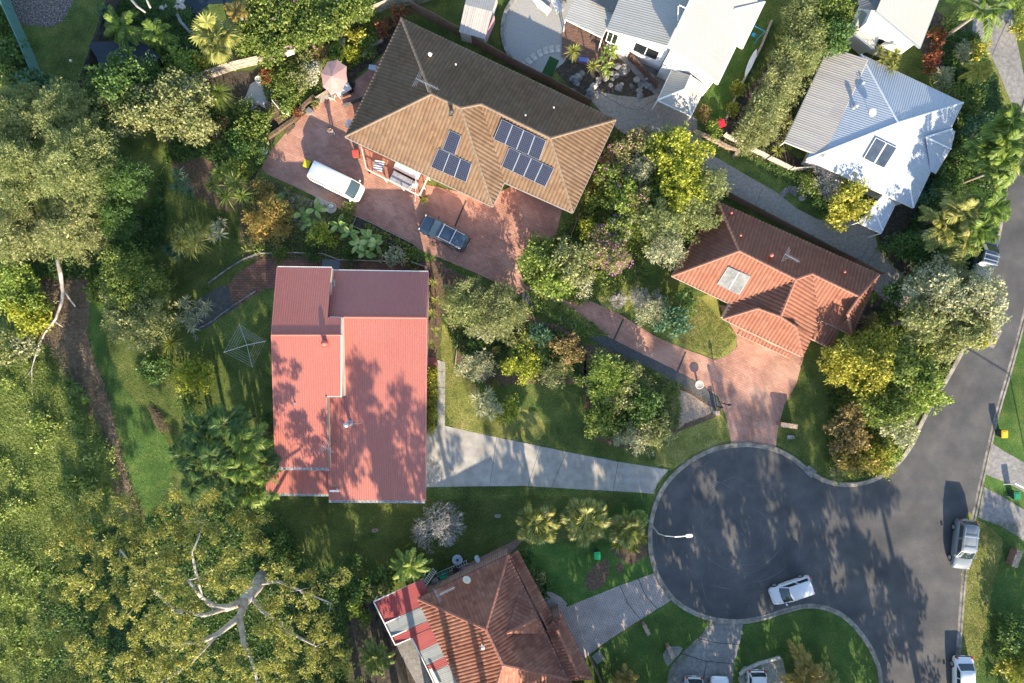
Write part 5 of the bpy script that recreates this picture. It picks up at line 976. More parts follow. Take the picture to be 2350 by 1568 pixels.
# ================================================================== VEHICLES
def vehicle(name, label, catg, u, v, ang, L=4.5, Wd=1.8, H=1.5, body=(.6, .6, .6), roofc=None, style='hatch', group='parked vehicles', rack=False, lights=True):
    """ang: direction of the nose in the picture (degrees, anticlockwise from image-right); (u,v) body centre as seen"""
    c = P(u, v, H * .55); root = thing(name, label, catg, (c.x, c.y, .02), R_(ang), group); hw = Wd / 2
    mp = mat(name + '_paint_%d' % len(bpy.data.materials), [tuple(x * .96 for x in body), tuple(min(1, x * 1.04) for x in body)], 1.5, .28, spec=.6, coat=.7)
    St = {'hatch': dict(hood=.80, belt=.92, ws=(.27, .07), rr=(-.42, -.475), front=.55), 'suv': dict(hood=.98, belt=1.08, ws=(.25, .10), rr=(-.43, -.48), front=.6),
          'van': dict(hood=1.0, belt=1.15, ws=(.42, .27), rr=(-.455, -.485), front=.8), 'sedan': dict(hood=.80, belt=.90, ws=(.24, .06), rr=(-.24, -.38), front=.5), 'ute': dict(hood=1.0, belt=1.1, ws=(.24, .10), rr=(-.13, -.17), front=.6)}[style]
    X = lambda f: f * L
    # lower body: rounded plan, top height varying along the car
    st = [(-.5, .80, .62, .70), (-.492, .90, .35, .84), (-.46, .965, .24, .95), (-.40, 1.0, .22, 1.0), (-.2, 1.0, .22, 1.0), (0, 1.0, .22, 1.0), (.2, 1.0, .22, 1.0), (.33, .985, .22, .97), (.42, .95, .24, .90), (.465, .87, .28, .84), (.49, .74, .36, .74), (.5, .56, .45, .62)]
    V = []; F = []
    def topz(f):
        a, b = St['ws'][0], .5
        if f < a: return St['belt']
        return St['belt'] + (St['hood'] * .86 - St['belt']) * ((f - a) / (b - a)) ** 1.5
    for f, w, zb, tk in st:
        zt = topz(f) * (tk if tk > .9 else tk + .05); y = hw * w; x = X(f)
        ring = [(-y * .9, zb), (-y, zb + .12), (-y, (zb + zt) / 2), (-y * .985, zt - .12), (-y * .93, zt - .02), (-y * .6, zt + .03), (0, zt + .045), (y * .6, zt + .03), (y * .93, zt - .02), (y * .985, zt - .12), (y, (zb + zt) / 2), (y, zb + .12), (y * .9, zb)]
        V += [(x, p[0], p[1]) for p in ring]
    k = 13
    for i in range(len(st) - 1):
        for j in range(k): F.append((i * k + j, (i + 1) * k + j, (i + 1) * k + (j + 1) % k, i * k + (j + 1) % k))
    F += [tuple(range(k)), tuple(range((len(st) - 1) * k, len(st) * k))[::-1]]
    b = MB().add(V, F).build('body', mp, root, smooth=True, local=True)
    w0, w1 = St['ws']; r1, r0 = St['rr']; zb = St['belt'] - .03; zr = H - .06; tw = .93; rw = .80 if style != 'van' else .88
    # cabin shell: belt ring -> roof ring, each with curved front and rear edges
    def ring(fx0, fx1, wf, z, cv):
        n = 5; pts = []
        for i in range(n): s = -1 + 2 * i / (n - 1); pts.append((X(fx1) + cv * (1 - s * s), s * hw * wf * (1 if abs(s) < 1 else .97), z))
        for i in range(n): s = 1 - 2 * i / (n - 1); pts.append((X(fx0) - cv * .6 * (1 - s * s), s * hw * wf * (1 if abs(s) < 1 else .97), z))
        return pts
    lo, hi = ring(r0, w0, tw, zb, .10 * L / 4.5), ring(r1, w1, rw, zr - .03, .06)
    n = len(lo); mbk = MB(); mbk.add(lo + hi, [(i, (i + 1) % n, n + (i + 1) % n, n + i) for i in range(n)]); mbk.build('cabin_frame', mp, root, local=True)
    top = ring(r1 + .01, w1 - .012, rw * .93, zr + .03, .05); mr = MB(); cx = (X(r1) + X(w1)) / 2
    V2 = hi + top + [(cx, 0, H)]; F2 = [(i, (i + 1) % n, n + (i + 1) % n, n + i) for i in range(n)] + [(n + i, n + (i + 1) % n, 2 * n) for i in range(n)]
    mr.add(V2, F2); rm = mp if roofc is None else flat(name + '_roof_%d' % len(bpy.data.materials), roofc, .35, coat=.5); rfo = mr.build('roof', rm, root, smooth=True, local=True)
    def lerp3(a, b, s): return tuple(a[i] + (b[i] - a[i]) * s for i in range(3))
    def glass(i0, i1, s0, s1, nm, ins=.0, out=.012):
        V = []; idx = list(range(i0, i1 + 1)); m_ = len(idx)
        cxc = Vector((cx, 0, zb))
        for s in (s0, s1):
            for j, i in enumerate(idx):
                i_ = i % n; p = Vector(lerp3(lo[i_], hi[i_], s))
                if j == 0 and ins: p = p.lerp(Vector(lerp3(lo[idx[1] % n], hi[idx[1] % n], s)), ins)
                if j == m_ - 1 and ins: p = p.lerp(Vector(lerp3(lo[idx[-2] % n], hi[idx[-2] % n], s)), ins)
                o = (p - cxc); o.z = .25; V.append(p + o.normalized() * out)
        MB().add(V, [(j, j + 1, m_ + j + 1, m_ + j) for j in range(m_ - 1)]).build(nm, m_carglass, root, local=True)
    glass(0, 4, .04, .95, 'windscreen', .16); glass(5, 9, .12, .90, 'rear_window', .2)
    for s in (1, -1):      # side glass
        i0, i1 = (4, 5) if s > 0 else (9, 0); A_, B_ = lo[i0], lo[i1]; C_, D_ = hi[i0], hi[i1]
        for q0, q1, nm in ((.08, .47, 'side_window'), (.53, .93, 'side_window')):
            if style == 'van' and q0 > .5 and s > 0: continue
            pp = [lerp3(lerp3(A_, B_, q0), lerp3(C_, D_, q0), .14), lerp3(lerp3(A_, B_, q1), lerp3(C_, D_, q1), .14), lerp3(lerp3(A_, B_, q1), lerp3(C_, D_, q1), .86), lerp3(lerp3(A_, B_, q0), lerp3(C_, D_, q0), .86)]
            MB().add([(p[0], p[1] + s * .012, p[2] + .004) for p in pp], [(0, 1, 2, 3)]).build(nm, m_carglass, root, local=True)
    for fx in (.31, -.31):
        for s in (1, -1):
            wx = X(fx); wh = MB(); cyl = [(.33, -.1), (.34, -.04), (.34, .08), (.31, .1)]; V = []
            wh.lathe((0, 0, 0), cyl, 20); wh.V = [(wx + p[0], s * (hw - .075 + p[2]), .33 + p[1]) for p in wh.V]; w_ = wh.build('wheel', m_black, root, local=True)
            rm_ = MB(); rm_.lathe((0, 0, 0), [(.21, .085), (.20, .108), (.06, .112)], 12); rm_.V = [(wx + p[0], s * (hw - .075 + p[2] + .004), .33 + p[1]) for p in rm_.V]; r_ = rm_.build('rim', m_steel, root, local=True); r_.parent = w_
    for s in (1, -1):
        MB().box((X(w0) - .18, s * (hw + .08), St['belt'] + .06), (.14, .2, .14), bev=.04).build('mirror', mp, root, local=True)
        MB().box((X(.455), s * hw * .72, St['hood'] * .78), (.15, .24, .12), rz=-s * .45, bev=.04).build('headlight', flat('headlight_glass', (.6, .62, .62), .15) if 'headlight_glass' not in bpy.data.materials else bpy.data.materials['headlight_glass'], root, local=True)
        MB().box((X(-.484), s * hw * .80, St['belt'] * .86), (.13, .22, .26), rz=s * .3, bev=.03).build('tail_light', flat('tail_light_red', (.45, .02, .015), .2) if 'tail_light_red' not in bpy.data.materials else bpy.data.materials['tail_light_red'], root, local=True)
    MB().box((X(.488), 0, .42), (.07, hw * 1.1, .2), bev=.02).build('grille', m_dkmetal, root, local=True)
    MB().box((X(-.502), 0, .55), (.02, .45, .12)).build('number_plate', m_white, root, local=True)
    MB().beam((X(w0) + .05, -hw * .6, zb + .06), (X(w0) + .02, 0, zb + .075), .03, .02).beam((X(w0) + .06, 0, zb + .075), (X(w0) + .02, hw * .6, zb + .06), .03, .02).build('wiper', m_black, root, local=True)
    if rack:
        mm = MB()
        for s in (1, -1): mm.beam((X(r1) * .9, s * hw * rw * .86, H + .05), (X(w1) * .7, s * hw * rw * .86, H + .05), .04, .04)
        mm.build('roof_rail', m_steel, root, local=True)
        for fx in (w1 * .35, (r1 + w1) / 2 - .04) if rack != 3 else (w1 * .3, r1 * .5, r1 * .98): MB().beam((X(fx), -hw * rw * .97, H + .09), (X(fx), hw * rw * .97, H + .09), .09, .035).build('roof_bar', m_steel, root, local=True)
    if style == 'ute':
        MB().box((X(-.335), 0, 1.02), (L * .30, Wd * .97, .06)).build('tray_cover', flat('black_tonneau', (.05, .055, .06), .6), root, local=True)
    if style == 'van':
        m2 = MB()
        for i in range(9): m2.box((X(-.42) + L * .70 * .5, -hw * .66 + i * hw * .165, H - .012), (L * .62, .025, .02))
        m2.build('roof_rib', mp, root, local=True)
    return root
vehicle('van', 'white delivery van with ribbed roof on the pink court', 'van', 771, 417, -26, 5.25, 1.9, 2.15, (.72, .72, .70), style='van', group=None)
vehicle('car', 'dark blue estate car with roof bars on the pink court', 'car', 1019, 535, 153, 5.0, 1.9, 1.65, (.018, .035, .065), style='suv', rack=True)
vehicle('car', 'white hatchback parked across the turning circle by the lower kerb', 'car', 1818, 1357, 199, 4.2, 1.75, 1.5, (.62, .61, .62), style='hatch')
vehicle('car', 'silver estate car with roof bars parked by the right kerb', 'car', 2214, 1251, -97, 4.75, 1.8, 1.65, (.17, .19, .21), style='suv', rack=True)
vehicle('car', 'white sedan half out of the bottom edge by the right kerb', 'car', 2213, 1562, -90, 4.5, 1.8, 1.45, (.70, .70, .70), style='sedan')
vehicle('pickup', 'dark pickup with white roof bars half under the palms at right', 'pickup', 2262, 592, 75, 5.1, 1.85, 1.75, (.05, .07, .10), style='ute', rack=3)
vehicle('car', 'leftmost of three cars cut by the bottom edge, pale silver', 'car', 1592, 1608, -92, 4.4, 1.75, 1.5, (.50, .52, .54), style='hatch')
vehicle('car', 'middle of three cars cut by the bottom edge, white', 'car', 1652, 1608, 88, 4.4, 1.8, 1.55, (.68, .68, .68), style='hatch')
vehicle('car', 'rightmost of three cars cut by the bottom edge, white with red tail lamps', 'car', 1738, 1592, -90, 4.3, 1.8, 1.5, (.6, .6, .61), style='hatch')
# ================================================================== STREET THINGS AND GARDEN THINGS
def bin_(label, u, v, lid, rz=0.0, body=(.03, .06, .04), h=1.05):
    c = P(u, v, h); r = thing('wheelie_bin', label, 'bin', (c.x, c.y, 0), R_(rz), 'wheelie bins'); b = MB()
    V = [(x * s, y * s2, z) for z, s, s2 in ((0.05, .21, .22), (h - .08, .28, .34)) for x, y in ((-1, -1), (1, -1), (1, 1), (-1, 1))]
    b.add(V, [(0, 3, 2, 1), (4, 5, 6, 7)] + [(i, (i + 1) % 4, 4 + (i + 1) % 4, 4 + i) for i in range(4)]); b.build('body', flat('bin_body_%d' % len(bpy.data.materials), body, .6), r, local=True)
    l = MB(); l.box((0, 0, h - .03), (.60, .72, .08), bev=.07); l.box((0, -.02, h + .02), (.42, .5, .04), bev=.05); l.build('lid', flat('bin_lid_%d' % len(bpy.data.materials), lid, .5), r, local=True)
    MB().beam((-.25, .39, h - .05), (.25, .39, h - .05), .04, .04).build('handle', m_black, r, local=True)
    for s in (-1, 1):
        w = MB(); w.lathe((0, 0, 0), [(.1, -.025), (.1, .025)], 12); w.V = [(s * .24 + p[2], .25 + p[0], .1 + p[1]) for p in w.V]; w.build('wheel', m_black, r, local=True)
bin_('yellow lidded bin on the verge by the right kerb', 2306, 997, (.75, .42, .03), 0); bin_('green bin on the verge at the right edge', 2335, 1138, (.02, .20, .10), 5)
bin_('bright green lidded bin on the lower front lawn', 1371, 1276, (.02, .42, .12), 5); bin_('red lidded bin beside the deck of the brown house', 816, 353, (.62, .08, .06), 10)
bin_('yellow lidded bin behind the white van', 704, 376, (.68, .52, .02), -20); bin_('red lidded bin by the lawn edge of the white house', 1657, 283, (.60, .02, .05), 20)
bin_('blue-green bin with yellow mark beside the white tub', 1188, 1293, (.03, .16, .20), 20, h=.5)
# street lamp
a_, b_ = P(*t(3, 2, 1088, 50), 0), P(*t(3, 2, 1470, 245), 8.0)
sl_ = thing('street_lamp', 'grey street lamp leaning its arm over the turning circle', 'street lamp', a_)
tp = a_ + Vector((0, 0, 6.6)); MB().tube([a_, a_ + Vector((0, 0, 3.3)), tp], [.09, .075, .06], 10).build('pole', m_steel, sl_)
md = a_.lerp(b_, .4); MB().tube([tp, tp.lerp(b_, .2) + Vector((0, 0, .55)), Vector((*tp.lerp(b_, .55)[:2], 7.9)), b_], [.05, .045, .04, .035], 8).build('arm', m_steel, sl_)
dd = (b_ - tp); dd.z = 0; az = math.atan2(dd.y, dd.x); MB().box(b_ + dd.normalized() * .25, (.62, .28, .12), az, bev=.08).build('lamp_head', m_gutter, sl_)
MB().box(b_ + dd.normalized() * .32 - Vector((0, 0, .08)), (.36, .2, .05), az, bev=.05).build('lens', m_white, sl_)
l2 = thing('street_lamp', 'small street pole with short arm at the right edge', 'street lamp', P(2375, 1150)); pb = P(2375, 1150); MB().tube([pb, pb + Vector((0, 0, 5.2))], .06, 8).build('pole', m_steel, l2)
MB().tube([pb + Vector((0, 0, 5.2)), P(2330, 1110, 5.6), P(2302, 1112, 5.6)], .045, 6).build('arm', m_steel, l2)
def mailbox(name, label, u, v, rz, m, d=(.9, .4, 1.1), cap=True):
    c = P(u, v, d[2]); r = thing(name, label, 'letterbox', (c.x, c.y, 0), R_(rz)); MB().box((0, 0, d[2] / 2 - .04), (d[0], d[1], d[2] - .08)).build('body', m, r, local=True)
    MB().box((0, 0, d[2] - .02), (d[0] + .08, d[1] + .08, .06), bev=.02).build('cap', m if not cap else m_chip, r, local=True); MB().box((0, -d[1] / 2 - .005, d[2] - .3), (.25, .02, .05)).build('slot', m_black, r, local=True)
mailbox('brick_letterbox', 'orange brick letterbox wall on the lawn right of the pink driveway', *t(2, 3, 240, 815), -8, m_brickwall, (1.5, .35, 1.2)); MB
mailbox('brick_letterbox', 'narrow brick letterbox on the lawn between the two bottom driveways', *t(3, 2, 1115, 1090), 118, m_brickwall, (1.0, .3, .9))
mailbox('brick_letterbox', 'brick letterbox on the grey pebble patch beside the bottom driveway', *t(3, 2, 1335, 1290), 118, m_brickwall, (1.1, .35, .9))
mailbox('brick_letterbox', 'brick letterbox cut by the right edge on the verge', *t(3, 3, 2290, 450), 70, m_brickwall, (1.6, .5, .9))
mailbox('letterbox', 'pale letterbox on the verge beside the pink driveway corner', *t(2, 2, 1755, 705), 10, m_white, (.35, .3, 1.0))
for lab, (u, v), w, d, rz in (('dark metal pit cover on the lawn below the brick letterbox', t(2, 3, 250, 917), .7, .35, 0), ('grey storm drain pit at the kerb of the turning circle', t(2, 3, 425, 1225), 1.0, .8, -40), ('dark lid plate set in the lawn by the green bin at right', t(2, 3, 2225, 1435), .6, .5, -10)):
    c = P(u, v); tag(MB().box((c.x, c.y, .05), (w, d, .1), R_(rz), bev=.05).build('drain_cover', m_stone), lab, 'drain cover')
# two thin black posts by the driveway corner
for lab, p0, h in (('black garden lamp post at the corner of the pink driveway', t(2, 2, 1790, 610), 2.2), ('black statue post on the lawn corner beside the pale letterbox', t(2, 2, 1745, 640), 1.4)):
    c = P(*p0); r = thing('garden_post', lab, 'post', c); MB().tube([c, c + Vector((0, 0, h))], .05, 8).build('pole', m_black, r); MB().lathe(c + Vector((0, 0, h)), [(.05, 0), (.14, .05), (.16, .25), (.02, .36)], 10).build('lantern', m_black, r)
c = P(*t(2, 2, 1590, 445), .7); r = thing('birdbath', 'round stone birdbath at the driveway end of the front bed', 'birdbath', (c.x, c.y, 0)); MB().lathe((c.x, c.y, 0), [(.25, 0), (.1, .1), (.1, .55), (.40, .66), (.44, .74), (.36, .70), (.05, .66)], 20).build('basin', m_palest, r, smooth=True)
# rotary clothesline
c = P(565, 792, 2.1); r = thing('clothesline', 'rotary clothesline with four long arms on the shaded back lawn', 'clothesline', (c.x, c.y, 0)); cc = Vector((c.x, c.y, 0)); MB().tube([cc, cc + Vector((0, 0, 2.0))], .035, 8).build('pole', m_steel, r)
ends = [P(*p, 2.2) for p in (t(1, 0, 2150, 1345), (610, 783), t(2, 0, 2268, 290), t(2, 0, 2010, 155))]
for e in ends: MB().tube([cc + Vector((0, 0, 1.95)), e], .028, 6).build('arm', m_steel, r)
mb = MB()
for k in (.45, .58, .71, .84, .97):
    for i in range(4): mb.tube([(cc + Vector((0, 0, 1.95))).lerp(ends[i], k), (cc + Vector((0, 0, 1.95))).lerp(ends[(i + 1) % 4], k)], .008, 3)
mb.build('line', m_gutter, r)
# patio umbrella, table, chairs, bench
def P1(x, y, z=0): return P(863 / 1.20899 if False else (860 + x * 200 / 689) / 1.20894, (150 + y * 260 / 896) / 1.20894, z)
apx = P1(208, 215, 2.7); r = thing('patio_umbrella', 'dusty pink octagonal patio umbrella over the table', 'umbrella', (apx.x, apx.y, 0)); rim = [P1(x, y, 2.15) for x, y in ((262, 52), (350, 118), (357, 256), (300, 370), (198, 390), (122, 312), (104, 186), (165, 75))]
mb = MB(); n = len(rim); V = [apx]; F = []
for p in rim: V.append(p)
mids = [((rim[i] + rim[(i + 1) % n]) / 2 * .96 + apx * .04) for i in range(n)]; V += mids
for i in range(n): F += [(0, 1 + i, 1 + n + i), (0, 1 + n + i, 1 + (i + 1) % n)]
V2 = [v - Vector((0, 0, .03)) for v in V]; mb.add(V, F); mb.add(V2, [f[::-1] for f in F]); mb.build('canopy', flat('dusty_pink_canvas', (.46, .27, .24), .85), r)
mb = MB(); [mb.tube([apx - Vector((0, 0, .06)), p - Vector((0, 0, .05))], .015, 4) for p in rim]; mb.build('rib', m_steel, r); MB().tube([(apx.x, apx.y, 0), apx + Vector((0, 0, .12))], .03, 8).build('pole', m_steel, r); MB().lathe((apx.x, apx.y, 0), [(.3, 0), (.3, .08), (.05, .1)], 16).build('base', m_stone, r)
def table(label, c, w, d, rz, m, h=.74, name='table'):
    r = thing(name, label, 'table', (c.x, c.y, 0), R_(rz)); MB().box((0, 0, h - .02), (w, d, .04), bev=.05).build('table_top', m, r, local=True)
    for sx in (-1, 1):
        for sy in (-1, 1): MB().box((sx * (w / 2 - .08), sy * (d / 2 - .08), h / 2 - .02), (.05, .05, h - .04)).build('leg', m, r, local=True)
def chair(label, c, rz, m, group=None, name='chair', w=.5, catg='chair'):
    r = thing(name, label, catg, (c.x, c.y, 0), R_(rz), group); MB().box((0, 0, .43), (w, .5, .04), bev=.03).build('seat', m, r, local=True)
    b = MB(); k = max(3, int(w / .12))
    for i in range(k): b.box((-w / 2 + (i + .5) * w / k, .27, .68), (w / k * .55, .03, .46))
    b.box((0, .27, .92), (w, .04, .06)); b.build('backrest', m, r, local=True)
    for sx in (-1, 1):
        for sy in (-1, 1): MB().box((sx * (w / 2 - .03), sy * .22, .21), (.04, .04, .42)).build('leg', m, r, local=True)
        MB().box((sx * (w / 2), 0, .62), (.04, .48, .03)).build('armrest', m, r, local=True)
table('white outdoor table half under the pink umbrella', P1(310, 330, .7), 1.5, 1.0, 30, m_white)
chair('black garden chair above the table at the umbrella edge', P1(398, 290, .6), -100, m_black); chair('black garden chair at the far right of the umbrella', P1(390, 345, .5), -160, m_black); chair('pale garden chair tucked under the lower umbrella edge', P1(215, 410, .5), 170, m_cream)
chair('slatted timber bench with white backrest left of the umbrella', P1(130, 420, .5), 32, m_timber, None, 'bench', 1.3, 'bench')
# person (the one standing on the court)
pr = P1(222, 758, 0); per = thing('person', 'person in a dark top and pale trousers standing on the pink court', 'person', (pr.x, pr.y, .018), R_(12))
def skin(name, vs, es, rad, m, parent, sub=2, root=0):
    me = bpy.data.meshes.new(name); me.from_pydata(vs, es, []); o = bpy.data.objects.new(name, me); COL.objects.link(o); o.parent = parent; me.materials.append(m)
    md = o.modifiers.new('Skin', 'SKIN'); me.skin_vertices[0]  # layer exists after modifier
    for i, rr in enumerate(rad): me.skin_vertices[0].data[i].radius = rr if isinstance(rr, tuple) else (rr, rr); me.skin_vertices[0].data[i].use_root = (i == root)
    s = o.modifiers.new('Sub', 'SUBSURF'); s.levels = sub; s.render_levels = sub; return o
m_skin = flat('skin', (.45, .27, .2), .6); m_top = flat('dark_top', (.025, .025, .03), .85); m_trs = flat('pale_trousers', (.16, .15, .16), .85)
bv = [(0, 0, .95), (0, 0, 1.15), (0, .01, 1.38), (0, .01, 1.48), (0, -.01, 1.55), (0, -.03, 1.66), (.09, 0, .88), (.10, -.02, .50), (.11, .01, .09), (.11, -.13, .035), (-.09, 0, .88), (-.10, .01, .50), (-.12, .04, .09), (-.12, -.10, .035),
      (.17, .01, 1.40), (.24, -.06, 1.15), (.14, -.26, 1.12), (.08, -.33, 1.14), (-.17, .01, 1.40), (-.24, -.06, 1.15), (-.14, -.26, 1.12), (-.08, -.33, 1.14)]
be = [(0, 1), (1, 2), (2, 3), (3, 4), (4, 5), (0, 6), (6, 7), (7, 8), (8, 9), (0, 10), (10, 11), (11, 12), (12, 13), (2, 14), (14, 15), (15, 16), (16, 17), (2, 18), (18, 19), (19, 20), (20, 21)]
br = [(.15, .11), (.135, .10), (.15, .10), (.07, .06), .055, .095, .085, .06, .04, .04, .085, .06, .04, .04, .06, .045, .034, .03, .06, .045, .034, .03]
skin('body', bv, be, br, m_skin, per)
skin('shirt', [(0, 0, .98), (0, 0, 1.15), (0, .01, 1.38), (.17, .01, 1.40), (.235, -.05, 1.18), (-.17, .01, 1.40), (-.235, -.05, 1.18)], [(0, 1), (1, 2), (2, 3), (3, 4), (2, 5), (5, 6)], [(.165, .125), (.15, .115), (.165, .115), .075, .06, .075, .06], m_top, per)
skin('trousers', [(0, 0, .95), (.09, 0, .86), (.10, -.02, .50), (.11, .01, .12), (-.09, 0, .86), (-.10, .01, .50), (-.12, .04, .12)], [(0, 1), (1, 2), (2, 3), (0, 4), (4, 5), (5, 6)], [(.16, .125), .10, .075, .06, .10, .075, .06], m_trs, per)
MB().lathe((0, -.02, 1.60), [(.102, 0), (.112, .06), (.095, .12), (.05, .155), (.01, .165)], 12).build('hair', flat('dark_hair', (.03, .02, .015), .9), per, smooth=True, local=True)
for s in (1, -1): MB().box((s * .115, -.04 + (.03 if s < 0 else 0), .045), (.10, .27, .09), bev=.04).build('shoe', m_white, per, local=True)
for s in (1, -1): MB().lathe((s * .035, -.118, 1.665), [(.002, -.012), (.012, 0), (.002, .012)], 6).build('eye', m_white, per, local=True)
MB().box((0, -.127, 1.635), (.022, .03, .045), bev=.006).build('nose', m_skin, per, local=True)
MB().box((0, -.118, 1.60), (.05, .012, .012)).build('mouth', flat('lips', (.35, .14, .11), .6), per, local=True)
for s in (1, -1):
    mb = MB()
    for k in range(5): mb.tube([(s * .08 - s * (.03 - k * .015), -.33, 1.14), (s * .07 - s * (.035 - k * .016), -.385 + abs(k - 2) * .008, 1.13), (s * .06 - s * (.03 - k * .014), -.40 + abs(k - 2) * .01, 1.105)], [.009, .008, .006], 5)
    mb.build('fingers', m_skin, per, local=True)
MB().box((0, -.40, 1.13), (.20, .12, .05), bev=.02).build('handset', m_dkmetal, per, local=True)
# deck things
def P2(x, y, z=0): return P((1000 + x * .1674) / 1.20894, (420 + y * .1674) / 1.20894, z)
tb = P2(670, 470, 1.45); r = thing('covered_table', 'outdoor table under a grey plastic cover on the deck', 'table', (tb.x, tb.y, .6), R_(-27)); MB().add([(x * s, y * s, z) for z, s in ((0, 1.06), (.66, 1.0), (.72, .93)) for x, y in ((-1.05, -.5), (1.05, -.5), (1.05, .5), (-1.05, .5))], [(8, 9, 10, 11)] + [(k + i, k + (i + 1) % 4, k + 4 + (i + 1) % 4, k + 4 + i) for k in (0, 4) for i in range(4)]).build('cover', mat('grey_tarp', [(.22, .22, .24), (.38, .37, .38)], 1.5, .4, bump=.06, bscale=3), r, local=True)
tb = P2(300, 240, 1.2); r = thing('garden_swing', 'striped blue and white garden swing seat on the deck', 'seat', (tb.x, tb.y, .6), R_(-10)); mb = MB(); [mb.box((0, .45 - i * .22, .45), (.95, .13, .06), bev=.03) for i in range(5)]; mb.build('cushion', flat('pale_cushion', (.6, .6, .62), .8), r, local=True)
mb = MB(); [mb.box((0, .34 - i * .22, .44), (.95, .09, .05)) for i in range(4)]; mb.build('stripes', flat('navy_stripe', (.06, .09, .16), .8), r, local=True); mb = MB(); [mb.beam((sx * .55, sy * .6, 0), (sx * .5, sy * .5, .9), .05, .05) for sx in (-1, 1) for sy in (-1, 1)]; mb.build('frame', m_dkmetal, r, local=True)
tb = P2(770, 320, 1.1); r = thing('outdoor_bench_unit', 'long white bench unit on the deck against the house', 'bench', (tb.x, tb.y, .6), R_(-27)); MB().box((0, 0, .42), (2.6, .7, .06), bev=.03).build('seat', m_white, r, local=True); MB().box((0, 0, .2), (2.5, .6, .4)).build('base', m_gutter, r, local=True)
tb = P2(900, 550, 1.2); r = thing('barbecue', 'round covered barbecue at the right end of the deck', 'barbecue', (tb.x, tb.y, .6)); MB().lathe((tb.x, tb.y, .6), [(.2, 0), (.34, .3), (.36, .6), (.2, .8), (.02, .84)], 14).build('cover', m_gutter, r, smooth=True)
pl_ = MB(); pl_.tube([P2(905, 890, .3), P2(960, 760, 2.6) if False else P2(925, 340, 3.0)], .035, 6); tag(pl_.build('awning_pole', m_steel), 'long thin pole leaning from the deck corner to the brown roof', 'pole')
# planter boxes along the pink drive
for i, (x0, y0, x1, y1) in enumerate(((862, 380, 1035, 460), (1035, 460, 1210, 550), (1210, 550, 1385, 635))):
    a, b = P(*t(1, 1, x0, y0)), P(*t(1, 1, x1, y1)); d = (b - a).normalized(); n = Vector((d.y, -d.x, 0)); w = 1.0
    r = thing('planter_box', ['timber garden bed nearest the white van, dark soil', 'timber garden bed between the other two beside the drive', 'timber garden bed nearest the dark blue car, with green seedlings'][i], 'planter', a, group='raised garden beds beside the pink drive'); mb = MB()
    for p, q_ in ((a, b), (b, b + n * w), (b + n * w, a + n * w), (a + n * w, a)): mb.beam(p + Vector((0, 0, .15)), q_ + Vector((0, 0, .15)), .06, .3)
    mb.build('frame', m_timber, r); MB().prism([tuple((p)[:2]) for p in (a, b, b + n * w, a + n * w)], .0, .2).build('soil', m_soil, r)
    V, Q = crown_arrays([(*(a.lerp(b, s) + n * .5)[:2], .3, .25, .2) for s in ((.7, .85) if i == 0 else (.2, .5, .8))], 'small', .6); arr_mesh('seedlings', V, Q, LM['green'], r)
# urn and slab
c = P(*t(1, 1, 625, 300), .3); r = thing('millstone_fountain', 'round stone basin with a white urn at the drive edge below the van', 'fountain', (c.x, c.y, 0)); MB().lathe((c.x, c.y, 0), [(.50, 0), (.54, .22), (.46, .26), (.42, .2), (.02, .18)], 24).build('basin', m_palest, r, smooth=True)
MB().lathe((c.x + .1, c.y + .08, .2), [(.1, 0), (.2, .25), (.12, .5), (.17, .55), (.12, .56), (.09, .4)], 14).build('urn', m_white, r, smooth=True)
def pot(label, u, v, rr=.25, col=(.36, .14, .09), plantp='green', h=.4, leaf=True):
    c = P(u, v, h); r = thing('plant_pot', label, 'pot', (c.x, c.y, 0), group='plant pots'); MB().lathe((c.x, c.y, 0), [(rr * .7, 0), (rr, h), (rr * 1.1, h), (rr * 1.1, h - .05), (rr * .9, h - .05), (rr * .8, h - .1)], 16).build('pot', flat('pot_%d' % len(bpy.data.materials), col, .7), r)
    if leaf: V, Q = crown_arrays([(c.x, c.y, h + .1, rr * .8, rr * .8)], 'small', .8); arr_mesh('plant', V, Q, LM[plantp], r)
pot('terracotta pot in the front garden bed, lower of two', *t(2, 1, 2108, 438), .32); pot('terracotta rimmed pot in the front garden, upper of two', *t(2, 1, 2110, 130), .30)
pot('pot beside the foundation of the pink drive above the white line', *t(1, 1, 238, 128), .28, (.30, .22, .12)); pot('terracotta pot with red plant at the top of the court steps', *t(0, 1, 335, 1030), .3, plantp='red')
pot('brown pot beside the timber bench left of the umbrella', *t(0, 1, 485, 930), .28); pot('black tub by the red tiled house wall', *t(3, 1, 1750, 560), .3, (.03, .03, .03), leaf=False); pot('grey tub nearest the ladder end by the red tiled house', *t(3, 1, 1828, 550), .26, (.35, .36, .36), leaf=False)
pot('white round pot at the left tip of the pink court', *t(0, 1, 22, 1358), .32, (.75, .75, .75), leaf=False); pot('pale stone birdbath pot on the pebble patch, upper left garden', *t(0, 0, 2320, 712), .3, (.55, .53, .5), leaf=False)
pot('orange pot under the hedge corner by the brown house deck', *t(1, 1, 1465, 228), .22, (.5, .22, .08))
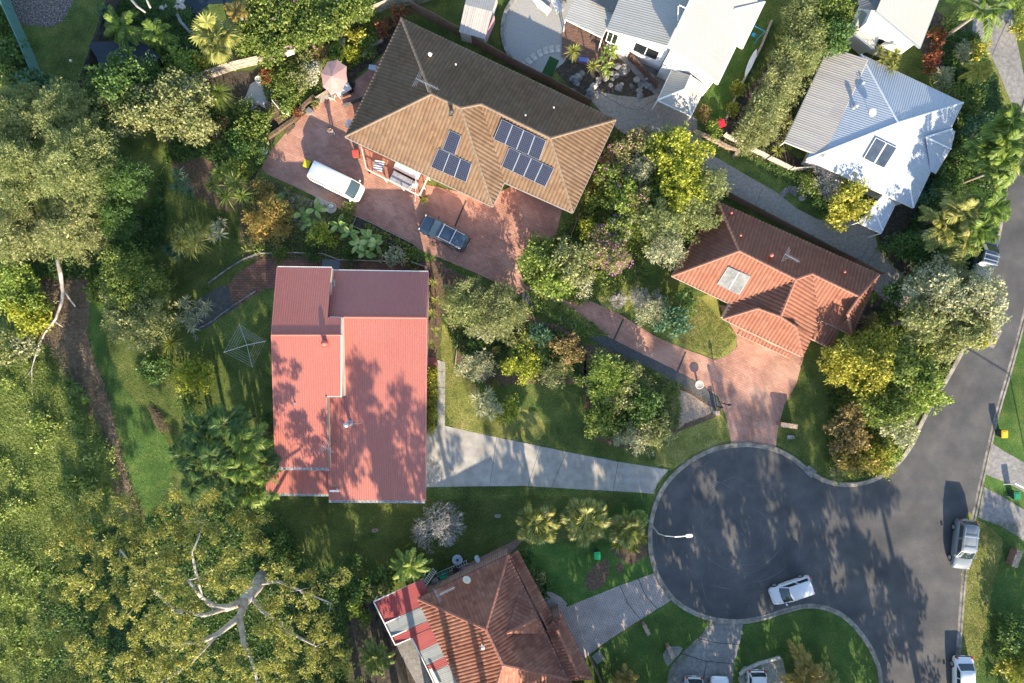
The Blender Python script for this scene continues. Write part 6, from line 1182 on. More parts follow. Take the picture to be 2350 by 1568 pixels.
# steps, boxes, stones by the court
sr_ = thing('garden_steps', 'curved stone steps climbing beside the pink court', 'steps', P(637, 265))
for i in range(6): a = P(*t(0, 1, 60 + i * 32, 985 + i * 42)); b = P(*t(0, 1, 180 + i * 22, 950 + i * 34)); MB().beam(a + Vector((0, 0, .05 + (5 - i) * .09)), b + Vector((0, 0, .05 + (5 - i) * .09)), .52, .1 + (5 - i) * .12).build('step', m_mulch, sr_)
MB().tube([P(*t(0, 1, 95, 900), 1.2), P(*t(0, 1, 190, 1015), .9), P(*t(0, 1, 250, 1035), .8)], .03, 6).build('handrail', m_white, sr_)
def block(name, label, u, v, d, rz, m, catg, z=0, bev=.02): c = P(u, v, z + d[2]); o = MB().box((0, 0, 0), d, bev=bev).build(name, m); o.location = (c.x, c.y, z + d[2] / 2); o.rotation_euler = (0, 0, R_(rz)); return tag(o, label, catg)
block('grey_box', 'dark grey lidded box on the wall of the pink court', *t(0, 1, 428, 995), (.55, .5, .4), -40, m_stone, 'box'); block('white_box', 'white planter box standing upright beside the court steps', *t(0, 1, 228, 980), (.35, .8, .4), 10, m_white, 'box')
block('cool_box', 'pale blue box beside the left eave of the brown roof', *t(0, 1, 1000, 605), (.75, .45, .4), -10, flat('pale_blue_box', (.5, .54, .58), .5), 'box'); block('white_board', 'white sheet lying over the pale paling fence', *t(0, 1, 258, 478), (.75, .4, .05), 20, m_white, 'board', z=1.7)
block('metal_chair', 'small grey metal chair frame by the paling fence', *t(0, 1, 725, 372), (.6, .8, .45), -15, m_steel, 'chair'); block('pavestone', 'square grey stone on the pebble patch', *t(0, 0, 2270, 960), (.5, .5, .06), 45, m_stone, 'stone')
# red patio box with lattice at the court (low timber deck)
pd = thing('timber_platform', 'red timber platform under the left eave of the brown house', 'platform', P(808, 240)); MB().prism([tuple(P1(x, y, .3)[:2]) for x, y in ((315, 492), (505, 425), (480, 520), (410, 650), (385, 640))], .02, .3).build('boards', m_merbau, pd)
sc_ = thing('timber_screen', 'dark screen panel above the red platform beside the brown roof', 'screen', P1(400, 420)); MB().beam(P1(315, 495, .9), P1(505, 425, .9), .08, .8).build('panel', m_timber_dk, sc_)
# ladders and clutter by the bottom house
def ladder(label, a, b, w, n, m, group=None):
    r = thing('ladder', label, 'ladder', a, group=group); d = (b - a).normalized(); s = Vector((-d.y, d.x, 0)).normalized() * w / 2
    for k in (-1, 1): MB().beam(a + s * k, b + s * k, .05, .04).build('rail', m, r)
    mb = MB(); [mb.beam(a.lerp(b, (i + .5) / n) - s, a.lerp(b, (i + .5) / n) + s, .06, .03) for i in range(n)]; mb.build('rungs', m, r)
ladder('long grey ladder lying flat above the red tiled house', P(*t(3, 1, 1570, 600), .25), P(*t(3, 1, 1855, 475), .25), .34, 13, m_steel); ladder('short ladder leaning on the red patio awning', P(*t(3, 1, 1560, 545), .9), P(*t(3, 1, 1450, 700), 2.8), .42, 10, m_gutter)
c = P(*t(3, 1, 1762, 460), .2); r = thing('paddling_pool_float', 'blue-white round tub with dark centre by the ladder', 'tub', (c.x, c.y, 0)); MB().lathe((c.x, c.y, 0), [(.45, 0), (.5, .2), (.44, .22), (.22, .06), (.2, .14), (.02, .16)], 24).build('tub', flat('pale_blue_plastic', (.42, .48, .55), .4), r, smooth=True); MB().lathe((c.x, c.y, .1), [(.14, 0), (.14, .1), (.02, .12)], 14).build('centre', m_dkmetal, r)
c = P(*t(3, 1, 1640, 590), .3); r = thing('wheelbarrow', 'green wheelbarrow tray between ladder and red tiled house', 'wheelbarrow', (c.x, c.y, 0), R_(22)); MB().add([(x * s, y * s, z) for z, s in ((.25, .6), (.5, 1)) for x, y in ((-.45, -.3), (.45, -.3), (.45, .3), (-.45, .3))], [(0, 1, 2, 3)] + [(i, (i + 1) % 4, 4 + (i + 1) % 4, 4 + i) for i in range(4)]).build('tray', flat('bright_green_plastic', (.02, .26, .14), .5), r, local=True); MB().beam((-.5, .25, .3), (.9, .3, .35), .04, .04).beam((-.5, -.25, .3), (.9, -.3, .35), .04, .04).build('handles', m_dkmetal, r, local=True)
c = P(*t(3, 1, 1565, 660), .5); r = thing('kettle_barbecue', 'grey covered barbecue beside the short ladder', 'barbecue', (c.x, c.y, 0)); MB().lathe((c.x, c.y, 0), [(.3, 0), (.38, .4), (.36, .7), (.1, .85)], 14).build('cover', m_stone, r, smooth=True); MB().box((c.x + .05, c.y - .3, .8), (.3, .35, .1), bev=.05).build('lid', m_white, r)
block('white_tub', 'white rounded tub beside the small blue-green bin', *t(3, 1, 1940, 455), (.42, .6, .35), 25, flat('white_plastic', (.6, .63, .68), .4), 'tub', bev=.1)
# stepping stones
for i, (x, y, rz) in enumerate(((318, 440, 2), (260, 445, 5), (208, 458, 8), (155, 482, 22), (102, 514, 35), (58, 552, 45), (18, 590, 50), (-95, 560, 60))):
    c = P(*t(0, 2, x, y)); o = MB().box((0, 0, 0), (.45, .72, .05), bev=.04).build('stepping_stone', m_palest); o.location = (c.x, c.y, .035); o.rotation_euler = (0, 0, R_(rz))
    tag(o, 'pale stepping stone in the arc across the gravel court, ' + ['first from the deck', 'second from the deck', 'third from the deck', 'fourth from the deck', 'fifth from the deck', 'sixth from the deck', 'seventh from the deck', 'last and greenest'][i], 'stepping stone', 'stepping stones across the gravel court')
def lounger(label, u, v, rz):
    c = P(u, v, .35); r = thing('sun_lounger', label, 'sun lounger', (c.x, c.y, 0), R_(rz), 'sun loungers on the gravel court'); MB().box((-.3, 0, .33), (1.3, .62, .04), bev=.03).build('seat', flat('sling_%d' % len(bpy.data.materials), (.5, .5, .5), .7), r, local=True)
    MB().beam((.35, 0, .35), (.95, 0, .75), .6, .03).build('backrest', m_gutter, r, local=True); mb = MB(); [mb.beam((-.95, s * .33, .34), (.4, s * .33, .34), .04, .04) for s in (-1, 1)]; mb.build('frame', m_white, r, local=True)
    for sx in (-.85, .3):
        for sy in (-.3, .3): MB().box((sx, sy, .16), (.04, .04, .32)).build('leg', m_white, r, local=True)
lounger('sun lounger at the top edge of the gravel court, left one', *t(0, 2, 175, 55), 140); lounger('sun lounger at the top edge of the gravel court, right one', *t(0, 2, 300, 25), 115)
sw = thing('swing_set', 'blue metal swing frame on the lawn behind the white house', 'swing', P(*t(0, 2, 2130, 300))); MB().tube([P(*t(0, 2, 2085, 235), 1.6), P(*t(0, 2, 2180, 285), 1.6)], .04, 6).build('top_bar', flat('bright_blue', (.03, .30, .60), .4), sw)
MB().tube([P(*t(0, 2, 2180, 285), 1.6), P(*t(0, 2, 2115, 345), .4), P(*t(0, 2, 2088, 395), .05)], .035, 6).build('leg', bpy.data.materials['bright_blue'], sw); c = P(*t(0, 2, 2078, 313), .4); MB().lathe((c.x, c.y, .35), [(.2, 0), (.2, .06), (.05, .08)], 14).build('seat', bpy.data.materials['bright_blue'], sw)
a = P(*t(0, 2, 2105, 440), .9); b = P(*t(0, 2, 2000, 690), .9); mb = MB(); n = 14; d = (b - a); s_ = Vector((-d.y, d.x, 0)).normalized(); pts = [a + d * (i / n) + s_ * .24 * math.sin(math.pi * i / n) ** .6 for i in range(n + 1)] + [a + d * (i / n) - s_ * .24 * math.sin(math.pi * i / n) ** .6 for i in range(n - 1, 0, -1)]
mb.slab(pts, .07); tag(mb.build('surfboard', m_white), 'cream surfboard resting along the lawn edge of the white house', 'surfboard')
block('blue_cushion', 'violet blue seat cushion on the brown deck of the white house', *t(0, 2, 550, 535), (.9, .4, .35), -8, flat('violet_blue', (.16, .18, .5), .6), 'seat')
for lab, (u, v), rr, sd in (('cluster of dark rocks beside the gravel drive, left part', t(0, 2, 480, 740), 1.5, 3), ('cluster of dark rocks beside the gravel drive, middle part', t(0, 2, 740, 740), 2.0, 4), ('cluster of grey rocks under the leafy cordylines', t(0, 2, 900, 640), 1.0, 5), ('cluster of dark rocks at the brown slatted screen', t(0, 2, 1020, 780), 1.5, 6), ('bluish rocks beside the bare tree at the grey drive', t(1, 3, 300, 170), 1.6, 7), ('pale stone slabs at the pond edge', t(0, 0, 1620, 45), 1.2, 8)):
    random.seed(sd); c = P(u, v); r = thing('rock_cluster', lab, 'rocks', c)
    for i in range(int(7 * rr)):
        x, y = c.x + random.gauss(0, rr * .55), c.y + random.gauss(0, rr * .33); s = random.uniform(.18, .42); m_ = MB(); ph = [random.uniform(.7, 1.2) for _ in range(24)]
        m_.lathe((x, y, -.05), [(s, 0), (s * 1.05, s * .5), (s * .7, s * .95), (s * .1, s * 1.1)], 7); m_.V = [(x + (q_[0] - x) * ph[i2 % 24], y + (q_[1] - y) * ph[(i2 * 5) % 24], q_[2] * ph[(i2 * 7) % 24]) for i2, q_ in enumerate(m_.V)]; m_.build('rock', m_palest if 'pale' in lab or random.random() < .12 else m_stone, r)
random.seed(21)
# boat-shaped timber skeleton (fallen palm frond pile) and fallen dead branch
c = P(*t(2, 0, 1420, 760)); r = thing('palm_debris', 'pile of dead grey palm fronds lying on the shaded grass', 'debris', c); V, Q = cat_parts(sum([frond_parts((c.x - .9 + i * .12, c.y + 1.6 - i * .1, .15), R_(-62 + i * 4), .15, 3.4, .5, .05, 26, .02) for i in range(4)], [])); arr_mesh('fronds', V, Q, m_mulch, r)
fb = MB(); bp = lambda x, y, z=.5, rr=.1: (P(*t(1, 0, x, y), z), rr)
for ch in ([(515, 760, 2.2, .2), (545, 900, 1.6, .19), (565, 1060, 1.2, .16), (555, 1150, 1.0, .14), (500, 1300, .8, .11), (400, 1430, .6, .09), (335, 1568, .5, .07), (285, 1750, .4, .05), (290, 1990, .3, .03)], [(570, 1030, 1.2, .12), (620, 1110, .9, .1), (680, 1190, .5, .09)], [(485, 1310, .8, .07), (530, 1350, .6, .05), (570, 1375, .4, .04)], [(550, 1140, 1.0, .05), (480, 1140, .7, .04), (420, 1115, .6, .02)], [(330, 1420, .6, .03), (290, 1470, .4, .03), (245, 1500, .3, .02)], [(300, 1740, .4, .04), (220, 1840, .3, .03), (160, 1900, .2, .02)]): fb.tube([P(*t(1, 0, x, y), z) for x, y, z, _ in ch], [q_[3] for q_ in ch], 8)
tag(fb.build('fallen_branch', m_gum, smooth=True), 'long bare grey branch reaching down over the brown bare ground at left', 'branch')
for lab, (u, v) in (('brown stump remains on the shaded lower lawn', t(3, 1, 1022, 195)), ('small grey stump on the lower lawn near the fan palms', t(3, 1, 2125, 65))):
    c = P(u, v); tag(MB().lathe((c.x, c.y, 0), [(.3, 0), (.22, .15), (.15, .22), (.02, .18)], 9, 1.2, .8).build('tree_stump', m_bark), lab, 'stump')
tag(MB().lathe((*P(163, 140)[:2], 0), [(.12, 0), (.12, .12), (.02, .16)], 10).build('garden_light', m_white), 'small white round light in the top left shaded lawn', 'garden light')
c = P(503, 30); 
WOOD = []
def wd_(u, v, h, r, z0=.18): p = P(u, v); WOOD.append((p.x, p.y, h, r, z0))
for q_ in ((330, 1740, 16, 3.2, .3), (400, 1800, 21, 3.5, .3), (760, 1680, 13, 4), (850, 1700, 15, 4), (930, 1690, 17, 4, .45), (1000, 1660, 19, 4, .6), (1075, 1650, 18, 3.6, .62), (1140, 1670, 17, 3, .66), (1290, 1690, 11, 3.5), (1400, 1700, 12, 4), (1500, 1720, 13, 4.2), (1470, 1850, 18, 4), (1600, 1740, 14, 4.2), (1600, 1880, 20, 4), (1700, 1730, 13, 4), (1730, 1880, 20, 4.5), (1800, 1750, 14, 4.2),
    (1880, 1830, 18, 4.5), (1950, 1730, 12, 4), (2000, 1850, 17, 4.2), (2090, 1900, 19, 3), (2170, 1900, 17, 2.5), (2400, 1720, 10, 3.5), (1330, 1850, 19, 3.5)): wd_(*q_)
# ================================================================== VEGETATION
random.seed(11)
pl = plant
# --- left: acacias and dense trees
G1 = 'feathery olive trees at the left'
for nm, u, v, R, h, pal, lab in (
    ('acacia', 45, 265, 85, 7, 'greyol', 'feathery grey-olive tree at the left edge below the teal fence'), ('acacia', 150, 265, 82, 8, 'greyol', 'feathery grey-olive tree just below the end of the teal fence'),
    ('acacia', 60, 400, 95, 8.5, 'greyol', 'feathery grey-olive tree at the left edge, upper middle'), ('acacia', 185, 385, 95, 9, 'greyol', 'largest feathery grey-olive tree, pale twigs showing'),
    ('acacia', 285, 415, 62, 7, 'dark', 'darker feathery tree above the two-lobed round tree'), ('acacia', 45, 530, 85, 7, 'olive', 'feathery yellow-olive tree at the left edge above the bright shrubs'),
    ('acacia', 160, 515, 85, 7.5, 'olive', 'feathery tree from which the bare grey branch hangs'), ('acacia', 268, 505, 46, 6, 'dark', 'feathery tree edge beside the shaded back lawn')):
    pl(nm, lab, 'tree', u, v, R * .9, h, pal, 'fine', G1, .95, n=17, scale=1.0)
pl('shrub', 'dark teal leafy bush under the end of the teal fence', 'shrub', 75, 195, 45, 3, 'teal', 'big')
pl('shrub', 'dark leafy bush on the left edge beside the teal fence', 'shrub', 12, 120, 42, 3, 'dark', 'broad'); pl('shrub', 'dark green bush at the left edge below the teal fence top', 'shrub', 25, 190, 35, 2.5, 'green', 'broad')
pl('broad_tree', 'dark green tree with olive tips beside the navy shed roof', 'tree', 275, 205, 80, 6, 'dark', 'broad', fl=None, n=14); pl('broad_tree', 'olive topped tree left of the purple flowered one', 'tree', 300, 250, 65, 6.5, 'olive', 'broad', n=10)
pl('flowering_tree', 'tree dotted with purple flowers below the pale paling fence', 'tree', 415, 245, 78, 5.5, 'olive', 'broad', fl=(m_fl_purple, 90, .14), n=13)
pl('broad_tree', 'small dark tree behind the purple flowered tree', 'tree', 350, 180, 48, 4.5, 'dark', 'small'); pl('shrub', 'round bright green bush beside the pond and paling fence', 'shrub', 415, 140, 42, 3, 'bright', 'broad')
pl('shrub', 'yellow-green shrub against the left end of the paling fence', 'shrub', 468, 150, 22, 2, 'yellow', 'broad')
palm('fern_palm', 'dark feathery palm between the navy shed and the brick path', 280, 62, 58, 2.8, 'palm', 20, ll=.5, group=None); palm('fern_palm', 'smaller green palm above the navy shed, right side', 355, 78, 42, 2.4, 'palm', 16)
pl('shrub', 'small teal bush on the timber fence near the top edge', 'shrub', 240, 35, 20, 2.2, 'teal', 'broad')
fanpalm('palm', 'yellow-green spiky palm with dead fronds beside the flowering hedge', 495, 85, 60, 4.5, 'palmy', 30, rad=1.1); palm('palm', 'orange-yellow fronds at the top left of the flowering hedge', 545, 30, 40, 4, 'orange', 12, ll=.5)
mbx = MB(); mbx.tube([P(290, -15, 5), P(315, 15, 5), P(333, 28, 5.5)], [.12, .1, .08], 8); mbx.tube([P(330, -15, 5), P(345, 18, 5.3)], [.1, .08], 8); tag(mbx.build('dead_tree', m_gum, smooth=True), 'two curved pale bare trunks at the top edge above the pond', 'tree')
spiky('grass_tree', 'round drooping green tuft at the end of the pale paling fence', [(503, 215, 2.0, 34)], 'green', 'grass tree', w=.035, nb=420, droop=.45, up=.1)
# --- flowering hedge at the top
for i, (u, v, R) in enumerate(((590, 30, 52), (575, 85, 45), (640, 70, 50), (690, 25, 55), (620, 115, 32), (705, 75, 42), (760, 30, 45), (810, 20, 42), (640, 10, 45), (750, 65, 30))):
    pl('flowering_hedge_bush', 'bright green hedge bush with pink blooms, ' + ['by the orange fronds', 'lowest left by the spiky palm', 'in the hedge middle', 'upper middle of the hedge', 'tip touching the fence at lower left', 'right of the hedge middle by the fence', 'beside the upper fence', 'rightmost at the top edge', 'at the top edge left of centre', 'small one by the fence bend'][i], 'hedge', u, v, R, 3.2, 'green', 'broad', 'flowering hedge bushes at the top', 1.2, fl=(m_fl_pink, 6, .18), trunk=False, n=9)
# shrubs between fence and pink court
for u, v, R, h, pal, sty, lab, fl in (
    (635, 185, 34, 1.3, 'green', 'small', 'low green shrub right of the pebble patch', None), (660, 215, 34, 1.4, 'green', 'small', 'low green shrub above the stone steps', None), (690, 185, 32, 1.5, 'olive', 'small', 'low olive shrub left of the pink umbrella', None),
    (650, 245, 26, 1.2, 'bright', 'small', 'bright green shrub by the court wall', None), (715, 165, 24, 1.6, 'greyg', 'small', 'shrub covered in cream flowers beside the umbrella', (m_fl_white, 260, .15)), (700, 140, 24, 1.6, 'olive', 'small', 'olive shrub above the cream flowered one', None),
    (818, 85, 24, 1.8, 'yellow', 'broad', 'yellow-green bush under the fence left of the brown roof', None), (808, 126, 17, 1.2, 'lime', 'conif', 'small lime round bush left of the brown roof corner', None), (845, 108, 28, 1.3, 'green', 'small', 'green low bush along the stone edging', None),
    (876, 66, 21, 1.8, 'red', 'broad', 'rust-red leafed shrub left of the brown roof tip', None), (915, 35, 24, 2.0, 'red', 'broad', 'rust-red shrub above the brown roof tip', None), (735, 120, 22, 1.4, 'brown', 'fine', 'brown twiggy shrub along the fence', None),
    (770, 118, 20, 1.2, 'bright', 'broad', 'bright green shrub left of the lime bush', None), (610, 175, 16, 1.0, 'red', 'small', 'tiny red flowered shrub at the pebble patch', None), (560, 250, 25, 1.0, 'green', 'small', 'low green growth left of the pebble patch foot', None),
    (575, 300, 44, 2.0, 'green', 'broad', 'green shrub mass left of the steps', None), (535, 330, 40, 2.2, 'dark', 'broad', 'dark green shrub left of the court tip', None), (590, 350, 26, 1.6, 'dark', 'small', 'dark shrub at the left tip of the pink court', None), (605, 270, 22, 1.8, 'green', 'broad', 'green shrub touching the stone steps', None),
    (500, 300, 30, 1.4, 'brown', 'small', 'brownish shrub below the purple flowered tree', None), (530, 395, 36, 1.5, 'green', 'small', 'green ground shrub left of the cordylines', None)):
    pl('shrub', lab, 'shrub', u, v, R, h, pal, sty, fl=fl, trunk=h > 1.4)
# --- back garden
spiky('cordyline', 'small cordyline cluster left of the pale leafed trees on the back lawn', [(410, 398, 2.4, 19), (425, 418, 2.2, 20), (408, 432, 2.0, 18), (438, 440, 2.0, 16)], 'teal', 'cordyline', w=.08)
spiky('cordyline', 'big dark cordyline cluster with spiky heads on the upper back lawn', [(505, 400, 2.4, 26), (540, 418, 2.6, 30), (520, 452, 2.6, 32), (555, 450, 2.4, 24), (490, 425, 2.2, 22), (528, 385, 2.2, 24)], 'green', 'cordyline', w=.09, nb=60)
spiky('pandanus_grass', 'yellow-green fine spiky clump in the middle of the back lawn', [(430, 540, 2.6, 30), (452, 555, 2.8, 32), (445, 525, 2.4, 26), (415, 562, 2.2, 26), (462, 530, 2.4, 24), (440, 572, 2.0, 26)], 'palmy', 'spiky shrub', w=.05, nb=120, droop=.35)
spiky('cordyline', 'small pale cordyline right of the yellow-green clump', [(498, 520, 2.0, 18), (505, 538, 2.2, 18), (490, 545, 1.8, 16), (508, 510, 1.8, 14)], 'greyg', 'cordyline', w=.08)
spiky('cordyline', 'dark low cordyline at the left foot of the yellow-green clump', [(388, 572, 1.3, 18), (405, 588, 1.3, 18), (425, 585, 1.2, 14)], 'teal', 'cordyline', w=.09)
spiky('yucca', 'grey-green yucca cluster with many heads on the pebble bed', [(u, v, 1.8, 17) for u, v in ((415, 700), (435, 712), (455, 700), (470, 715), (430, 735), (452, 730), (412, 728), (478, 700), (425, 690), (440, 752))], 'greyg', 'yucca', w=.06)
spiky('yucca', 'large single star-shaped spiky plant below the two-lobed tree', [(391, 789, 1.6, 31)], 'palmy', 'yucca', w=.1, nb=90)
bare('dry_tuft', 'small brown dry tuft on the lawn below the yucca cluster', 447, 776, 8, .4, 'tuft', .5, th=.008)
pl('round_tree', 'dark round tree with yellow tips, upper lobe above the spiky plant', 'tree', 300, 640, 78, 6, 'green', 'small', None, 1.1, n=15); pl('round_tree', 'lower yellow-green round tree beside the mown strip', 'tree', 312, 725, 80, 5.5, 'olive', 'small', None, 1.1, n=15)
pl('shrub', 'dark round bush left of the lime conifer', 'shrub', 355, 845, 42, 2.2, 'dark', 'broad', n=9); pl('conifer_bush', 'bright lime conifer bush on the shaded back lawn', 'shrub', 448, 866, 48, 2.4, 'lime', 'conif', n=11)
pl('shrub', 'dark leafy growth between the yucca cluster and the two-lobed tree', 'shrub', 370, 720, 34, 1.6, 'dark', 'small'); pl('shrub', 'dark shrub at the top of the dark palm clump', 'shrub', 430, 935, 30, 1.4, 'dark', 'small')
pl('bottlebrush', 'weeping bottlebrush with orange tips right of the back lawn', 'shrub', 615, 505, 58, 3.2, 'orange', 'fine', None, .9, n=13, fl=(m_fl_red, 60, .12)); pl('shrub', 'rust tinted shrub above the weeping bottlebrush', 'shrub', 600, 440, 30, 2, 'orange', 'small'); 
pl('shrub', 'round yellow-lime leafed shrub among the banana plants', 'shrub', 738, 540, 31, 2.2, 'lime', 'broad', n=7)
bigleaf('banana_plant', 'broad leaved banana plant below the white van, leftmost', [(690, 492, 1.6), (705, 510, 1.8), (720, 480, 1.7)], n=6); bigleaf('banana_plant', 'broad leaved banana plants right of the lime shrub', [(775, 515, 2.0), (800, 535, 2.1), (820, 560, 2.2), (845, 545, 2.0)], n=7); bigleaf('banana_plant', 'pale banana plants reaching over the brick court', [(835, 580, 2.1), (862, 560, 2.1), (850, 545, 2.0)], n=7); bigleaf('banana_plant', 'small leafy banana shoots near the paling beds', [(618, 453, 1.2), (640, 455, 1.2)], Lf=.8, n=6)
pl('shrub', 'small leafed green shrub at the right end of the banana bed', 'shrub', 903, 588, 26, 2.0, 'greyg', 'broad', n=6); pl('shrub', 'low green shrub above the brick court, left', 'shrub', 640, 585, 20, .9, 'green', 'small'); pl('shrub', 'low green shrub above the brick court, middle', 'shrub', 715, 580, 26, 1.0, 'dark', 'small'); pl('shrub', 'low green shrub above the brick court, right', 'shrub', 800, 592, 26, 1.0, 'dark', 'small'); pl('shrub', 'leafy shrub along the planter boxes', 'shrub', 795, 485, 22, 1.0, 'green', 'small'); pl('shrub', 'low shrub by the timber gate above the red roof', 'shrub', 945, 590, 22, 1.0, 'green', 'small')
# --- pandanus palms by the red house and surroundings
cl = [(u, v, h, 62) for u, v, h in ((455, 985, 6), (520, 975, 6.4), (560, 1015, 6.5), (430, 1045, 5.8), (490, 1050, 7.2), (550, 1075, 7), (450, 1110, 6), (520, 1120, 6.5), (575, 1130, 5.5), (600, 1065, 4.8))]
for i, c4 in enumerate(cl): palm('palm', 'dark glossy feather palm in the clump left of the red roof, ' + ['top left', 'top middle', 'top right', 'leftmost', 'tallest in the centre', 'right of centre', 'lower left', 'lowest middle', 'lower right', 'touching the roof'][i], *c4[:2], c4[3], c4[2], 'palm' if i % 3 == 2 else 'dark', 14, group='palm clump left of the red roof', ll=.75, lw=.075, droop=.75, curl=.25, nl=44)
spiky('pandanus', 'pale grey-green pandanus at the left edge of the red roof', [(u, v, 3.2, 18) for u, v in ((600, 1000), (612, 1022), (590, 1030), (612, 1045), (600, 985))], 'greyg', 'pandanus', w=.06, nb=60)
pl('shrub', 'dark shrub in the corner between the palm clump and the red roof', 'shrub', 610, 965, 18, 1.4, 'dark', 'small'); pl('shrub', 'dark leafy shrub below the red lean-to roof', 'shrub', 640, 1255, 34, 1.2, 'dark', 'broad'); pl('shrub', 'low dark ground shrub below the lower left lawn corner', 'shrub', 660, 1290, 30, 1.0, 'green', 'broad')
# --- the big gum tree
base = (603, 1322); bx = P(*base); gum = thing('gum_tree', 'huge eucalyptus with pale smooth limbs filling the lower left', 'tree', bx); random.seed(5)
out = catmull([(165, 1160), (240, 1135), (330, 1150), (420, 1120), (500, 1150), (590, 1165), (632, 1230), (628, 1290), (700, 1290), (790, 1330), (775, 1400), (760, 1440), (800, 1500), (830, 1545), (800, 1640), (700, 1730), (500, 1760), (300, 1740), (140, 1660), (110, 1560), (120, 1470), (110, 1390), (150, 1310), (130, 1240)], 4)
holes = [((535, 1440), 54), ((500, 1395), 34), ((580, 1500), 32), ((592, 1345), 30), ((555, 1385), 34), ((500, 1470), 30), ((640, 1350), 22), ((690, 1345), 16), ((470, 1480), 18)]; cl = []; tries = 0
while len(cl) < 175 and tries < 9000:
    tries += 1; u, v = random.uniform(100, 840), random.uniform(1110, 1760)
    if not inpoly(out, np.array([u]), np.array([v]))[0] or any((u - h_[0][0]) ** 2 + (v - h_[0][1]) ** 2 < h_[1] ** 2 for h_ in holes): continue
    if any((u - c_[0]) ** 2 + (v - c_[1]) ** 2 < 29 ** 2 for c_ in cl): continue
    dd = math.hypot(u - 430, v - 1430) / 360; hh = 17.5 - 7.5 * dd ** 1.6 + random.uniform(-2.2, 1.2); cl.append((u, v, max(7, hh), random.uniform(17, 29)))
lob = [(*P(u, v, h_)[:2], h_, R * S * .80, R * S * .56) for u, v, h_, R in cl]; V, Q = crown_arrays(lob, 'gum', 1.2); arr_mesh('crown', V, Q, LM['gum'], gum)
tr_ = MB(); g3 = lambda u, v, h_: P(u, v, h_); tr_.tube([bx, g3(592, 1340, 3.0), g3(572, 1365, 6.0), g3(560, 1380, 7.6)], [.70, .64, .56, .50], 12)
limbsg = [[(560, 1380, 7.6, .34), (520, 1396, 9, .27), (490, 1392, 10, .22), (462, 1370, 11.5, .14), (430, 1330, 13, .1)], [(560, 1380, 7.6, .34), (553, 1410, 9, .30), (540, 1424, 10, .27), (500, 1455, 11.5, .2), (460, 1473, 12.5, .16), (400, 1480, 14, .1)], [(548, 1414, 9.4, .26), (555, 1445, 10.5, .22), (560, 1480, 11.8, .18), (575, 1510, 12.5, .12), (590, 1560, 13, .08)],
          [(520, 1396, 9, .2), (470, 1412, 11, .15), (400, 1402, 13, .12), (360, 1360, 14, .1), (330, 1330, 15, .08), (275, 1262, 15, .06)], [(572, 1365, 6, .2), (600, 1400, 8, .15), (660, 1450, 10, .1), (720, 1480, 11, .07)], [(592, 1340, 3.2, .16), (640, 1335, 6, .12), (700, 1360, 8, .08), (760, 1385, 9, .05)], [(500, 1455, 11.5, .15), (440, 1520, 13, .11), (380, 1560, 14, .08)], [(462, 1370, 11.5, .12), (440, 1270, 12.5, .09), (470, 1200, 12, .05)]]
nodes = []
for lm in limbsg:
    tr_.tube([g3(*q_[:3]) for q_ in lm], [q_[3] * 1.05 for q_ in lm], 10)
    for q_ in lm[1:]: nodes.append((g3(*q_[:3]), q_[3]))
for l in sorted(lob, key=lambda l: (Vector(l[:3]) - g3(540, 1424, 10)).length):
    tg = Vector(l[:3]) - Vector((0, 0, l[4] * .5)); srcs = sorted(nodes, key=lambda nd: (nd[0] - tg).length + max(0, nd[0].z - tg.z))[0]; L_ = (tg - srcs[0]).length
    if L_ < .4: continue
    r0 = min(srcs[1] * .6, .02 + .014 * L_ + .02); pts = [srcs[0]]; rr = [r0]
    for k in (1, 2, 3): p = srcs[0].lerp(tg, k / 4) + Vector((random.uniform(-1, 1), random.uniform(-1, 1), random.uniform(-.3, 1.0))) * L_ * .10; pts.append(p); rr.append(r0 * (1 - k * .2)); nodes.append((p, rr[-1]))
    pts.append(tg); rr.append(.014); tr_.tube(pts, rr, 6)
    for k in range(2): e_ = tg + Vector((random.uniform(-1, 1), random.uniform(-1, 1), random.uniform(.2, 1))) * l[3] * .9; tr_.tube([tg, (tg + e_) / 2 + Vector((random.uniform(-.1, .1), random.uniform(-.1, .1), 0)), e_], [.02, .014, .008], 4)
tr_.build('trunk', m_gum, gum, smooth=True)
# --- lower middle
bare('bare_shrub', 'leafless silvery shrub on the lower lawn above the red tiled house', 1002, 1212, 60, 2.6, dens=1.7)
def treefern(label, u, v, R, h, pal='green'):
    return palm('tree_fern', label, u, v, R, h, pal, 18, ll=.42, lw=.10, droop=.35, catg='tree fern', nl=40, elr=(.0, .5))
treefern('bright tree fern with flat spread fronds above the red awning', 940, 1302, 50, 2.8, 'bright'); treefern('darker tree fern beside the gum tree at the bottom', 862, 1512, 46, 2.0, 'green')
for u, v, R, h, pal, lab in ((820, 1345, 40, 2, 'dark', 'dark shrub right of the gum tree tip'), (890, 1320, 32, 2.2, 'dark', 'dark shrub left of the bright tree fern'), (870, 1365, 32, 1.6, 'olive', 'olive shrub above the red awning corner'), (812, 1395, 18, 1.2, 'bright', 'small round bright shrub right of the gum tree'), (835, 1415, 20, 1.0, 'green', 'leafy green shrub beside the small bright one'), (800, 1300, 34, 1.8, 'dark', 'dark shrub below the white shrub lawn'), (700, 1215, 1, .3, 'dark', '')):
    if lab: pl('shrub', lab, 'shrub', u, v, R, h, pal, 'broad')
for u, v, R, h, lab in ((1232, 1205, 58, 4.2, 'fan palm leftmost of three at the lower front lawn'), (1345, 1195, 62, 4.6, 'fan palm in the middle of three on the lower front lawn'), (1440, 1218, 46, 3.2, 'yellowing fan palm nearest the street lamp')): fanpalm('fan_palm', lab, u, v, R, h, 'palmy', 34, 'fan palms on the lower front lawn')
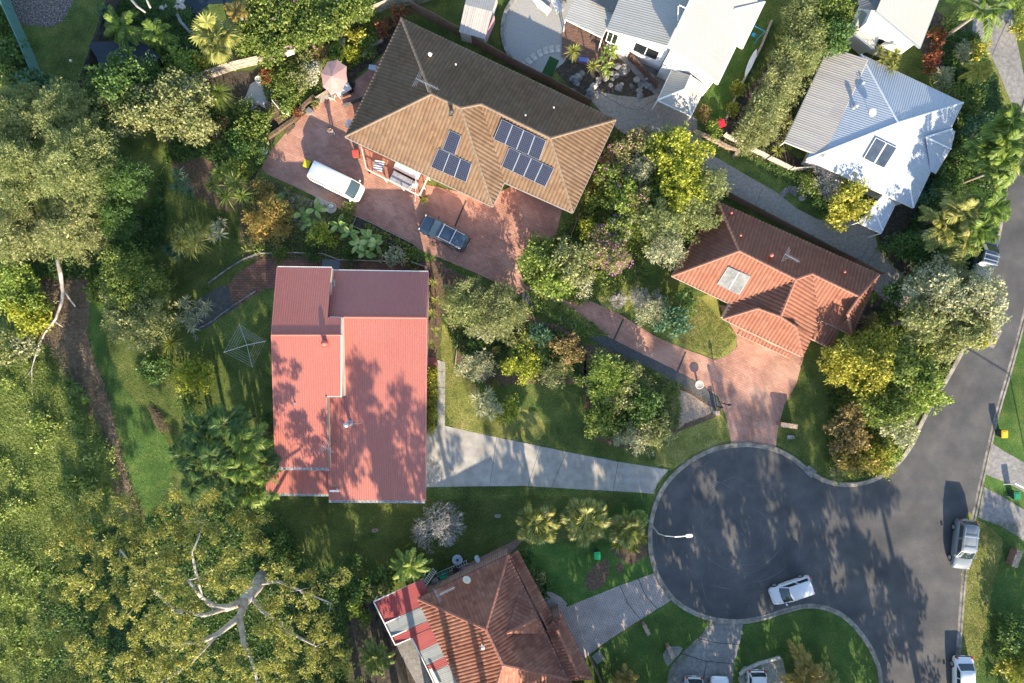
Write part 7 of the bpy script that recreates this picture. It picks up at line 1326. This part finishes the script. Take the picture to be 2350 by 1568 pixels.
treefern('small tree fern between the fan palm and the street lamp', 1462, 1195, 26, 2.2, 'bright'); spiky('yucca', 'yellow striped spiky plants under the rightmost fan palm', [(1420, 1245, 1.4, 24), (1450, 1250, 1.5, 26), (1470, 1232, 1.4, 22)], 'yellow', 'yucca', w=.1, nb=60)
for u, v, R, h, pal, lab in ((1210, 1290, 32, 2.2, 'dark', 'dark hedge shrub at the top right of the red tiled house'), (1230, 1330, 24, 1.6, 'olive', 'olive shrub beside the red tiled roof eave'), (1248, 1350, 20, 1.3, 'dark', 'dark round shrub at the curved stone path')): pl('shrub', lab, 'shrub', u, v, R, h, pal, 'broad')
palm('palm', 'short orange-green palm cut by the bottom edge, left of the cars', 1435, 1560, 36, 1.6, 'orange', 14, ll=.5); palm('palm', 'bushy orange-green palm on the rounded bottom lawn', 1850, 1550, 60, 2.6, 'orange', 26, ll=.6, droop=.6); palm('palm', 'second small palm beside the bushy one near the bottom edge', 1900, 1560, 34, 1.8, 'palmy', 12, ll=.5)
pl('shrub', 'dark glossy shrub at the lower right edge', 'shrub', 2335, 1450, 52, 2.6, 'dark', 'broad', n=9); pl('shrub', 'yellow-green shrub at the lower right corner', 'shrub', 2340, 1540, 42, 2.2, 'yellow', 'broad'); pl('shrub', 'dark shrub between the two at the lower right edge', 'shrub', 2345, 1495, 36, 2.0, 'green', 'small')
# --- front garden of the red house
pl('bottlebrush', 'feathery olive bottlebrush right of the red roof, left part', 'tree', 1070, 700, 62, 4, 'greyol', 'fine', 'feathery bushes right of the red roof', 1.05, n=12); pl('bottlebrush', 'feathery olive bottlebrush right of the red roof, right part', 'tree', 1150, 715, 66, 4.2, 'olive', 'fine', 'feathery bushes right of the red roof', 1.05, n=12); pl('bottlebrush', 'feathery lower tuft of the olive bottlebrush pair', 'shrub', 1110, 752, 34, 3, 'greyg', 'fine', n=6)
for i, (u, v, R, h, pal, sty, lab) in enumerate((
    (1092, 838, 42, 2.6, 'greyg', 'fine', 'grey-green feathery bush left of the round lime bush'), (1195, 842, 48, 2.8, 'lime', 'small', 'round yellow-lime bush in the front garden'), (1275, 858, 36, 2.4, 'olive', 'fine', 'olive feathery bush right of the round lime bush'), (1185, 795, 30, 2.0, 'green', 'broad', 'green bush above the round lime bush'),
    (1305, 800, 42, 2.8, 'brown', 'broad', 'brown tinted bush left of the bright green conifer'), (1388, 866, 58, 4.2, 'bright', 'conif', 'bright grass-green feathery tree in the front garden'), (1450, 870, 44, 3.2, 'olive', 'small', 'olive tree right of the bright green feathery one'), (1385, 958, 52, 3.4, 'green', 'broad', 'green leafy tree below the bright feathery one'),
    (1480, 935, 52, 3.6, 'dark', 'broad', 'dark tree with red berries beside the wood chip corner'), (1510, 985, 44, 3.0, 'olive', 'small', 'olive tree nearest the driveway kerb corner'), (1455, 1005, 42, 3.0, 'greyg', 'fine', 'silvery grey tree above the concrete driveway'), (1420, 915, 40, 3.6, 'olive', 'broad', 'olive leafy tree between the green and the dark trees'), (1165, 945, 34, 2.4, 'lime', 'broad', 'lime leafy bush above the concrete driveway bend'),
    (1250, 790, 26, 1.4, 'dark', 'small', 'dark low bush in the front garden centre'), (1090, 800, 26, 1.6, 'dark', 'small', 'dark bush right of the lawn strip'), (1280, 905, 1, 1, 'dark', 'small', ''))):
    if lab: pl('shrub' if h < 3 else 'small_tree', lab, 'shrub' if h < 3 else 'tree', u, v, R, h, pal, sty)
spiky('cordyline', 'pale leafed cordyline cluster above the driveway bend', [(u, v, 2.0, 20) for u, v in ((1095, 915), (1112, 930), (1130, 922), (1120, 905), (1140, 940), (1125, 950), (1100, 940))], 'greyg', 'cordyline', w=.09)
spiky('cordyline', 'bright cordyline cluster beside the white line of the front bed', [(u, v, 1.8, 20) for u, v in ((1235, 755), (1255, 768), (1243, 780), (1228, 770))], 'teal', 'cordyline', w=.1); spiky('cordyline', 'cordyline heads between bottlebrush and round lime bush', [(1200, 770, 1.6, 18), (1218, 785, 1.6, 16), (1190, 785, 1.5, 16)], 'palmy', 'cordyline', w=.09)
spiky('yucca', 'spiky plants along the wall at the red roof right side', [(995, 650, 1.0, 14), (1000, 690, 1.0, 15), (992, 720, 1.1, 16), (1000, 760, 1.0, 14), (992, 790, 1.0, 13)], 'palmy', 'yucca', w=.06)
hg = thing('box_hedge', 'clipped yellow-green box hedge beside the red roof', 'hedge', P(990, 918)); V, Q = crown_arrays([(*P(991, 852 + i * 8.5, .9)[:2], .5, .50, .55) for i in range(17)], 'small', 1.3); arr_mesh('foliage', V, Q, LM['yellow'], hg); 
# --- between brown house and orange house
for i, (u, v, R, h, pal, sty, lab, fl) in enumerate((
    (1462, 318, 30, 3.6, 'pinkish', 'broad', 'pink flowered bush nearest the gravel drive', (m_fl_pink, 50)), (1425, 352, 34, 3.6, 'pinkish', 'small', 'pink flowered bush right of the brown roof corner', (m_fl_pink, 40)), (1402, 400, 34, 3.6, 'green', 'broad', 'green and pink bush beside the pink rail fence', (m_fl_pink, 50)), (1478, 385, 36, 4.0, 'greyg', 'fine', 'grey dry headed bush left of the yellow-green tree', None),
    (1430, 450, 44, 4.0, 'bright', 'broad', 'bright green bush between brown and orange houses', (m_fl_pink, 24)), (1470, 455, 34, 4.0, 'pinkish', 'small', 'pinkish bush left of the olive feathery tree', (m_fl_pink, 20)), (1372, 545, 28, 3.0, 'pinkish', 'small', 'pink flowered bush at the short timber fence', (m_fl_pink, 40)), (1400, 590, 50, 4.0, 'pinkish', 'small', 'large bush speckled with magenta flowers above the lawn', (m_fl_pink, 170)), (1425, 520, 36, 3.8, 'green', 'broad', 'green bush with purple blooms around the dead branches', (m_fl_purple, 50)),
    (1560, 355, 66, 6.5, 'lime', 'broad', 'large yellow-green tree above the pink drive, top lobe', None), (1570, 430, 58, 6.0, 'lime', 'broad', 'yellow-green lower tree joined to the large one', None), (1520, 330, 36, 4.8, 'green', 'broad', 'dark green tree behind the large yellow-green one', None), (1500, 455, 38, 4.5, 'dark', 'broad', 'dark green tree left of the yellow-green trees', None),
    (1628, 420, 48, 5.2, 'greyol', 'fine', 'feathery olive tree over the corner of the orange roof', None), (1600, 490, 58, 5.4, 'greyol', 'fine', 'feathery olive tree touching the orange roof', None), (1525, 520, 62, 5.2, 'greyol', 'fine', 'feathery olive tree left of the orange roof', None), (1530, 575, 50, 4.8, 'greyg', 'fine', 'silvery feathery tree above the shaded lawn', None),
    (1235, 590, 56, 4.6, 'green', 'broad', 'leafy green tree over the pink drive, left lobe', None), (1300, 610, 60, 4.8, 'olive', 'broad', 'leafy olive tree over the pink drive, right lobe', None), (1270, 650, 40, 4.2, 'bright', 'broad', 'green tree hanging over the drive edge', None), (1335, 650, 32, 3.0, 'greyg', 'small', 'grey-green bush below the leafy trees', None),
    (1548, 735, 46, 3.6, 'teal', 'broad', 'dark bluish-green round tree on the lit lawn', None), (1572, 690, 32, 3.2, 'dark', 'broad', 'dark round bush above the bluish-green tree', None), (1500, 720, 36, 3.0, 'greyg', 'fine', 'thin grey-green bush left of the bluish-green tree', None), (1355, 465, 26, 2.0, 'green', 'small', 'green shrub at the right eave of the brown roof', None), (1380, 420, 24, 2.0, 'green', 'small', 'low green shrub along the pink rail fence', None), (1345, 520, 24, 2.4, 'lime', 'broad', 'yellow-green shrub at the brown roof corner', None), (1315, 560, 1, 1, 'dark', 'small', '', None))):
    if lab: pl('flowering_bush' if fl else ('tree' if h > 3.5 else 'shrub'), lab, 'tree' if h > 3.5 else 'shrub', u, v, R, h, pal, sty, fl=fl)
bare('bare_bush', 'round bleached dead bush among the magenta flowers', 1425, 525, 28, 4.2, dens=1.4); bare('bare_bush', 'grey leafless bush left of the bluish-green tree', 1470, 685, 34, 3.0, dens=1.2); bare('bare_bush', 'small pinkish twiggy bush at the edge of the pink drive', 1420, 688, 22, 1.4, dens=1.0); bare('bare_bush', 'grey bare bush above the bluish-green tree', 1515, 690, 26, 3.0, dens=1.0)
# --- olive hedge between the white and blue houses
for i, (u, v, R, h, pal) in enumerate(((1905, 35, 56, 5, 'green'), (1848, 25, 50, 4.6, 'greyol'), (1915, 85, 44, 5, 'dark'), (1860, 85, 52, 4.8, 'greyol'), (1820, 130, 52, 4.6, 'greyol'), (1795, 185, 54, 4.6, 'olive'), (1765, 235, 52, 4.4, 'greyol'), (1740, 285, 50, 4.2, 'olive'), (1722, 315, 38, 3.6, 'olive'), (1850, 140, 34, 4.4, 'greyol'))):
    pl('hedge_tree', 'feathery olive hedge tree, ' + ['dark leafy one at the top edge', 'paler one at the top edge', 'dark one at the blue roof corner', 'second from the top edge', 'just above the middle of its row', 'in the middle of its row', 'just below the middle of its row', 'last but one at the lower end', 'at the lower end by the pale fence', 'leaning towards the blue metal roof'][i], 'hedge', u, v, R, h, pal, 'fine' if pal != 'dark' and i else 'broad', 'hedge between white and blue houses', 1.0, n=9)
bare('bare_tree', 'leafless spreading grey tree above the grey driveway', 1912, 408, 48, 3.6, 'tree', 1.5)
for u, v, R, h, pal, sty, lab in ((1955, 462, 56, 4.4, 'yellow', 'broad', 'yellow-green tree over the blue house corner'), (1870, 430, 22, 1.4, 'bright', 'broad', 'small bright plant left of the leafless tree'), (1850, 420, 24, 1.6, 'green', 'small', 'green bush along the grey driveway bend'), (1885, 470, 26, 1.2, 'dark', 'small', 'dark low bush under the leafless tree'), (1640, 298, 24, 1.2, 'bright', 'small', 'leafy plant beside the red bin'), (1612, 262, 16, .9, 'brown', 'small', 'potted brown shrub at the porch corner'), (1692, 205, 14, 1.0, 'yellow', 'small', 'small yellow bush at the lawn edge, upper'), (1680, 250, 14, 1.0, 'yellow', 'small', 'small yellow bush at the lawn edge, lower'),
    (1405, 165, 1, 1, 'dark', 'small', '')):
    if lab: pl('shrub', lab, 'shrub', u, v, R, h, pal, sty)
spiky('yucca', 'star-shaped yucca beside the pale fence and olive hedge', [(1784, 348, 1.2, 20)], 'palmy', 'yucca', w=.09, nb=60)
spiky('cordyline', 'pale rosette cordyline on the brown deck, left head', [(1316, 119, 2.4, 23)], 'palmy', 'cordyline', w=.09, nb=80); spiky('cordyline', 'pale rosette cordyline at the deck edge, right head', [(1360, 153, 2.2, 18)], 'palmy', 'cordyline', w=.09, nb=70)
bigleaf('frangipani', 'leafy light green plant by the brown screen of the white house', [(u, v, 1.8) for u, v in ((1392, 110), (1405, 122), (1385, 132), (1400, 145), (1388, 155), (1412, 108), (1395, 165))], 'bright', Lf=.6, W=.18, n=12)
# --- right side
for i, (u, v, R, h, pal, sty, lab) in enumerate((
    (2150, 665, 72, 7, 'greyg', 'broad', 'pale grey-green tree beside the road, upper lobe'), (2235, 690, 72, 7, 'greyg', 'broad', 'pale grey-green tree overhanging the road'), (2190, 760, 66, 7, 'olive', 'broad', 'olive tree overhanging the road bend'), (2110, 740, 60, 7.5, 'olive', 'broad', 'olive tree behind the road trees'),
    (2240, 765, 40, 6.5, 'yellow', 'broad', 'yellow leafed branch tree at the road edge'), (1985, 830, 76, 6, 'yellow', 'broad', 'yellowish tree right of the orange roof house'), (2080, 850, 66, 7, 'green', 'broad', 'green tree in the middle of the roadside group'), (2120, 900, 58, 6.5, 'bright', 'broad', 'fresh green tree beside the road at the bend'),
    (2040, 930, 66, 6.6, 'green', 'broad', 'dense green tree above the rounded corner lawn'), (2060, 985, 48, 5.6, 'greyg', 'broad', 'pale leafed tree low in the roadside group'), (1955, 985, 56, 4.6, 'brown', 'broad', 'brown olive shrub tree above the turning circle kerb'), (1960, 1050, 48, 3.8, 'orange', 'broad', 'orange tinted bush at the rounded corner'), (2010, 1055, 44, 3.6, 'yellow', 'small', 'yellow-green bush at the corner kerb'), (2045, 1040, 24, 2.6, 'bright', 'broad', 'vivid green small bush at the corner kerb'), (1920, 1085, 26, 2, 'olive', 'small', 'olive low bush closest to the turning circle'),
    (2080, 560, 42, 3.6, 'dark', 'small', 'dark bush right of the small blue carport roof'), (2140, 590, 46, 4, 'dark', 'small', 'dark brownish bush above the roadside trees'), (2190, 610, 42, 4.4, 'olive', 'small', 'olive bush below the large palms'), (2045, 680, 30, 3.6, 'dark', 'broad', 'dark tree at the right corner of the orange roof'), (2110, 640, 36, 4.2, 'olive', 'broad', 'olive tree edge over the end of the grey driveway'), (1990, 740, 22, 2.4, 'brown', 'small', 'brown bush beside the orange porch roof'),
    (2180, 420, 46, 3.4, 'dark', 'small', 'dark bush right of the blue roof'), (2130, 440, 34, 2.6, 'teal', 'broad', 'teal shrub below the blue roof corner'), (2215, 360, 44, 3.4, 'dark', 'broad', 'dark leafy shrub right of the blue roof bay'), (2250, 290, 40, 3, 'teal', 'broad', 'bluish shrub above the right palms'), (2190, 215, 34, 2.4, 'green', 'small', 'green shrub right of the upper blue roof edge'), (2160, 180, 26, 2, 'greyg', 'fine', 'grey shrub above the blue roof edge'), (2230, 240, 30, 2.2, 'green', 'broad', 'green shrub left of the lit verge'),
    (2135, 145, 26, 2.0, 'red', 'broad', 'red leafed shrub below the top right house'), (2150, 90, 22, 1.8, 'red', 'broad', 'red leafed shrub beside the top right house wall'), (2210, 120, 22, 1.6, 'greyg', 'fine', 'silver shrub in the top right garden'), (2245, 115, 24, 1.6, 'yellow', 'broad', 'yellow-green shrub beside the top right driveway'), (2180, 60, 24, 1.8, 'green', 'broad', 'green shrub beside the top right palm'), (2335, 20, 24, 1.6, 'green', 'small', 'green shrub at the top right corner'), (2340, 70, 20, 1.4, 'yellow', 'small', 'yellow shrub at the right edge near the top'), (2045, 125, 24, 1.8, 'dark', 'broad', 'dark shrub beneath the top right house'), (2330, 330, 34, 3, 'green', 'broad', 'green shrub at the right edge beside the road'), (2250, 200, 1, 1, 'dark', 'small', ''))):
    if lab: pl('tree' if h > 3.5 else 'shrub', lab, 'tree' if h > 3.5 else 'shrub', u, v, R, h, pal, sty, fl=(m_fl_red, 120, .14) if pal == 'red' and v > 100 else None)
bare('bare_branches', 'pale bare branches showing through the roadside trees', 2200, 740, 30, 8.0, 'branches', .8, th=.025)
spiky('dracaena', 'rosette plants leaning over the upper blue roof edge', [(u, v, 3.2, 17) for u, v in ((2018, 118), (2035, 130), (2052, 142), (2045, 158), (2025, 140), (2055, 122))], 'palmy', 'dracaena', w=.08, nb=50)
palm('palm', 'tall palm with sunlit fronds at the top right drive', 2258, 22, 72, 6.5, 'palm', 13, ll=.75, lw=.09, nl=44); palm('palm', 'yellow palm on the lit verge below the top right drive', 2250, 162, 34, 2.6, 'yellow', 12, ll=.5, nl=30)
for i, (u, v, R, h) in enumerate(((2205, 490, 72, 6), (2240, 530, 66, 6), (2165, 520, 60, 5), (2270, 480, 62, 6.4), (2215, 560, 58, 5.5))):
    palm('palm', 'large feather palm above the dark pickup, ' + ['topmost of the group', 'lower right and brightest', 'leftmost of the group', 'reaching over the road', 'lowest of the group'][i], u, v, R, h, 'palm' if i % 2 else 'palmy', 15, group='palms above the dark pickup', ll=.75, lw=.09, nl=42)
for i, (u, v, R, h) in enumerate(((2310, 330, 58, 6), (2340, 370, 56, 6), (2290, 390, 50, 5), (2320, 275, 46, 5), (2265, 340, 44, 4.5))):
    palm('palm', 'feather palm beside the road at the upper right edge, ' + ['largest in the middle', 'cut by the photo edge', 'lowest left', 'topmost', 'leftmost'][i], u, v, R, h, 'palm', 14, group='palms at the upper right edge', ll=.75, lw=.09, nl=40)
# --- left scrub, low bright shrubs
for u, v, R, h, pal, lab in ((25, 640, 60, 4, 'bright', 'bright green leafy bush at the left edge'), (55, 720, 56, 3, 'lime', 'yellow-lime leafy bush at the left edge'), (20, 800, 50, 2.4, 'olive', 'olive leafy bush at the left edge, below the lime one'), (75, 690, 34, 3, 'bright', 'bright bush beside the hanging grey branch'), (60, 790, 34, 2, 'greyg', 'pale soft bush left of the hanging branch'), (225, 660, 34, 1.0, 'green', 'low shrub left of the round dark tree')):
    pl('shrub', lab, 'shrub', u, v, R, h, pal, 'broad', n=8)
spiky('pandanus', 'dark star-leafed plants in the shaded scrub', [(163, 880, 1.2, 18), (185, 900, 1.1, 18), (170, 915, 1.0, 16), (200, 918, 1.0, 18)], 'dark', 'plant', w=.1)
cover('scrub', 'lumpy mass of tall green weeds down the left side', [(-60, 860), (60, 830), (130, 830), (190, 900), (235, 980), (262, 1060), (285, 1130), (320, 1180), (230, 1220), (150, 1300), (115, 1450), (80, 1600), (-60, 1600)], 260000, 'bright', .55, .34, .035, 'weeds', .5, matl=leafmat('weed_blades', [(.09, .14, .03), (.22, .29, .06), (.38, .40, .13)]))
SCR = [(-60, 860), (60, 830), (130, 830), (190, 900), (235, 980), (262, 1060), (285, 1130), (320, 1180), (230, 1220), (150, 1300), (115, 1450), (80, 1600), (-60, 1600)]
sx_, sy_ = scatter(SCR, 1500); lbs = [(a_, b_, random.uniform(.15, .75), random.uniform(.45, 1.25), random.uniform(.3, .7)) for a_, b_ in zip(sx_[:70], sy_[:70])]
V, Q = crown_arrays(lbs, 'small', .38, scale=1.25); tag(arr_mesh('weed_clumps', V, Q, bpy.data.materials['weed_blades']), 'soft leafy clumps among the tall weeds down the left side', 'weeds', None, 'stuff')
cover('dry_scrub', 'dry brown straw and twigs in the lower left corner and along the strip', [(95, 660), (160, 640), (200, 660), (200, 770), (215, 820), (255, 925), (275, 1010), (295, 1090), (330, 1190), (290, 1190), (235, 1040), (205, 960), (170, 900), (120, 800), (90, 720)], 42000, 'brown', .28, .5, .03, 'dry grass', .8, matl=leafmat('straw_blades', [(.13, .09, .06), (.24, .18, .12), (.38, .30, .21)], .1), flatn=.8)
cover('understory', 'shaded leafy undergrowth below the trees on the left', [(0, 560), (350, 480), (420, 250), (520, 240), (560, 300), (560, 420), (470, 360), (380, 380), (380, 560), (240, 640), (60, 640)], 60000, 'dark', .5, .35, .12, 'undergrowth', .7)
cover('understory', 'leafy undergrowth under the gum tree', [(120, 1250), (330, 1200), (400, 1180), (620, 1170), (640, 1300), (800, 1340), (800, 1560), (800, 1700), (60, 1700), (60, 1560)], 60000, 'dark', .6, .4, .12, 'undergrowth', .5)
for i, (pts, n_, pal, hh, lab) in enumerate((
    ([(560, 430), (650, 425), (760, 482), (830, 525), (980, 600), (760, 594), (600, 588), (560, 585)], 9000, 'green', .35, 'low green plants in the bed above the brick court'), ([(1010, 720), (1250, 745), (1340, 790), (1340, 870), (1090, 850), (1045, 800)], 9000, 'dark', .3, 'low dark plants between the front garden bushes'),
    ([(1350, 830), (1450, 830), (1560, 885), (1560, 980), (1450, 1020), (1370, 1000)], 9000, 'green', .35, 'low plants under the front garden trees'), ([(600, 170), (740, 110), (870, 40), (900, 60), (850, 130), (760, 190), (700, 240), (640, 270), (610, 220)], 26000, 'green', .4, 'low green plants between the paling fence and the pink court'),
    ([(560, 240), (620, 300), (600, 380), (560, 420), (480, 330), (480, 250)], 16000, 'green', .4, 'low plants left of the pink court'), ([(1320, 500), (1380, 320), (1480, 300), (1500, 450), (1480, 640), (1330, 700), (1200, 650), (1250, 560)], 26000, 'green', .5, 'undergrowth between the brown and orange houses'),
    ([(2060, 560), (2140, 420), (2210, 230), (2120, 60), (2240, 80), (2290, 200), (2310, 400), (2270, 640), (2150, 680)], 60000, 'dark', .6, 'dark undergrowth between the blue house and the road'), ([(1900, 880), (2000, 720), (2220, 700), (2180, 840), (2100, 960), (2060, 1060), (1960, 1100), (1900, 1060)], 40000, 'green', .5, 'undergrowth beneath the roadside trees'),
    ([(1205, 662), (1300, 700), (1400, 770), (1340, 775), (1230, 710)], 5000, 'bright', .25, 'green creeper along the lower edge of the pink drive'), ([(1640, 340), (1760, 250), (1840, 120), (1900, 100), (1800, 330), (1740, 370)], 12000, 'olive', .4, 'undergrowth beneath the olive hedge'), ([(340, -20), (440, 20), (480, 180), (400, 180), (300, 120), (250, 20)], 16000, 'dark', .4, 'dark plants around the brick path and pond'),
    ([(1690, 350), (1760, 400), (1850, 445), (1890, 480), (1960, 500), (1900, 440), (1850, 400)], 7000, 'dark', .25, 'dark plants along the grey driveway bend'), ([(630, 1160), (700, 1280), (800, 1330), (930, 1320), (800, 1400), (640, 1320)], 9000, 'dark', .3, 'dark low plants right of the gum tree'), ([(-20, -20), (20, 60), (95, 200), (60, 250), (-20, 240)], 16000, 'dark', .6, 'dark undergrowth left of the teal fence'))):
    cover('ground_cover', lab, pts, n_, pal, hh, .3, .11, 'ground cover', .9)
GM = leafmat('short_grass', [(.045, .07, .018), (.11, .14, .035), (.24, .24, .08)], .2)
for lab_, pts, n_ in (('short mown grass on the shaded lower lawn and back lawn', [(620, 1140), (978, 1150), (1480, 1135), (1494, 1260), (1300, 1250), (1180, 1250), (950, 1300), (700, 1290), (640, 1250)], 60000), ('short grass of the back lawn behind the red house', [(210, 660), (400, 400), (560, 420), (560, 590), (625, 670), (625, 940), (420, 1000), (400, 1150), (330, 1180), (230, 850)], 70000), ('short grass of the front garden lawn', [(1012, 740), (1045, 840), (1200, 885), (1340, 880), (1400, 1010), (1560, 980), (1660, 960), (1680, 1015), (1545, 1068), (1200, 1010), (1010, 975)], 40000),
    ('short grass on the verge beyond the right kerb', [(2215, 1195), (2340, 1200), (2370, 1568), (2200, 1568)], 26000), ('short grass around the two bottom driveways', [(1545, 1385), (1640, 1430), (1530, 1568), (1380, 1568), (1350, 1500)], 20000), ('short grass of the rounded bottom lawn', [(1705, 1425), (1860, 1392), (1985, 1465), (2020, 1568), (1690, 1568)], 26000), ('short grass beside the orange roofed house', [(1600, 680), (1655, 735), (1690, 775), (1650, 822), (1560, 788), (1545, 730)], 12000), ('short grass of the rounded upper verge', [(1800, 930), (1840, 860), (1900, 880), (1910, 1060), (1960, 1110), (1860, 1085), (1785, 1035)], 16000)):
    cover('grass', lab_, pts, n_, 'green', .05, .15, .022, 'grass', .8, matl=GM, flatn=.6)
# --- tall trees south of the place (outside the picture): their shade falls across the lower lawns and the road
random.seed(3); parts = []
for (x, y, h, r, z0) in WOOD:
    lb = []
    for i in range(int(r * h * .8 * (1 - z0))):
        zz = random.uniform(z0, 1.0); a = random.random() * 6.28; d = r * math.sqrt(random.random()) * (1.15 - .75 * zz); lb.append((x + d * math.cos(a), y + d * math.sin(a), h * zz, random.uniform(.7, 1.3), random.uniform(.6, 1.1)))
    parts.append(crown_arrays(lb, 'broad', .8, scale=1.3))
V, Q = cat_parts(parts); wd = arr_mesh('distant_wood', V, Q, LM['gum']); tag(wd, 'tall gum wood beyond the lower edge of the picture', 'wood', None, 'stuff')
mb = MB(); [mb.tube([(x, y, 0), (x + .3, y, h * .5), (x, y + .4, h * .85)], [.4, .3, .12], 8) for x, y, h, r, z0 in WOOD]; mb.build('trunks', m_gum, wd)
